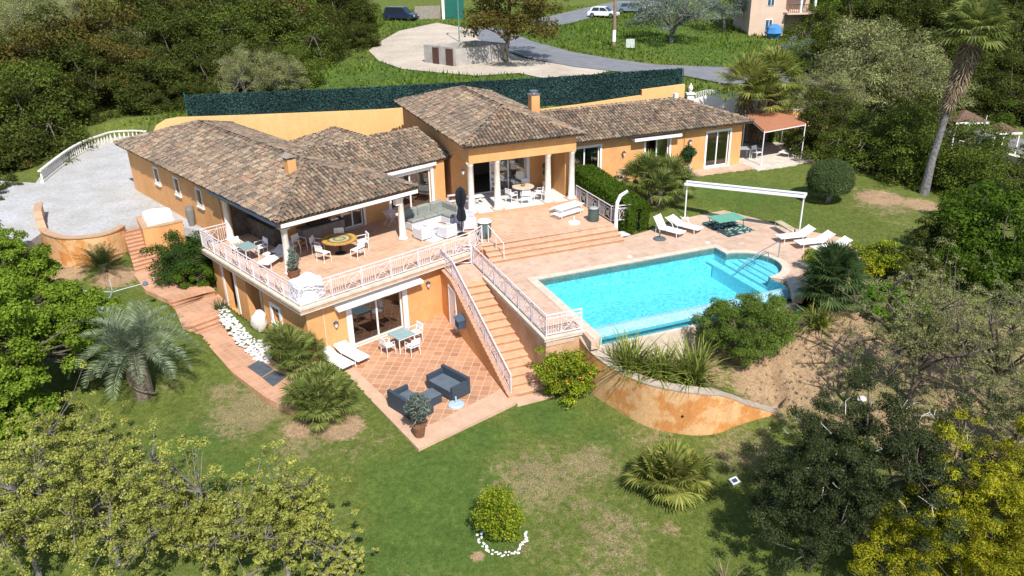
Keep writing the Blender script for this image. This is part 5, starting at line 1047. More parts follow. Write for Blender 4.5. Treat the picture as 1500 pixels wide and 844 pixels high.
gtree('mimosa_tree', 'golden yellow feathery tree in the lower right corner', 'tree', 1420, 850, 1.9, 1.8, 2.2, 2.6, YELL, 70000, .08, k=240, cr=(.09, .17), r0=.12, seed=76, elong=.3, lump=.35)
sparse_done = 0
gtree('mimosa_tree', 'broad golden bush filling the very corner at the lower right', 'tree', 1440, 900, 1.8, 1.6, 1.5, 1.4, YELL, 40000, .08, k=160, cr=(.10, .18), r0=.08, seed=79, elong=.3, lump=.35, zlow=-.9)
gtree('mimosa_tree', 'lower golden yellow tree beside the dark cork oak', 'tree', 1300, 870, 1.1, 1.0, 1.0, 1.4, YELL, 20000, .075, k=110, cr=(.14, .26), r0=.08, seed=77, elong=.3, lump=.35)
gtree('mimosa_tree', 'tall golden yellow tree at the right edge of the photo', 'tree', 1520, 800, 1.5, 1.4, 1.9, 2.6, YELL, 42000, .08, k=170, cr=(.10, .18), r0=.1, seed=78, elong=.3, lump=.35)
ck = [o for o in bpy.data.objects if o.name == 'cork_oak_tree'][0]; b = MB(); rg = np.random.default_rng(21)
for i in range(46):
    d = unit(rg.normal(size=3)); d[2] = abs(d[2]) * .8 + .15; d[1] -= .3; d = unit(d); p = Vector(tuple(d * np.array([2.9, 2.5, 2.05]) * rg.uniform(.82, 1.0))) + Vector((0, 0, 2.7)); dr = Vector(tuple(unit(d + rg.normal(0, .7, 3)))); l_ = rg.uniform(.15, .42)
    b.tube([p, p + dr * l_, p + dr * l_ * 1.3 + Vector(tuple(rg.normal(0, .06, 3)))], [.014, .009, .004], 4)
    if i % 2: b.tube([p + dr * l_ * .5, p + dr * l_ * .8 + Vector(tuple(rg.normal(0, .12, 3)))], [.009, .004], 4)
tw_ = b.build('dead_twigs', mat('bleached_twigs', (.55, .53, .48), (.42, .40, .36)), ck); tw_['kind'] = 'stuff'
gtree('fig_tree', 'small fresh green tree leaning over the gravel at the left edge', 'tree', -12, 420, 1.7, 1.6, 1.6, 1.9, GREENL, 30000, .11, k=110, cr=(.14, .26), r0=.12, seed=55, elong=.65)
gtree('fig_tree', 'fresh green tree crowding the left edge just below the gravel yard', 'tree', 22, 470, 2.1, 1.9, 1.9, 2.2, GREENL, 50000, .11, k=150, cr=(.12, .22), r0=.14, seed=54, elong=.65)
# ---- palms
def fan_leaf(rng, az, el, lp, rf, nb, droop=.25):
    """returns quads for one fan leaf: petiole then radiating blades"""
    d = np.array([math.cos(az) * math.cos(el), math.sin(az) * math.cos(el), math.sin(el)]); side = np.array([-math.sin(az), math.cos(az), 0]); up = np.cross(d, side) * -1; up = up if up[2] > 0 or el > 1.2 else -up
    V = []; tip = d * lp; w_ = .012; V += [(-side * w_), (side * w_), tip + side * w_ * .7, tip - side * w_ * .7]
    for i in range(nb):
        a = (i / (nb - 1) - .5) * 2 * 2.0; r = rf * (.72 + .28 * math.cos(a * .7)) * rng.uniform(.88, 1.06); bd = d * math.cos(a) + side * math.sin(a)
        m = tip + bd * r * .6 + up * .04 * r; e = tip + bd * r - np.array([0, 0, droop * r * rng.uniform(.5, 1.4)]); pw = np.cross(bd, up); ww = r * .05
        V += [tip, m + pw * ww, e, m - pw * ww]
    return V
def fan_palm(name, label, loc, heads, lm, nf=34, lp=.55, rf=.55, nb=20, trunk_r=.13, seed=1, group=None, skirt=0, emin=-.35, bark=None):
    rng = np.random.default_rng(seed); t = thing(name, label, 'palm', loc, 0, group); V = []; bt = MB(); D = []
    for (x, y, z, sc, lean) in heads:
        o = np.array([x + lean[0], y + lean[1], z])
        for i in range(nf):
            f = (i + .5) / nf; el = emin + (1.45 - emin) * f ** .8; az = i * 2.39996 + rng.uniform(-.2, .2); q = fan_leaf(rng, az, el, lp * sc * rng.uniform(.8, 1.15), rf * sc * rng.uniform(.85, 1.1), nb, .16 - .08 * f); V += [o + p for p in q]
        for i in range(skirt):
            az = rng.uniform(0, 6.28); zz = rng.uniform(-1.0 * sc, 0); q = fan_leaf(rng, az, -1.15 + rng.uniform(-.25, .2), .35 * sc, .5 * sc, 10, .3); D += [o + np.array([0, 0, zz]) + p for p in q]
        bt.tube([(x, y, -.1), (x + lean[0] * .5, y + lean[1] * .5, z * .5), (x + lean[0], y + lean[1], z)], [trunk_r * 1.25, trunk_r * 1.05, trunk_r], 9)
    V = np.array(V); fastmesh('fronds', V, np.arange(len(V)).reshape(-1, 4), lm, parent=t); bt.build('trunk', bark or BARK, t)
    if D: D = np.array(D); fastmesh('dead_fronds', D, np.arange(len(D)).reshape(-1, 4), DEADL, parent=t)
    return t
def feather_palm(name, label, loc, z, nf, Lf, lm, seed, nl=34, ll=.42, emin=-.2, emax=1.4, curve=1.5, trunk_r=.25, lw=.022, vee=.5, bark=None):
    rng = np.random.default_rng(seed); t = thing(name, label, 'palm', loc); V = []
    for i in range(nf):
        f = (i + .5) / nf; el0 = emin + (emax - emin) * f; az = i * 2.39996 + rng.uniform(-.15, .15); L_f = Lf * rng.uniform(.85, 1.08) * (1 - .15 * f)
        h = np.array([math.cos(az), math.sin(az), 0]); sd = np.array([-math.sin(az), math.cos(az), 0]); p = np.array([0, 0, z]) + h * .1; n = nl; st = L_f / n; pts = [p]; dirs = []
        for j in range(n):
            e = el0 - curve * (j / n) ** 1.3 * (1.0 - .35 * f); d = h * math.cos(e) + np.array([0, 0, math.sin(e)]); p = p + d * st; pts.append(p); dirs.append(d)
        for j in range(n):
            d = dirs[j]; w_ = .018 * (1 - j / n) + .004; V += [pts[j] - sd * w_, pts[j] + sd * w_, pts[j + 1] + sd * w_ * .9, pts[j + 1] - sd * w_ * .9]
            if j < 3: continue
            up = np.cross(sd, d); up = up if up[2] > 0 else -up; l_ = ll * math.sin(math.pi * min(1, (j + 2) / (n + 2)) ** .8) ** .6 * rng.uniform(.85, 1.1) + .05
            for s_ in (-1, 1):
                ld = unit(sd * s_ * 1.0 + d * .75 + up * vee + rng.normal(0, .1, 3)); b0 = pts[j]; m = b0 + ld * l_ * .5; e_ = b0 + ld * l_ - np.array([0, 0, .18 * l_]); pw = d * lw
                V += [b0, m + pw, e_, m - pw]
    V = np.array(V); fastmesh('fronds', V, np.arange(len(V)).reshape(-1, 4), lm, parent=t)
    b = MB(); b.tube([(0, 0, -.15), (0, 0, z * .5), (0, 0, z + .1)], [trunk_r * 1.15, trunk_r * 1.1, trunk_r * .9], 12)
    for i in range(int(60 * z) if z > .5 else 10):
        a = i * 2.4; zz = z * ((i * .618) % 1); d = Vector((math.cos(a), math.sin(a), 0)); b.bar(d * trunk_r * .9 + Vector((0, 0, zz)), d * trunk_r * 1.45 + Vector((0, 0, zz + .12)), .09, .05)
    b.build('trunk', bark or mat('palm_boots', (0.20, 0.17, 0.13), (0.10, 0.08, 0.06), scale=8, rough=1), t); return t
feather_palm('feather_palm', 'large silvery feather palm arching over the left lawn', G(212, 580), 2.0, 48, 2.7, BUTIA, 81, nl=46, ll=.56, emin=.25, emax=1.5, curve=1.6, trunk_r=.34, lw=.017, vee=.7)
feather_palm('sago_palm', 'dark green sago palm in front of the curved garden wall', G(152, 398), .35, 46, 1.4, SAGO, 82, nl=26, ll=.2, emin=0.05, emax=1.4, curve=.7, trunk_r=.16, lw=.016, vee=.25)
fan_palm('fan_palm', 'clumping fan palm beside the white stones at the lower house corner', G(432, 545), [(0, 0, .9, 1, (0, 0)), (.35, .4, .6, .9, (.1, .1)), (-.3, .3, 1.15, .9, (-.1, 0)), (.1, -.3, .45, .8, (0, -.1))], FANL, 20, .62, .66, seed=83, nb=22)
fan_palm('fan_palm', 'fan palm clump between the patio loungers and the garden path', G(470, 612), [(0, 0, .75, 1.05, (0, 0)), (.45, .25, .6, .95, (.1, 0)), (-.45, .15, .65, .95, (-.1, 0)), (.1, -.35, .4, .85, (0, -.1)), (.1, .7, 1.0, .9, (0, 0))], FANL, 20, .6, .68, seed=84, nb=22)
fan_palm('fan_palm', 'solitary fan palm on the front lawn below the curved wall', G(985, 722), [(0, 0, .55, 1.15, (0, 0)), (.3, .2, .45, 1, (.1, 0)), (-.35, .1, .5, 1, (-.15, 0))], FANY, 24, .6, .66, seed=85, nb=24, skirt=6)
fan_palm('fan_palm', 'tall bushy fan palm group behind the clipped hedge', G(962, 300), [(-.3, .3, 1.7, 1.15, (-.2, .1)), (.6, .5, 1.5, 1.1, (.2, .1)), (.1, -.2, .9, 1.25, (0, -.1)), (1.2, .6, .9, 1.0, (.3, 0)), (-.9, .6, 1.3, 1.05, (-.3, 0))], FANL, 24, .62, .7, seed=86, trunk_r=.15)
fan_palm('fan_palm', 'blue green fan palm at the right corner of the pool deck', G(1215, 448), [(0, 0, 1.5, 1.35, (0, 0)), (.35, .5, 1.2, 1.1, (.1, .1)), (-.3, -.2, .8, 1.2, (-.1, 0)), (.35, -.3, .6, 1.1, (.1, 0))], LG('blue_fan_leaves', (0.045, 0.07, 0.035), (0.08, 0.115, 0.06), (0.14, 0.18, 0.11)), 34, .6, .62, seed=87)
fan_palm('fan_palm', 'dark fan palm at the edge of the right lawn beside the shrubs', G(1440, 320), [(0, 0, .8, 1.2, (0, 0)), (-.8, -.3, .5, 1.1, (0, 0))], SAGO, 30, .6, .6, seed=88)
fan_palm('fan_palm', 'small fan palm in front of the gate wall behind the brown canopy', at(1128, 172, .3), [(0, 0, .9, .9, (0, 0))], FANY, 24, .5, .5, seed=89)
gp_ = (crownat(1106, 165, 56.5)[0], 56.5, .3); fan_palm('gate_palm', 'big bushy palm with three heads standing in front of the white gate', gp_, [(-.2, 0, 3.7, 1.75, (-.5, 0)), (.8, .3, 4.2, 1.7, (.5, .2)), (.2, -.3, 2.8, 1.6, (.1, -.3))], FANY, 30, .75, .72, seed=90, trunk_r=.3, skirt=40)
tp = G(1353, 284); z_ = tp[2]
rngp = np.random.default_rng(91); tt = thing('tall_palm', 'very tall leaning palm with a shaggy skirt of dead fronds at the right', 'palm', tp)
top_ = Vector((1.0, 0, 9.0)); crv = [Vector((0, 0, -.2)), Vector((.1, 0, 2)), Vector((.36, 0, 4.5)), Vector((.72, 0, 7.2)), top_]
MB().tube(crv, [.30, .21, .18, .17, .17], 12).build('trunk', mat('palm_trunk', (0.24, 0.23, 0.23), (0.10, 0.095, 0.095), scale=5, rough=.95, bump=.8, bscale=14), tt)
V = []; D = []
for i in range(46):
    f = (i + .5) / 46; q = fan_leaf(rngp, i * 2.4, -.35 + 1.8 * f, 1.15 * rngp.uniform(.85, 1.1), 1.1, 22, .22); V += [np.array(top_) + np.array([0, 0, .15]) + p for p in q]
for i in range(210):
    zz = -rngp.random() ** 1.1 * 3.6; q = fan_leaf(rngp, rngp.uniform(0, 6.28), -1.25 + rngp.uniform(-.2, .25), .5, .8 * (1 + zz * .12), 10, .3); c_ = top_ + Vector((zz * .2, 0, zz)); D += [np.array(c_) + p for p in q]
fastmesh('fronds', np.array(V), np.arange(len(V)).reshape(-1, 4), FANL, parent=tt); fastmesh('dead_fronds', np.array(D), np.arange(len(D)).reshape(-1, 4), DEADL, parent=tt)
feather_palm('golden_palm', 'young palm with yellow fronds beside the road wall at the right', at(1428, 262, -.3), .8, 18, 2.0, GOLDP, 92, nl=28, ll=.42, emin=.0, emax=1.3, curve=1.4, trunk_r=.15, lw=.03)
def swords(name, label, loc, n, ln, lm, seed, spread=.45, w_=.028, rad=.35):
    rng = np.random.default_rng(seed); t = thing(name, label, 'plant', loc); V = []
    for i in range(n):
        az = rng.uniform(0, 6.28); el = rng.uniform(spread, 1.5); r = rad * math.sqrt(rng.random()); a2 = rng.uniform(0, 6.28); p = np.array([r * math.cos(a2), r * math.sin(a2), 0.0]); h = np.array([math.cos(az), math.sin(az), 0]); sd = np.array([-math.sin(az), math.cos(az), 0]); l_ = ln * rng.uniform(.6, 1.1); m = 4; prev = p; w0 = w_
        for j in range(m):
            e = el - .9 * ((j + 1) / m) ** 2 * (1 - el / 2.2) * 1.3; q = prev + (h * math.cos(e) + np.array([0, 0, math.sin(e)])) * l_ / m; w1 = w_ * (1 - ((j + 1) / m) ** 2) + .002; V += [prev - sd * w0, prev + sd * w0, q + sd * w1, q - sd * w1]; prev = q; w0 = w1
    V = np.array(V); V[:, 2] = np.maximum(V[:, 2], .01); fastmesh('leaves', V, np.arange(len(V)).reshape(-1, 4), lm, parent=t); return t
sw = [('flax_plant', 'spiky flax clump at the left end of the curved wall', (925, 543), 190, 1.75), ('flax_plant', 'spiky flax clump in the middle between its two neighbours on the curved wall', (968, 552), 170, 1.6), ('flax_plant', 'largest yellowish flax clump on the curved wall beside the dark bush', (1015, 560), 240, 2.0), ('flax_plant', 'low spreading flax at the foot of the blue green fan palm', (1198, 478), 130, 1.4)]
for i, (n_, lb, (px, py), k, l_) in enumerate(sw): q = G(px, py); swords(n_, lb, q, k, l_, SWORD, 200 + i)
swords('grass_tuft', 'wispy ornamental grass tuft at the top of the white stone bed', G(322, 452), 90, .6, HEDGEL and LG('tuft', (0.06, 0.08, 0.025), (0.12, 0.13, 0.05), (0.2, 0.18, 0.09)), 210, w_=.012, rad=.25)
swords('grass_tuft', 'pale wispy tuft growing through the white stones beside the boulder', G(395, 505), 60, .7, SILV, 211, w_=.01, rad=.2)
swords('dry_stalks', 'pale dry stalks sticking up at the bottom edge of the photo', G(1062, 858), 14, .9, DEADL, 212, w_=.02, rad=.15, spread=1.0)
for i, (px, py) in enumerate([(1290, 445), (1325, 430), (1370, 420), (1250, 430)]): gtree('dry_shrub', ['dry grey shrub behind the bright green slope bush', 'dry grey shrub under the top of the bare tree', 'dry shrub right of the others on the slope', 'dry shrub just right of the blue green fan palm'][i], 'bush', px, py, .8, .7, .5, .45, OLIVL, 2600, .09, k=26, r0=.03, seed=300 + i, zlow=-.8)
# ---- short grass, weeds and leaf litter with real blades
def grass():
    rng = np.random.default_rng(77); n = 120000; x = rng.uniform(-22, 20, n); y = 17 + 28 * rng.random(n) ** 1.2; keep = np.ones(n, bool)
    for poly in [TERRACE, PATIO, DECK, GRAVEL, STAIRS1, LWING, RWING] + [p_ for z, p_ in PATHS] + [POOLBOX]: keep &= ~inpoly(x, y, poly)
    g = ground(x, y, True); g0 = ground(x, y, False); keep &= (g > g0 - .02); a = cover(x, y); keep &= rng.random(n) > a[:, 0] * .6
    x, y, g, a = x[keep], y[keep], g[keep], a[keep]; n = len(x); tall = rng.uniform(.03, .085, n) * (1 - .4 * a[:, 2]); az = rng.uniform(0, 6.28, n); c = np.stack([x, y, g], 1); s = np.stack([np.cos(az), np.sin(az), 0 * az], 1); ln = rng.normal(0, .035, (n, 3)); ln[:, 2] = tall; w_ = rng.uniform(.006, .014, n)[:, None]
    V = np.stack([c - s * w_, c + s * w_, c + ln], 1); fq = np.arange(3 * n).reshape(-1, 3); dry = rng.random(n) < a[:, 1] * .75 + .10
    for nm, msk, m in (('grass', ~dry, LG('grass_blades', (0.05, 0.085, 0.016), (0.09, 0.14, 0.025), (0.14, 0.19, 0.045), (0.22, 0.23, 0.09))), ('dry_grass', dry, LG('dry_blades', (0.20, 0.16, 0.09), (0.34, 0.28, 0.17), (0.26, 0.22, 0.11)))):
        v = V[msk].reshape(-1, 3); o = fastmesh(nm, v, np.arange(len(v)).reshape(-1, 3), m); tag(o, {'grass': 'short green grass blades across the lawns', 'dry_grass': 'straw coloured dead grass scattered through the lawns'}[nm], 'grass', kind='stuff')
grass()
def meadow():
    rng = np.random.default_rng(5); n = 42000; x = rng.uniform(-30, 45, n); y = rng.uniform(60.5, 125, n); keep = y > rear_y(x) + 1.0
    for poly in BACKPAVE: keep &= ~inpoly(x, y, poly)
    x, y = x[keep], y[keep]; n = len(x); g = ground(x, y, False); c = np.stack([x, y, g], 1); az = rng.uniform(0, 6.28, n); s = np.stack([np.cos(az), np.sin(az), 0 * az], 1); pat = .5 + .5 * np.sin(x * .35 + 2 * np.sin(y * .13)) * np.cos(y * .22); ln = rng.normal(0, .12, (n, 3)); ln[:, 2] = rng.uniform(.10, .42, n) * (.4 + pat); w_ = rng.uniform(.05, .13, n)[:, None]
    V = np.stack([c - s * w_, c + s * w_, c + ln], 1).reshape(-1, 3); o = fastmesh('meadow_grass', V, np.arange(len(V)).reshape(-1, 3), LG('meadow_blades', (0.06, 0.09, 0.015), (0.10, 0.15, 0.025), (0.16, 0.20, 0.04), (0.26, 0.27, 0.09))); tag(o, 'long green meadow grass growing around the dirt lot and the road', 'grass', kind='stuff')
meadow()
def slope():
    rng = np.random.default_rng(15); n = 5200; x = rng.uniform(3, 20, n); y = rng.uniform(22, 34, n); keep = np.ones(n, bool)
    for poly in (DECK, POOLBOX): keep &= ~inpoly(x, y, poly)
    x, y = x[keep], y[keep]; a = cover(x, y); g = ground(x, y, True); k = a[:, 0] > rng.random(len(x)) * .8; x, y, g = x[k], y[k], g[k]; b = MB()
    for i in range(0, len(x), 3): rock(b, rng, (x[i], y[i], g[i] + .005), rng.uniform(.012, .045))
    tag(b.build('scattered_stones', mat('soil_stones', (.42, .33, .24), (.30, .23, .17), scale=6, rough=1)), 'small loose stones on the bare sandy slope below the pool', 'stones', kind='stuff')
    m = (np.arange(len(x)) % 3) == 1; c = np.stack([x[m], y[m], g[m]], 1); n = len(c); V = []
    for j in range(9):
        az = rng.uniform(0, 6.28, n); s = np.stack([np.cos(az), np.sin(az), 0 * az], 1); ln = rng.normal(0, .07, (n, 3)); ln[:, 2] = rng.uniform(.03, .14, n); V.append(np.stack([c - s * .012, c + s * .012, c + ln], 1))
    V = np.concatenate(V).reshape(-1, 3); tag(fastmesh('weeds', V, np.arange(len(V)).reshape(-1, 3), LG('weed_blades', (.07, .09, .03), (.13, .15, .05), (.24, .22, .11))), 'sparse weeds sprouting from the sandy slope', 'weeds', kind='stuff')
slope()
# ================================================================== furniture and fittings
CUSH = mat('white_cushion', (0.74, 0.73, 0.70), (0.66, 0.65, 0.62), scale=8, rough=.9)
WPLAST = mat('white_resin', (0.78, 0.78, 0.78), (0.70, 0.70, 0.72), scale=5, rough=.45)
WICKW = mat('white_wicker', (0.66, 0.66, 0.70), (0.54, 0.54, 0.58), scale=30, rough=.8, bump=.4, bscale=60)
FROST = mat('frosted_glass_top', (0.30, 0.42, 0.42), (0.25, 0.36, 0.37), rough=.15, spec=.6)
WOODB = mat('barrel_wood', (0.24, 0.11, 0.06), (0.14, 0.07, 0.04), scale=6, rough=.8, bump=.3)
DGREEN = mat('dark_green_pot', (0.07, 0.10, 0.09), (0.05, 0.07, 0.065), rough=.5)
SHEETM = mat('white_sheet', (0.76, 0.77, 0.79), (0.70, 0.71, 0.74), scale=2, rough=.8, bump=.6, bscale=5)
def legs(t, xs, ys, h, r, m, splay=0.0):
    for x in xs:
        for y in ys: MB().tube([(x * (1 + splay), y * (1 + splay), 0), (x, y, h)], r, 6).build('leg', m, t)
def chair(label, loc, rot, m=WPLAST, group=None, arms=False, seatm=None):
    t = thing('garden_chair', label, 'chair', loc, rot, group); w_ = .23
    legs(t, (-w_, w_), (-.21, .21), .43, .018, m, .08)
    MB().cushion(-w_ - .02, w_ + .02, -.23, .23, .42, .465, r=.03).build('seat', seatm or m, t)
    b = MB(); b.tube([(-w_, .22, .44), (-w_, .29, .82)], .017, 6).tube([(w_, .22, .44), (w_, .29, .82)], .017, 6).box(-w_, w_, .255, .29, .56, .84, M=None).bar((-w_, .29, .83), (w_, .29, .83), .035); b.build('backrest', m, t)
    if arms:
        for s in (-1, 1): MB().tube([(s * (w_ + .02), .26, .66), (s * (w_ + .03), -.18, .64), (s * (w_ + .02), -.2, .44)], .018, 6).build('armrest', m, t)
    return t
def lounger(label, loc, rot, group=None, back=.5, m=WPLAST, sling=CUSH, cush=False, name='sun_lounger', sl=0.28):
    """lies along +y, head at +y"""
    t = thing(name, label, 'sun lounger', loc, rot, group); w_ = .32
    b = MB(); b.tube([(-w_, -.95, sl), (-w_, .35, sl)], .02, 6).tube([(w_, -.95, sl), (w_, .35, sl)], .02, 6).bar((-w_, -.95, sl), (w_, -.95, sl), .035).bar((-w_, .35, sl), (w_, .35, sl), .035); b.build('frame', m, t)
    legs(t, (-w_, w_), (-.75, .25), sl, .018, m, .04)
    th = .07 if cush else .025; MB().cushion(-w_ + .01, w_ - .01, -.95, .30, sl, sl + th, r=.03).build('seat', sling, t)
    c_, s_ = math.cos(back), math.sin(back); Mx = Matrix.Translation((0, .30, sl)) @ Matrix.Rotation(back, 4, 'X')
    MB().cushion(-w_ + .01, w_ - .01, 0, .72, 0, th, M=Mx, r=.03).bar((-w_, 0, 0), (-w_, .74, 0), .03, M=Mx).bar((w_, 0, 0), (w_, .74, 0), .03, M=Mx).build('backrest', sling, t)
    MB().tube([(-w_ * .8, .55, .02), (-w_ * .8, .3 + .4 * c_, sl + .4 * s_)], .014, 5).tube([(w_ * .8, .55, .02), (w_ * .8, .3 + .4 * c_, sl + .4 * s_)], .014, 5).build('prop', m, t)
    return t
def rotd(fr, deg): return fr.a + R_(deg)
# pool loungers
for i, (u, v) in enumerate(((14.05, -0.9), (14.35, -1.95), (14.5, -2.95))):
    lounger(['white sling sun lounger nearest the swing bench by the pool', 'middle one of the three white loungers right of the pool', 'white lounger nearest the fan palm at the pool corner'][i], R(u, v, -.6), rotd(R, -100), 'three white loungers right of the pool', back=.55, sl=.30)
t = lounger('white reclined armchair lounger beside the grey parasol base', R(8.75, 2.75, -.6), rotd(R, 25), back=1.0); t['category'] = 'lounger'
for s in (-1, 1): MB().tube([(s * .34, .4, .75), (s * .34, -.05, .5), (s * .34, -.15, .28)], .02, 6).build('armrest', WPLAST, t)
t = lounger('white lounger with armrests between its twin and the folded pool shade post', R(9.9, 2.85, -.6), rotd(R, 25), back=.45)
for s in (-1, 1): MB().tube([(s * .34, .5, .55), (s * .34, .05, .5), (s * .34, -.1, .28)], .02, 6).build('armrest', WPLAST, t)
for i, (u, v, z) in enumerate(((4.55, 6.15, 0), (4.85, 6.95, 0), (4.75, 6.5, .22))):
    t = thing('slatted_lounger', ['slatted white lounger on the left of the group lying flat by the hedge railing', 'slatted white lounger next to the green drum by the hedge railing', 'slatted white lounger piled on top of the two by the hedge railing'][i], 'sun lounger', R(u, v, z), rotd(R, -72), 'slatted loungers laid flat on the terrace')
    b = MB()
    for k in range(17): b.box(-.3, .3, -.9 + k * .107, -.84 + k * .107, .2, .225)
    b.build('slats', WPLAST, t); MB().box(-.34, -.30, -.93, .93, .17, .23).box(.30, .34, -.93, .93, .17, .23).build('frame', WPLAST, t); legs(t, (-.3, .3), (-.7, .7), .18, .022, WPLAST)
# round parasol bases
def pbase(label, loc, m, r=.3):
    t = thing('parasol_base', label, 'parasol base', loc); MB().lathe([(r, 0), (r, .05), (r * .8, .09), (.06, .11)], 20).build('disc', m, t); MB().lathe([(.035, .1), (.035, .38)], 10).build('socket', m, t); return t
pbase('dark grey parasol base standing beside the pool armchair', R(7.95, 2.2, -.6), mat('slate_base', (.10, .12, .13)), .33)
pbase('white parasol base on the terrace beside the slatted loungers', R(4.3, 4.85, 0), WPLAST, .33)
pbase('bluish white parasol base beside the dark wicker sofa on the patio', L(2.85, -6.55, -2.895), mat('blue_base', (.40, .50, .60)), .33)
pbase('dark parasol base at the foot of the right shade post', R(14.5, -.35, -.6), mat('slate_base', (.10, .12, .13)), .3)
# shade frame over the pool deck
t = thing('shade_frame', 'white freestanding awning frame on two posts spanning the lawn edge', 'awning', R(11.05, 4.5, -.6))
A_ = Vector(at(1003, 319, -.6)); B_ = Vector(at(1170, 345, -.6)); hz = Vector((0, 0, 1)); 
for q, hh in ((A_, 2.0), (B_, 2.15)): WB().tube([tuple(q), tuple(q + hz * (hh + .1))], .04, 8).build('post', WPLAST, t); WB().box(q.x - .2, q.x + .2, q.y - .2, q.y + .2, -.6, -.57).build('foot', WPLAST, t)
ta, tb = A_ + hz * 2.02, B_ + hz * 2.2; dd = (tb - ta).normalized(); ta -= dd * .1; tb += dd * .1; sd_ = Vector((-dd.y, dd.x, 0)).normalized()
WB().bar(ta + sd_ * .14, tb + sd_ * .14, .17, .14).build('cassette', WPLAST, t); WB().bar(ta - sd_ * .14 - hz * .05, tb - sd_ * .14 - hz * .05, .13, .12).build('front_bar', WPLAST, t); WB().bar(ta + dd * .1 - hz * .03, tb - dd * .1 - hz * .03, .16, .08).build('folded_arms', GUTTER, t)
# green shade table on a leafy rug
t = thing('patterned_rug', 'dark blue and green leaf patterned rug on the pool deck', 'rug', R(12.2, 2.2, -.6), R.a + .05)
def rugmat():
    m, nt, out = nt_new('leaf_rug'); tc = N(nt, 'ShaderNodeTexCoord'); v = N(nt, 'ShaderNodeTexVoronoi', i_Scale=3.2, feature='DISTANCE_TO_EDGE'); n = N(nt, 'ShaderNodeTexNoise', i_Scale=2.0); nt.links.new(tc.outputs['Object'], v.inputs['Vector']); nt.links.new(tc.outputs['Object'], n.inputs['Vector'])
    r = ramp(nt, [(0.0, (0.02, 0.05, 0.05)), (0.09, (0.03, 0.09, 0.07)), (0.14, (0.30, 0.42, 0.34))], 'CONSTANT'); nt.links.new(v.outputs[0], r.inputs[0]); r2 = ramp(nt, [(.42, (0, 0, 0)), (.46, (1, 1, 1))]); nt.links.new(n.outputs[0], r2.inputs[0])
    c = mixc(nt, r2.outputs[0], (0.015, 0.03, 0.05), r.outputs[0]); b = N(nt, 'ShaderNodeBsdfPrincipled'); b.inputs['Roughness'].default_value = .9; nt.links.new(c, b.inputs['Base Color']); nt.links.new(b.outputs[0], out.inputs[0]); return m
MB().prism([(-.95, -1.25), (.95, -1.1), (1.0, 1.2), (-.8, 1.25)], .004, .02).build('rug_cloth', rugmat(), t)
t = thing('green_table', 'low table with a pale green top standing on the patterned rug', 'table', R(12.0, 2.1, -.6), R.a); MB().box(-.85, .85, -.55, .55, .60, .64).build('top', mat('mint_fabric', (0.14, 0.36, 0.26), (0.11, 0.30, 0.22), rough=.8), t); legs(t, (-.75, .75), (-.45, .45), .6, .02, GUTTER, .05)
t = thing('garden_bench', 'slim beige topped bench at the edge of the deck below the shade frame', 'bench', R(14.25, .2, -.6), R.a - .15); MB().box(-.2, .2, -.62, .62, .46, .50).build('seat', mat('beige_slats', (0.46, 0.42, 0.28), (0.36, 0.33, 0.2)), t); legs(t, (-.16, .16), (-.55, .55), .46, .018, WPLAST, .15)
# pool handrail, shower, deck details
t = thing('pool_handrail', 'slanting steel handrail beside the round pool entry steps', 'handrail', R(11.7, -2.45, -.58)); b = MB(R); b.tube([(11.75, -2.45, -.6), (11.75, -2.45, .18), (11.65, -2.45, .25), (10.6, -2.45, -.1), (9.35, -2.5, -.8)], .028, 8); b.build('rail', STEEL, t); MB(R).tube([(11.0, -2.6, -.6), (11.0, -2.6, -.15), (10.75, -2.6, -.05), (10.2, -2.6, -.35), (10.2, -2.6, -.7)], .022, 8).build('grab_loop', STEEL, t)
t = thing('shower_column', 'curved white garden shower column beside the corner railing', 'shower', R(6.2, 3.75, -.6)); MB(R).tube([(6.2, 3.72, -.6), (6.17, 3.7, .5), (6.2, 3.68, 1.2), (6.35, 3.66, 1.55), (6.75, 3.62, 1.78)], [.11, .10, .10, .095, .07], 10).build('column', WPLAST, t); MB(R).lathe([(.1, 1.66), (.1, 1.7)], 10, c=(6.72, 3.62)).build('shower_head', STEEL, t); MB(R).box(5.95, 6.9, 3.35, 4.05, -.598, -.57).build('tray', MARBLE, t)
t = thing('skimmer_lid', 'small round white lid set in the deck behind the pool', 'lid', R(9.9, .75, -.6)); MB().lathe([(.13, 0), (.13, .02)], 14).build('disc', WPLAST, t)
t = thing('skimmer_lid', 'small round white lid in the deck at the left half of the pool edge', 'lid', R(5.3, .7, -.6)); MB().lathe([(.12, 0), (.12, .02)], 14).build('disc', WPLAST, t)
t = thing('drum_pot', 'dark green drum beside the slatted loungers', 'pot', R(5.4, 4.75, 0)); MB().lathe([(.27, 0), (.30, .05), (.29, .6), (.31, .68), (.27, .70)], 18).build('drum', DGREEN, t); MB().lathe([(.26, .701), (.2, .75), (.02, .78)], 16).build('lid', mat('grey_lid', (.35, .38, .38)), t)
t = thing('covered_grill', 'dark grey urn with a white round top beside the head of the steps', 'grill', R(-.75, 4.85, 0)); MB().lathe([(.3, 0), (.34, .1), (.34, .72), (.36, .8)], 18).build('body', mat('slate_green', (.10, .14, .14)), t); MB().lathe([(.33, .801), (.38, .84), (.3, .92), (.1, .96)], 18).build('lid', WPLAST, t)
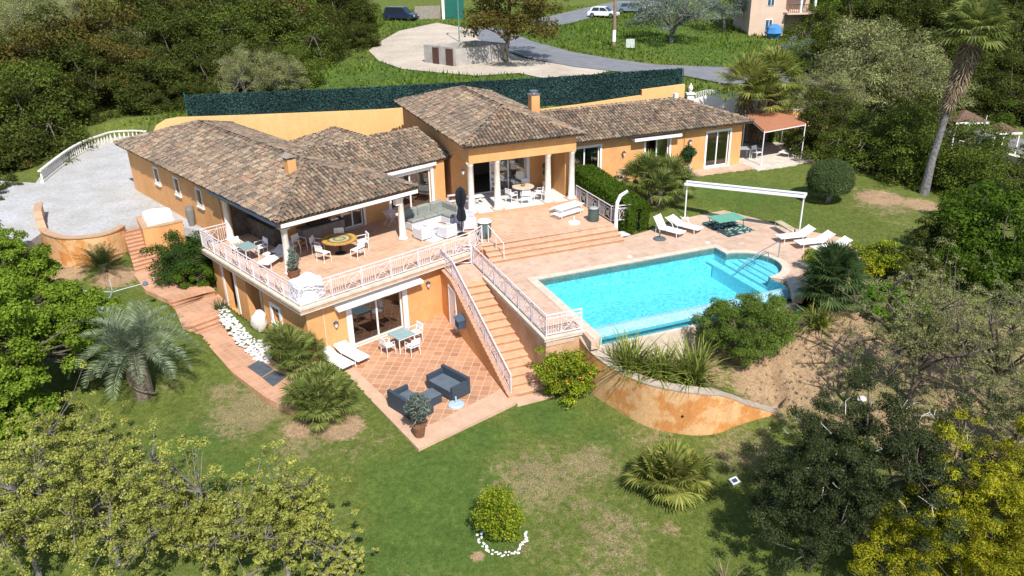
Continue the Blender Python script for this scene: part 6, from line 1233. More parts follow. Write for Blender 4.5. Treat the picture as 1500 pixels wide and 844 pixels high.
# left terrace group
t = thing('mosaic_table', 'round table with a green and ochre mosaic top on the left terrace', 'table', L(4.6, 4.35, 0)); MB().lathe([(.28, 0), (.25, .06), (.07, .12), (.07, .68), (.2, .71)], 16).build('pedestal', BLACK, t)
def ringmat():
    m, nt, out = nt_new('ring_mosaic'); tc = N(nt, 'ShaderNodeTexCoord'); mp = N(nt, 'ShaderNodeMapping'); nt.links.new(tc.outputs['Object'], mp.inputs[0]); ln = N(nt, 'ShaderNodeVectorMath', operation='LENGTH'); sx = N(nt, 'ShaderNodeSeparateXYZ'); cx = N(nt, 'ShaderNodeCombineXYZ'); nt.links.new(mp.outputs[0], sx.inputs[0]); nt.links.new(sx.outputs[0], cx.inputs[0]); nt.links.new(sx.outputs[1], cx.inputs[1]); nt.links.new(cx.outputs[0], ln.inputs[0])
    r = ramp(nt, [(0, (0.45, 0.42, 0.22)), (.2, (0.20, 0.22, 0.13)), (.32, (0.50, 0.46, 0.25)), (.48, (0.14, 0.15, 0.10)), (.56, (0.45, 0.22, 0.04)), (.66, (0.55, 0.40, 0.12)), (.8, (0.42, 0.20, 0.04))], 'CONSTANT'); nt.links.new(ln.outputs['Value'], r.inputs[0]); n = N(nt, 'ShaderNodeTexNoise', i_Scale=14.0); nt.links.new(tc.outputs['Object'], n.inputs['Vector']); r2 = ramp(nt, [(.3, (.6,) * 3), (.7, (1.3,) * 3)]); nt.links.new(n.outputs[0], r2.inputs[0])
    b = N(nt, 'ShaderNodeBsdfPrincipled'); b.inputs['Roughness'].default_value = .4; nt.links.new(mixc(nt, 1.0, r.outputs[0], r2.outputs[0], 'MULTIPLY'), b.inputs['Base Color']); nt.links.new(b.outputs[0], out.inputs[0]); return m
MB().lathe([(.84, .715), (.86, .73), (.86, .76), (.84, .77)], 36).build('tabletop', ringmat(), t)
for i, a in enumerate((-75, -15, 60, 130, 195)):
    q = Vector(L(4.6, 4.35, 0)) + Vector((math.cos(L.a + R_(a)), math.sin(L.a + R_(a)), 0)) * 1.12
    chair(['white chair in the sun on the near side of the mosaic table', 'white chair at the right side of the mosaic table', 'white chair behind the mosaic table towards the porch door', 'white chair behind the mosaic table near the counter', 'white chair in the shade on the left of the mosaic table'][i], tuple(q), L.a + R_(a) - math.pi / 2, group='chairs around the mosaic table', arms=i in (1, 3))
chair('white chair with orange cushions against the shaded porch counter', L(3.35, 6.0, 0), L.a + R_(20), arms=True, seatm=mat('orange_cushion', (.55, .25, .06)))
t = thing('porch_counter', 'grey stone kitchen counter under the porch roof', 'counter', L(5.2, 6.7, 0), L.a); MB().box(-1.4, .95, -.3, .3, 0, .85).build('cabinet', mat('grey_cabinet', (.24, .21, .18), (.16, .14, .12), scale=5), t); MB().box(-1.45, 1.0, -.34, .3, .851, .91).build('worktop', mat('dark_top', (.12, .11, .11)), t); MB().box(-.9, .1, -.2, .2, .912, 1.05).build('cooker', BLACK, t); MB().box(.3, .7, -.15, .15, .912, 1.0).build('tray', WPLAST, t)
t = thing('bistro_table', 'white folding bistro table in the shade near the right porch column', 'table', L(8.75, 6.15, 0), L.a); MB().lathe([(.38, .70), (.38, .73)], 20).build('top', PINKW, t); b = MB(); [b.bar((-.28, s, 0), (.28, s, .7), .025).bar((.28, s, 0), (-.28, s, .7), .025) for s in (-.22, .22)]; b.build('cross_legs', PINKW, t)
t = thing('blue_wall_pot', 'small turquoise pot hanging on the porch wall', 'pot', L(8.4, 7.0, 1.45)); MB().lathe([(.1, -.18), (.2, .0), (.18, .14)], 12).build('pot', mat('turquoise', (.05, .3, .38)), t)
t = thing('glass_table', 'small frosted glass table beside the left railing', 'table', L(1.0, 6.75, 0), L.a); MB().box(-.35, .35, -.55, .55, .70, .73).build('top', FROST, t); legs(t, (-.3, .3), (-.5, .5), .7, .02, WPLAST)
chair('white armchair at the far end of the frosted glass table', L(.95, 7.75, 0), L.a, arms=True); chair('white armchair on the house side of the frosted glass table', L(1.75, 6.9, 0), L.a - 1.57, arms=True)
lounger('white cushioned lounger in front of the dark porch opening', L(1.75, 5.6, 0), L.a - R_(60), back=.3, cush=True)
lounger('second cushioned lounger inside the dark porch', L(2.5, 6.2, 0), L.a - R_(75), back=.2, cush=True)
t = thing('column_planter', 'terracotta planter with blue green foliage against the front corner column', 'planter', L(1.5, 3.25, 0)); MB().lathe([(.2, 0), (.27, .32), (.29, .36), (.25, .36)], 14).build('pot', WOODB, t)
V = leaves_on(np.random.default_rng(3), np.array([[0, 0, .6, .28], [.1, 0, .95, .25], [0, .1, 1.25, .16]]), 900, .12, .4, low=-.9); fastmesh('foliage', V, np.arange(len(V)).reshape(-1, 4), SILV, parent=t)
t = thing('covered_barbecue', 'bulky object under a white dust sheet at the front corner of the terrace', 'covered barbecue', L(.85, .85, 0), L.a + .3)
def draped(w_, d_, h_, top, seed, parent):
    rng = np.random.default_rng(seed); n = 40; prof = [(1.08, 0), (1.05, .15), (1.0, .45), (.97, .8), (.9, .95), (.7, 1.0), (.3, 1.04), (.01, 1.05)]; V = []; ph = rng.uniform(0, 6, 3)
    for k, (r, z) in enumerate(prof):
        for i in range(n):
            a = 2 * math.pi * i / n; q = max(abs(math.cos(a)), abs(math.sin(a))) ** -1; q = 1 + (q - 1) * .75; f = 1 + .05 * math.sin(a * 7 + ph[0]) * (1 - z * .8) + .03 * math.sin(a * 13 + ph[1]); V.append((w_ * r * q * f * math.cos(a), d_ * r * q * f * math.sin(a), h_ * z * (1 + .04 * math.sin(a * 3 + ph[2]) * (z > .5))))
    m = len(prof); fs = [(j * n + i, j * n + (i + 1) % n, (j + 1) * n + (i + 1) % n, (j + 1) * n + i) for j in range(m - 1) for i in range(n)]; b = MB(); b.add(V, fs); return b.build('sheet', SHEETM, parent, True)
draped(.62, .5, .95, 0, 4, t)
t = thing('covered_pool_pump', 'white sheeted heap at the corner beside the entrance steps', 'covered machine', (*at(233, 326, -.3)[:2], -.3), .6); draped(.75, .5, .72, 0, 8, t)
# sofa and white wicker lounge set
t = thing('corner_sofa', 'grey cushioned corner sofa on white wicker in front of the window', 'sofa', L(10.3, 4.9, 0), L.a)
MB().box(-1.35, 1.35, -.42, .42, .05, .38).box(.55, 1.35, -1.15, -.421, .05, .38).build('base', WICKW, t)
for i in range(3): MB().cushion(-1.3 + .87 * i, -.46 + .87 * i, -.42, .3, .381, .56, r=.06).build('seat_cushion', GREYFAB, t)
MB().cushion(.58, 1.33, -1.13, -.43, .381, .56, r=.06).build('seat_cushion', GREYFAB, t)
for i in range(3): MB().cushion(-1.3 + .87 * i, -.46 + .87 * i, .25, .5, .45, .98, r=.08).build('back_cushion', GREYFAB, t)
MB().cushion(1.2, 1.45, -1.0, .25, .45, .92, r=.08).build('arm_cushion', GREYFAB, t); MB().box(-1.4, 1.5, .42, .55, .05, .72).build('back_panel', WICKW, t)
def tub(label, loc, rot, m=WICKW, cm=CUSH, w_=.38, d=.36, group=None, name='armchair', hb_=.68):
    t = thing(name, label, 'armchair', loc, rot, group); MB().box(-w_, w_, -d, d, .08, .38).build('base', m, t); MB().cushion(-w_ + .09, w_ - .09, -d, d - .1, .381, .48, r=.04).build('seat_cushion', cm, t)
    MB().box(-w_, w_, d - .11, d, .381, hb_).build('backrest', m, t)
    for s in (-1, 1): MB().box(min(s * w_, s * (w_ - .1)), max(s * w_, s * (w_ - .1)), -d, d - .112, .381, .58).build('armrest', m, t)
    for x in (-w_ + .06, w_ - .06):
        for y in (-d + .06, d - .06): MB().box(x - .03, x + .03, y - .03, y + .03, 0, .08).build('leg', m, t)
    return t
tub('white wicker armchair nearest the right porch column with its back to the railing', L(8.75, 3.2, 0), L.a + math.pi, group='white wicker armchairs'); tub('white wicker armchair in the middle between the low table and the railing', L(9.75, 2.55, 0), L.a + math.pi + .1, group='white wicker armchairs'); tub('white wicker armchair behind the closed black parasol', L(11.3, 2.75, 0), L.a + math.pi - .5, group='white wicker armchairs'); tub('white wicker armchair beside the first hall column', R(-1.0, 7.2, 0), R.a - 1.0, group='white wicker armchairs')
t = thing('low_table', 'low white table in the middle of the wicker lounge set', 'table', L(9.6, 3.55, 0), L.a); MB().box(-.45, .45, -.3, .3, .32, .37).build('top', WPLAST, t); MB().box(-.38, .38, -.24, .24, .02, .319).build('base', WICKW, t)
t = thing('white_mat', 'white rug under the wicker lounge set', 'rug', L(9.7, 3.2, 0), L.a + .1); MB().box(-1.1, 1.1, -.75, .75, .003, .015).build('mat', CUSH, t)
t = thing('closed_parasol', 'folded black parasol standing by the terrace railing', 'parasol', L(10.45, 2.2, 0)); MB().lathe([(.28, 0), (.28, .06), (.06, .1)], 16).build('base', BLACK, t); MB().lathe([(.03, .1), (.03, 2.5), (.01, 2.6)], 10).build('pole', BLACK, t)
n = 28; V = []; prof = [(.10, .75), (.17, .8), (.2, 1.0), (.15, 1.35), (.12, 1.45), (.2, 1.75), (.22, 2.1), (.17, 2.4), (.05, 2.52)]
for (r, z) in prof: V += [(r * (1 + .25 * (-1) ** i) * math.cos(6.283 * i / n), r * (1 + .25 * (-1) ** i) * math.sin(6.283 * i / n), z) for i in range(n)]
MB().add(V, [(j * n + i, j * n + (i + 1) % n, (j + 1) * n + (i + 1) % n, (j + 1) * n + i) for j in range(len(prof) - 1) for i in range(n)]).build('canopy', mat('black_canvas', (.018, .022, .035), (.012, .014, .02), rough=.9), t)
# hall furniture
t = thing('dining_table', 'round pale table between the middle columns of the hall', 'table', R(3.35, 9.45, .157)); MB().lathe([(.62, .71), (.64, .73), (.62, .75)], 28).build('tabletop', mat('sand_top', (.58, .50, .38), (.5, .43, .32)), t); MB().lathe([(.25, 0), (.06, .08), (.06, .7)], 14).build('pedestal', WPLAST, t); MB().lathe([(.1, .751), (.14, .85)], 10).build('bowl', mat('copper_bowl', (.4, .2, .08)), t)
for i, (a, rr) in enumerate(((200, .9), (255, .95), (320, .95), (60, .95))): chair(['white chair on the left of the pale hall table', 'white chair on the near side of the pale hall table', 'white chair on the right of the pale hall table', 'white chair behind the pale hall table'][i], R(3.35 + rr * math.cos(R_(a)), 9.45 + rr * math.sin(R_(a)), .157), R.a + R_(a - 90), group='chairs around the hall table', arms=True)
t = thing('side_table', 'low white folding table behind the first hall column', 'table', R(.55, 9.75, .157), R.a); MB().box(-.45, .45, -.25, .25, .42, .45).build('top', WPLAST, t); b = MB(); [b.bar((-.35, s, 0), (.35, s, .42), .025).bar((.35, s, 0), (-.35, s, .42), .025) for s in (-.2, .2)]; b.build('cross_legs', WPLAST, t)
t = thing('plant_stand', 'slim metal shelf stand left of the first hall column', 'shelf', R(-.85, 9.3, 0), R.a); b = MB(); [b.bar((x, y, 0), (x, y, 1.0), .02) for x in (-.35, .35) for y in (-.12, .12)]; b.build('frame', PINKW, t); [MB().box(-.35, .35, -.12, .12, z, z + .02).build('shelf', PINKW, t) for z in (.3, .65, .98)]
def potplant(name, label, loc, pr, ph, pm, lm, cl, n, sz, lift=0): 
    t = thing(name, label, 'potted plant', loc); MB().lathe([(pr * .7, 0), (pr * .95, ph * .8), (pr, ph), (pr * .85, ph)], 16).build('pot', pm, t); V = leaves_on(np.random.default_rng(n), np.array(cl), n, sz, .45, low=-.95, shell=.8); fastmesh('foliage', V, np.arange(len(V)).reshape(-1, 4), lm, parent=t); MB().tube([(0, 0, ph), (0, 0, cl[-1][2])], .025, 5).build('stem', BARK, t); return t
potplant('potted_vine', 'dark climbing plant in a white pot on the wall between the last two doors', R(15.1, 10.45, 0), .28, .42, WPLAST, LG('dark_ivy', (0.02, 0.045, 0.03), (0.04, 0.08, 0.05), (0.07, 0.12, 0.08)), [[0, 0, .9, .28], [-.1, 0, 1.25, .35], [.2, 0, 1.3, .3], [0, 0, 1.55, .25]], 1500, .16)
potplant('potted_plant', 'thin potted plant in a tall pot at the right end of the hall porch', R(5.2, 10.4, .157), .2, .6, CREAM, SILV, [[0, 0, 1.1, .18], [0, 0, 1.5, .2]], 350, .16)
potplant('potted_olive_tree', 'small silvery olive tree in a wooden barrel at the tip of the patio', L(.55, -7.25, -2.895), .26, .46, WOODB, SILV, [[0, 0, .85, .25], [.18, 0, 1.15, .32], [-.2, .1, 1.2, .3], [0, -.1, 1.55, .3], [.05, .1, 1.3, .38]], 3600, .11)
t = thing('garden_cabinet', 'small white rack table against the wall of the right wing', 'table', R(10.3, 10.3, 0), R.a); MB().box(-.32, .32, -.22, .22, .66, .70).build('top', mat('grey_lid', (.35, .38, .38)), t); MB().box(-.28, .28, -.18, .18, .12, .16).build('shelf', PINKW, t); legs(t, (-.28, .28), (-.18, .18), .66, .02, PINKW); MB().bar((-.28, -.19, .15), (.28, -.19, .65), .02).bar((.28, -.19, .15), (-.28, -.19, .65), .02).build('brace', PINKW, t)
# lower patio
t = thing('patio_table', 'square frosted glass table with white legs on the lower patio', 'table', L(4.1, -1.15, -2.895), L.a); MB().box(-.45, .45, -.45, .45, .71, .74).build('top', FROST, t); legs(t, (-.40, .40), (-.40, .40), .71, .025, WPLAST); MB().box(-.44, .44, -.44, -.40, .66, .709).box(-.44, .44, .40, .44, .66, .709).build('apron', WPLAST, t)
for i, (u, v, a) in enumerate(((3.35, -1.15, 90), (4.1, -1.95, 180), (4.95, -1.0, -90))): chair(['white chair on the left side of the square patio table', 'white chair on the near side of the square patio table', 'white chair on the right side of the square patio table'][i], L(u, v, -2.895), L.a + R_(a), group='chairs around the patio table', arms=True)
for i, (u, v) in enumerate(((1.15, -.35), (1.95, -.3))): lounger(['white lounger with cushion nearest the fan palms on the lower patio', 'white lounger with cushion nearest the big sliding door'][i], L(u, v, -2.895), L.a + .08, 'white loungers on the lower patio', back=.35, cush=True)
def wsofa(label, loc, rot, w_, name, cat, seats=1):
    t = thing(name, label, cat, loc, rot); t.scale = (1.12, 1.12, 1.05); d = .42; MB().box(-w_, w_, -d, d, .05, .34).build('base', DARKGREY, t)
    for i in range(seats): a = -w_ + .12; q = (2 * w_ - .24) / seats; MB().cushion(a + q * i + .005, a + q * (i + 1) - .005, -d, d - .14, .341, .44, r=.04).build('seat_cushion', mat('slate_cushion', (.115, .14, .17), (.09, .11, .14), rough=.9), t)
    MB().box(-w_, w_, d - .13, d, .341, .72).build('backrest', DARKGREY, t)
    for s in (-1, 1): MB().box(min(s * w_, s * (w_ - .11)), max(s * w_, s * (w_ - .11)), -d, d - .132, .341, .6).build('armrest', DARKGREY, t)
    return t
wsofa('dark wicker two seat sofa facing left in the middle of the patio', L(3.3, -5.5, -2.895), L.a - R_(90) + .05, .72, 'wicker_sofa', 'sofa', 1)
wsofa('dark wicker armchair set behind the potted olive tree', L(1.9, -4.85, -2.895), L.a + R_(90), .42, 'wicker_armchair', 'armchair') if False else None
wsofa('dark wicker sofa partly hidden by the potted olive tree', L(1.35, -5.6, -2.895), L.a + R_(92), .75, 'wicker_sofa', 'sofa', 1)
t = thing('wicker_ottoman', 'dark wicker footstool between the two dark sofas', 'footstool', L(2.25, -5.7, -2.895), L.a); MB().box(-.32, .32, -.32, .32, .04, .36).build('base', DARKGREY, t); MB().cushion(-.32, .32, -.32, .32, .361, .42).build('cushion', MATS['slate_cushion'], t)
# left garden
t = thing('clothes_dryer', 'pale metal rotary clothes dryer on the left lawn', 'clothes dryer', G(175, 470)); b = MB(); b.tube([(0, 0, 0), (0, 0, 1.55)], .03, 6).build('pole', STEEL, t)
GAL = mat('galvanised', (.42, .50, .50), (.34, .42, .42), rough=.5); b = MB(); [b.tube([(0, 0, 1.5), (1.35 * math.cos(a), 1.35 * math.sin(a), 1.62)], .022, 5) for a in (.5, 2.07, 3.2, 5.0)]; b.build('arms', GAL, t); b = MB(); b.lathe([(.12, -.06), (.14, .0), (.05, .12)], 8, M=Matrix.Translation((1.3, .62, 1.62))); b.build('end_cap', mat('blue_cap', (.10, .16, .24)), t)
# white stones, boulder, slates
WST = mat('white_stones', (.72, .71, .69), (.55, .54, .53), scale=3, rough=.9)
rgk = np.random.default_rng(14); bed = [at(322, 446, -2.4)[:2], at(345, 470, -2.5)[:2], at(372, 500, -2.7)[:2], at(398, 508, -2.75)[:2], at(396, 535, -2.8)[:2], at(372, 528, -2.75)[:2], at(345, 503, -2.7)[:2], at(322, 470, -2.5)[:2]]
b = MB(); xs_, ys_ = [p[0] for p in bed], [p[1] for p in bed]; cnt = 0
while cnt < 430:
    x, y = rgk.uniform(min(xs_), max(xs_)), rgk.uniform(min(ys_), max(ys_))
    if inpoly(np.array([x]), np.array([y]), bed)[0]: rock(b, rgk, (x, y, max(gz(x, y), -2.78) + .03), rgk.uniform(.045, .095)); cnt += 1
tag(b.build('white_pebbles', WST), 'bed of loose white stones between the garden path and the lower house wall', 'stones', kind='stuff')
t = thing('white_boulder', 'tall pale boulder leaning in the recess of the lower house wall', 'boulder', L(.15, 4.6, -2.85)); b = MB(); rock(b, np.random.default_rng(4), (0, 0, .6), .42, 2.0); b.build('stone', STONEW, t, True)
cx, cy, cz = G(737, 790)
for i in range(46):
    a = math.pi * (.93 + 1.14 * i / 45) ; rr_ = rgk.uniform(.66, .84); x, y = cx + rr_ * math.cos(a), cy + .1 + rr_ * math.sin(a)
    b = MB(Matrix()); rock(b, rgk, (0, 0, .03), rgk.uniform(.032, .06)); o = b.build('white_stone', WST); o.location = (x, y, gz(x, y)); tag(o, 'one white stone of the ring around the laurel bush', 'stone', 'white stones ringed around the laurel bush')
t = thing('slate_slab', 'two dark slate slabs set in the end of the garden path', 'paving slab', (*at(388, 541, -2.7)[:2], -2.716)); 
for q in (((362,537),(381,527),(401,541),(383,552)), ((384,553),(402,542),(420,551),(400,566))): WB().prism([at(*p_, -2.7)[:2] for p_ in q], -2.716, -2.70).build('slab', mat('slate', (.10, .12, .14), (.07, .08, .10), scale=3, rough=.5), t)
t = thing('planter_urn', 'dark round lamp pot hanging low on the left wall above the gravel', 'pot', L(1.4, 14.6, -.3)); MB().lathe([(.15, 0), (.22, .5), (.24, .9), (.18, 1.1)], 12).build('pot', mat('grey_pot', (.2, .2, .19)), t)
t = thing('access_cover', 'small white metal panel lying on the front lawn near the cork oak', 'panel', G(1075, 706), .5); MB().box(-.17, .17, -.13, .13, .05, .08, M=Matrix.Rotation(.35, 4, 'X')).build('plate', mat('grey_white', (.55, .58, .62)), t); MB().box(-.10, .10, -.07, .07, .081, .09, M=Matrix.Rotation(.35, 4, 'X')).build('vent', GUTTER, t)
t = thing('pale_stone', 'pale rounded stone on the shaded slope under the bare tree', 'stone', G(1262, 588)); b = MB(); rock(b, np.random.default_rng(8), (0, 0, .1), .2); b.build('rock', WST, t)
# right terrace canopy
slab('side_path', SIDEP, -.3, -.02, TERRAL)
slab('side_terrace', SIDET, -.35, -.06, mat('pale_paving', (.60, .55, .48), (.5, .45, .38), scale=2, rough=.85, fine=.1, world=True))
t = thing('canopy', 'brown square canopy on white posts beside the right end of the villa', 'canopy', R(22, 12, -.06)); c0 = [at(1092, 168, 2.3), at(1120, 192, 2.2), at(1180, 181, 2.3), at(1150, 160, 2.35)]; pk = Vector(at(1138, 166, 2.45))
b = WB(); m_ = [Vector(q) for q in c0]; b.add([tuple(q) for q in m_] + [tuple(pk)] + [tuple(q - Vector((0, 0, .12))) for q in m_], [(0, 1, 4), (1, 2, 4), (2, 3, 4), (3, 0, 4)] + [(i, i + 5, (i + 1) % 4 + 5, (i + 1) % 4) for i in range(4)]); b.build('canvas', mat('rust_canvas', (.40, .17, .09), (.36, .15, .08), rough=.9), t)
for q in m_: WB().tube([(q.x, q.y, -.06), (q.x, q.y, q.z)], .035, 6).build('post', WPLAST, t)
b = WB(); [b.bar(m_[i] - Vector((0, 0, .1)), m_[(i + 1) % 4] - Vector((0, 0, .1)), .05) for i in range(4)]; b.build('frame', WPLAST, t)
chair('white chair under the brown canopy', R(21.3, 11.5, -.06), R.a + .2, arms=True); lounger('white lounger on the pale paving beyond the brown canopy', R(24.0, 11.4, -.06), R.a - 1.2, back=.7)
t = thing('canopy_table', 'small table in the shade of the brown canopy', 'table', R(20.5, 11.9, -.06)); MB().box(-.4, .4, -.4, .4, .7, .73).build('top', mat('grey_lid', (.35, .38, .38)), t); legs(t, (-.35, .35), (-.35, .35), .7, .02, WPLAST)
# balustrade round the gravel yard
bl = smooth_line([at(*q, -.3) for q in [(224,208),(205,206),(185,206),(165,208),(150,213),(128,221),(108,232),(90,245),(74,258),(62,268)]], 3)
t = thing('balustrade', 'white stone balustrade curving along the far edge of the gravel yard', 'balustrade', bl[0]); b = WB(); ribbon(b, bl, .22, .52, .44); b.build('top_rail', STONEW, t); b = WB(); ribbon(b, bl, .22, -.16, -.4); b.build('bottom_rail', STONEW, t)
cum = [0]; [cum.append(cum[-1] + (Vector(bl[i + 1]) - Vector(bl[i])).length) for i in range(len(bl) - 1)]; nb_ = int(cum[-1] / .34)
for i in range(nb_):
    s = cum[-1] * (i + .5) / nb_; x = float(np.interp(s, cum, [p[0] for p in bl])); y = float(np.interp(s, cum, [p[1] for p in bl])); bb = WB(); bb.lathe([(.07, -.16), (.05, -.1), (.09, .05), (.05, .25), (.04, .36), (.07, .44)], 8, c=(x, y)); bb.build('baluster', STONEW, t, True)
# gate
gA, gB = Vector(at(1003, 150, .8)), Vector(at(1160, 168, .8)); 
def gpost(label, q): 
    t = thing('gate_post', label, 'gate post', tuple(q)); MB().box(-.24, .24, -.24, .24, -.6, 2.1).build('pillar', WHITE, t); MB().box(-.33, .33, -.33, .33, 2.101, 2.2).build('cap', WHITE, t); MB().lathe([(.12, 2.2), (.08, 2.3), (.16, 2.42), (.19, 2.55), (.12, 2.72), (.05, 2.8), (.06, 2.86), (.01, 2.92)], 12).build('finial', STONEW, t); return t
P0 = Vector((13.6, 60.2, .8)); gpost('white gate pillar topped by a stone finial', P0)
def arch_gate(label, a, c, h0=1.75, h1=2.1):
    t = thing('driveway_gate', label, 'gate', tuple(a)); n = 14; b = WB(); d = c - a; nn = Vector((-d.y, d.x, 0)).normalized() * .03
    top = [h0 + (h1 - h0) * math.sin(math.pi * i / n) * .9 for i in range(n + 1)]; vs = []
    for i in range(n + 1): p = a + d * i / n; vs += [tuple(p - nn + Vector((0, 0, -.3))), tuple(p + nn + Vector((0, 0, -.3))), tuple(p + nn + Vector((0, 0, top[i]))), tuple(p - nn + Vector((0, 0, top[i])))]
    b.add(vs, [(i * 4 + k, i * 4 + (k + 1) % 4, (i + 1) * 4 + (k + 1) % 4, (i + 1) * 4 + k) for i in range(n) for k in range(4)]); b.build('panel', WHITE, t)
    b = WB()
    for i in range(1, n): p = a + d * i / n; z = top[i]; b.bar(p + Vector((0, 0, z)), p + Vector((0, 0, z + .42)), .03); 
    for i in range(n): b.bar(a + d * i / n + Vector((0, 0, top[i] + .4)), a + d * (i + 1) / n + Vector((0, 0, top[i + 1] + .4)), .03)
    for i in range(n): b.bar(a + d * i / n + Vector((0, 0, top[i])), a + d * (i + 1) / n + Vector((0, 0, top[i + 1] + .4)), .025)
    b.build('scroll_work', WHITE, t); return t
P1 = Vector((16.0, 59.3, .8)); P2 = Vector((18.4, 58.4, .8)); arch_gate('white arched gate leaf next to the finial pillar', P0 + Vector((.3, -.1, 0)), P1); arch_gate('second white gate leaf mostly behind the bushy palm', P1 + Vector((.05, -.02, 0)), P2)
t = thing('gate_wall', 'short orange wall to the right of the gate behind the palm', 'wall', (20, 58.3, .5)); b = WB(); ribbon(b, [(18.4, 58.4), (20.5, 57.8), (23.3, 57.9)], .35, 2.05, -.8); b.build('wall', YELLOWP, t); b = WB(); ribbon(b, [(18.4, 58.4), (20.5, 57.8), (23.3, 57.9)], .45, 2.12, 2.052); b.build('coping', CREAM, t)
# ------------------------------------------------------------------ beyond the fence
CONC = mat('concrete_wall', (.42, .40, .37), (.30, .28, .26), scale=1.2, rough=.95, fine=.15); BROWN = mat('brown_metal', (.10, .05, .035), (.08, .04, .03), rough=.6)
ba, bb_, bc = Vector(G(623, 92)), Vector(G(667, 98)), Vector(G(742, 88)); t = thing('bin_enclosure', 'pale concrete bin enclosure with two brown doors beside the dirt lot', 'enclosure', tuple(ba))
def vwall(b, a, c, h, th=.18): ribbon(b, [(a.x, a.y), (c.x, c.y)], th, min(a.z, c.z) + h, min(a.z, c.z) - .8); return b
dv = Vector((bc.x - bb_.x, bc.y - bb_.y, 0)); b = WB(); vwall(b, ba, bb_, 1.75); vwall(b, bb_, bc, 1.6); vwall(b, ba, ba + dv, 1.6); vwall(b, ba + dv, bc, 1.6); b.build('wall', CONC, t)
for k, (f0, f1) in enumerate(((.30, .50), (.74, .96))):
    p, q = ba.lerp(bb_, f0), ba.lerp(bb_, f1); nn = Vector((-(q - p).y, (q - p).x, 0)).normalized(); nn = -nn if nn.y > 0 else nn; b = WB(); ribbon(b, [(p.x + nn.x * .12, p.y + nn.y * .12), (q.x + nn.x * .12, q.y + nn.y * .12)], .06, min(ba.z, bb_.z) + 1.6, min(ba.z, bb_.z) - .1); b.build('door', BROWN, t)
b = WB(); c_ = (ba + dv * .5 + Vector((bb_.x - ba.x, bb_.y - ba.y, 0)) * .5)
t2 = thing('waste_bin', 'row of bins inside the concrete enclosure, only their lids showing', 'bin', tuple(ba + dv * .6 + (bb_ - ba) * .5)); MB().box(-.6, .6, -.4, .4, -.2, 1.25).build('body', mat('bin_grey', (.12, .13, .14)), t2); MB().box(-.64, .64, -.44, .44, 1.251, 1.36).build('lid', mat('bin_lid', (.45, .35, .08)), t2)
q = G(673, 62); t = thing('street_lamp', 'slim green street lamp pole beside the dirt lot', 'street lamp', q); MB().lathe([(.1, 0), (.07, .4), (.045, 7)], 8).build('pole', mat('pole_green', (.12, .25, .22)), t); MB().tube([(0, 0, 6.9), (0, .6, 7.3), (.0, 1.2, 7.3)], .05, 6).build('arm', MATS['pole_green'], t); MB().box(-.15, .15, 1.0, 1.6, 7.2, 7.3).build('lamp_head', STEEL, t)
q = G(899, 68); t = thing('utility_pole', 'brown wooden utility pole with a white base band in the green field', 'utility pole', q); MB().lathe([(.20, 0), (.13, 9.5)], 10).build('pole', mat('pole_wood', (.28, .19, .14), (.2, .13, .1)), t); MB().lathe([(.207, .5), (.205, 1.7)], 10).build('band', WHITE, t)
q = G(923, 73); t = thing('field_sign', 'small white notice board standing in the field beside the pole', 'sign', q); MB().box(-.45, .45, -.03, .03, .2, 1.1).build('board', mat('sign_white', (.6, .62, .6), (.35, .4, .35), scale=6), t); MB().tube([(-.4, 0, 0), (-.4, 0, .3)], .03, 5).build('leg', STEEL, t); MB().tube([(.4, 0, 0), (.4, 0, .3)], .03, 5).build('leg', STEEL, t)
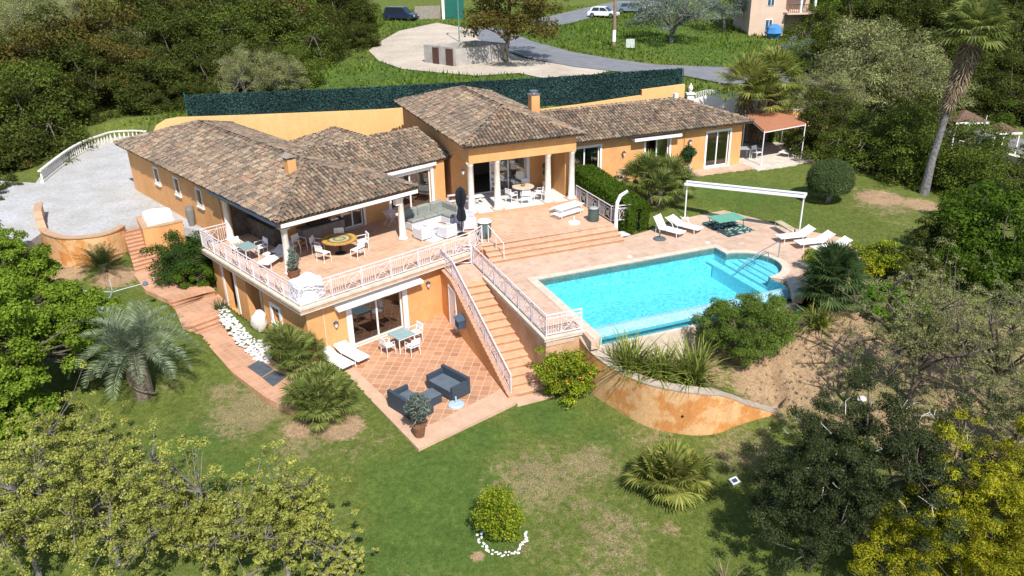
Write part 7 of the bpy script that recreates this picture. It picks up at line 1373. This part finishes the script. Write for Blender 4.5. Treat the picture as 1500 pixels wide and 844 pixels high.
def car(label, loc, rot, paint, suv=False, name='parked_car'):
    t = thing(name, label, 'car', loc, rot); l_, w_ = (2.25, .9) if suv else (2.0, .85); h0 = .35; hb2 = 1.0 if suv else .88; hr = 1.75 if suv else 1.42
    side = [(-l_, h0), (l_, h0), (l_ + .02, h0 + .25), (l_ - .05, hb2 - .22), (l_ - 1.0 + (.1 if suv else 0), hb2 - .03), (-l_ + .15, hb2 + .03), (-l_, hb2 - .1)]
    def extr(b, pr, w0, w1=None, zt=None):
        n = len(pr); zs = [p[1] for p in pr]; z0_, z1_ = min(zs), max(zs); vs = []
        for s in (-1, 1): vs += [(x, s * (w0 + ((w1 if w1 else w0) - w0) * (z - z0_) / (z1_ - z0_)), z) for x, z in pr]
        b.add(vs, [tuple(range(n - 1, -1, -1)), tuple(range(n, 2 * n))] + [(i, (i + 1) % n, (i + 1) % n + n, i + n) for i in range(n)]); return b
    body = extr(MB(), side, w_, w_ - .05).build('body', paint, t); fx = l_ - 1.05; rx = -l_ + (.15 if suv else .35)
    cab = [(fx, hb2 - .03), (fx - .65, hr - .05), (fx - .9, hr), (rx + .35, hr), (rx + .1, hr - .12), (rx - .05, hb2)]
    extr(MB(), cab, w_ - .07, w_ - .2).build('cabin', paint, t)
    gm = mat('car_glass', (.02, .025, .03), rough=.05, spec=.8); k = .012
    for s in (-1, 1):
        yb, yt = s * (w_ - .065), s * (w_ - .175); MB().quad((fx - .15, yb, hb2 + .03), (fx - .68, yt, hr - .1), (fx - 1.3, yt, hr - .08), (fx - 1.3, yb, hb2 + .03)).build('window', gm, t); MB().quad((fx - 1.38, yb, hb2 + .03), (fx - 1.38, yt, hr - .08), (rx + .4, yt, hr - .08), (rx + .15, yb, hb2 + .03)).build('window', gm, t)
    MB().quad((fx + k, -w_ + .15, hb2), (fx + k, w_ - .15, hb2), (fx - .62 + k, w_ - .24, hr - .06), (fx - .62 + k, -w_ + .24, hr - .06)).build('windscreen', gm, t)
    for x in (-l_ + .65, l_ - .7):
        for s in (-1, 1): wl = MB().lathe([(.3, -.1), (.34, -.06), (.34, .06), (.3, .1)], 16, M=Matrix.Translation((x, s * (w_ - .08), .34)) @ Matrix.Rotation(math.pi / 2, 4, 'X')).build('wheel', BLACK, t); MB().lathe([(.2, -.115), (.2, .115)], 12, M=Matrix.Translation((x, s * (w_ - .08), .34)) @ Matrix.Rotation(math.pi / 2, 4, 'X')).build('rim', STEEL, wl)
    for s in (-1, 1): MB().box(l_ - .12, l_ + .03, s * .62 - .16, s * .62 + .16, .6, .72).build('headlight', mat('headlight', (.8, .8, .85), rough=.1), t)
    return t
car('dark blue off road car parked on grass at the end of the dirt lot', G(588, 30), -.35, mat('blue_paint', (.02, .03, .07), rough=.25, spec=.6), True)
car('white hatchback parked beside the side road', G(884, 26), -.45, mat('white_car_paint', (.75, .76, .78), rough=.25, spec=.6)); car('grey blue car parked behind the white hatchback', G(924, 19), -.1, mat('grey_paint', (.14, .19, .23), rough=.3, spec=.6))
a, c = Vector(G(608, 29)), Vector(G(646, 27)); t = thing('wooden_fence', 'weathered grey wooden fence behind the dirt lot', 'fence', tuple(a)); b = WB(); vwall(b, a, c, 1.7, .1); b.build('boards', mat('grey_boards', (.30, .27, .23), (.2, .18, .15), scale=6), t)
a, c = Vector(G(653, 28)), Vector(G(680, 27)); t = thing('green_gate', 'tall dark green solid gate with a white post at the top of the dirt lot', 'gate', tuple(a)); b = WB(); vwall(b, a, c, 3.0, .1); b.build('panel', mat('green_sheet', (.01, .12, .09), (.01, .09, .07), rough=.6), t); WB().box(a.x - .45, a.x - .1, a.y - .2, a.y + .2, a.z - .3, a.z + 3.1).build('post', WHITE, t)
# pink house
q = Vector(G(1096, 52)); q2 = Vector(G(1180, 60)); PK = mat('pink_render', (.62, .46, .36), (.55, .40, .31), scale=.6, rough=.9, fine=.05)
t = thing('pink_house', 'pale pink two storey house with a columned balcony at the top of the photo', 'house', (q.x, q.y, q.z)); wq = (q2 - q).length * .62
MB().box(0, wq, 0, 7, -1, 6.5).build('wall', PK, t); MB().box(-.4, wq + 3.4, -.4, 7.4, 6.5, 6.9).build('roof', TILE, t); o = MB().box(wq + .001, wq + 3.2, 1.5, 7, -1, 6.4).build('wall', PK, t)
def pw(x, z, w_=.7, h=1.1): o = MB().box(x - .08, x + w_ + .08, -.05, .03, z - .08, z + h + .08).build('window', WHITE, t); MB().box(x, x + w_, -.09, -.052, z, z + h).build('pane', mat('dark_pane2', (.05, .09, .14), rough=.2), o); MB().box(x + w_ / 2 - .03, x + w_ / 2 + .03, -.11, -.092, z, z + h).build('bar', WHITE, o)
pw(1.9, 3.3); pw(1.9, .6)
MB().box(wq + .002, wq + 3.2, -.9, 1.499, 2.3, 2.5).build('balcony', PK, t); b = MB(); [b.box(wq + .1 + .22 * i, wq + .14 + .22 * i, -.85, -.81, 2.5, 3.35) for i in range(14)]; b.box(wq, wq + 3.2, -.87, -.79, 3.35, 3.42); b.build('balcony_railing', BROWN, t)
for x in (wq + 1.5, wq + 3.1): MB().lathe([(.16, 2.5), (.14, 5.6)], 10, c=(x, -.75)).build('column', WHITE, t)
MB().box(wq, wq + 3.3, -.95, 1.4, 5.6, 6.4).build('arcade', PK, t); MB().box(wq + 3.0, wq + 3.2, -.8, 1.4, -1, 2.3).build('pier', PK, t)
q = G(1132, 56); t = thing('blue_tarp', 'bright blue covered heap in front of the pink house', 'tarpaulin', q); b = MB(); rock(b, np.random.default_rng(2), (0, 0, .6), 1.1, 1.2); b.build('cover', mat('blue_tarp', (.06, .22, .5)), t)
# brown gazebo roofs and wall at the far right
def hut(label, px, py, z, w_):
    q = at(px, py, z); t = thing('gazebo', label, 'gazebo', (q[0], q[1], -.4)); h = z + .4; MB().add([(-w_, -w_, h), (w_, -w_, h), (w_, w_, h), (-w_, w_, h), (0, 0, h + w_ * .55)], [(0, 1, 4), (1, 2, 4), (2, 3, 4), (3, 0, 4), (0, 3, 2, 1)]).build('roof', mat('brown_felt', (.16, .09, .07), (.12, .07, .055), rough=.9), t); MB().box(-w_, w_, -w_ - .03, -w_ + .0, h - .12, h + .01).build('fascia', WHITE, t)
    for x in (-w_ + .1, w_ - .1):
        for y in (-w_ + .1, w_ - .1): MB().tube([(x, y, 0), (x, y, h)], .06, 6).build('post', WPLAST, t)
hut('brown roofed gazebo half hidden right of the tall palm', 1412, 174, 1.8, 1.15); hut('second brown gazebo roof further right behind the dark trees', 1466, 190, 1.6, .9)
t = thing('road_wall', 'pale stone garden wall along the lane at the far right', 'wall', at(1430, 212, -.2)); b = WB(); ribbon(b, [at(1395, 203, .3)[:2], at(1430, 211, .3)[:2], at(1500, 232, .3)[:2], at(1560, 252, .3)[:2]], .4, .3, -1.2); b.build('wall', CREAM, t)
t = thing('garden_pole', 'thin white pole standing behind the road wall', 'pole', at(1435, 210, -.3)); MB().tube([(0, 0, 0), (.1, 0, 2.0)], .03, 6).build('pole', WPLAST, t)
struct(drape('lane', GP((1380,190),(1420,185),(1500,205),(1560,225),(1560,245),(1490,225),(1430,208),(1390,200)), mat('lane_paving', (.2,.19,.19),(.16,.155,.15),scale=2,rough=.9), .05))
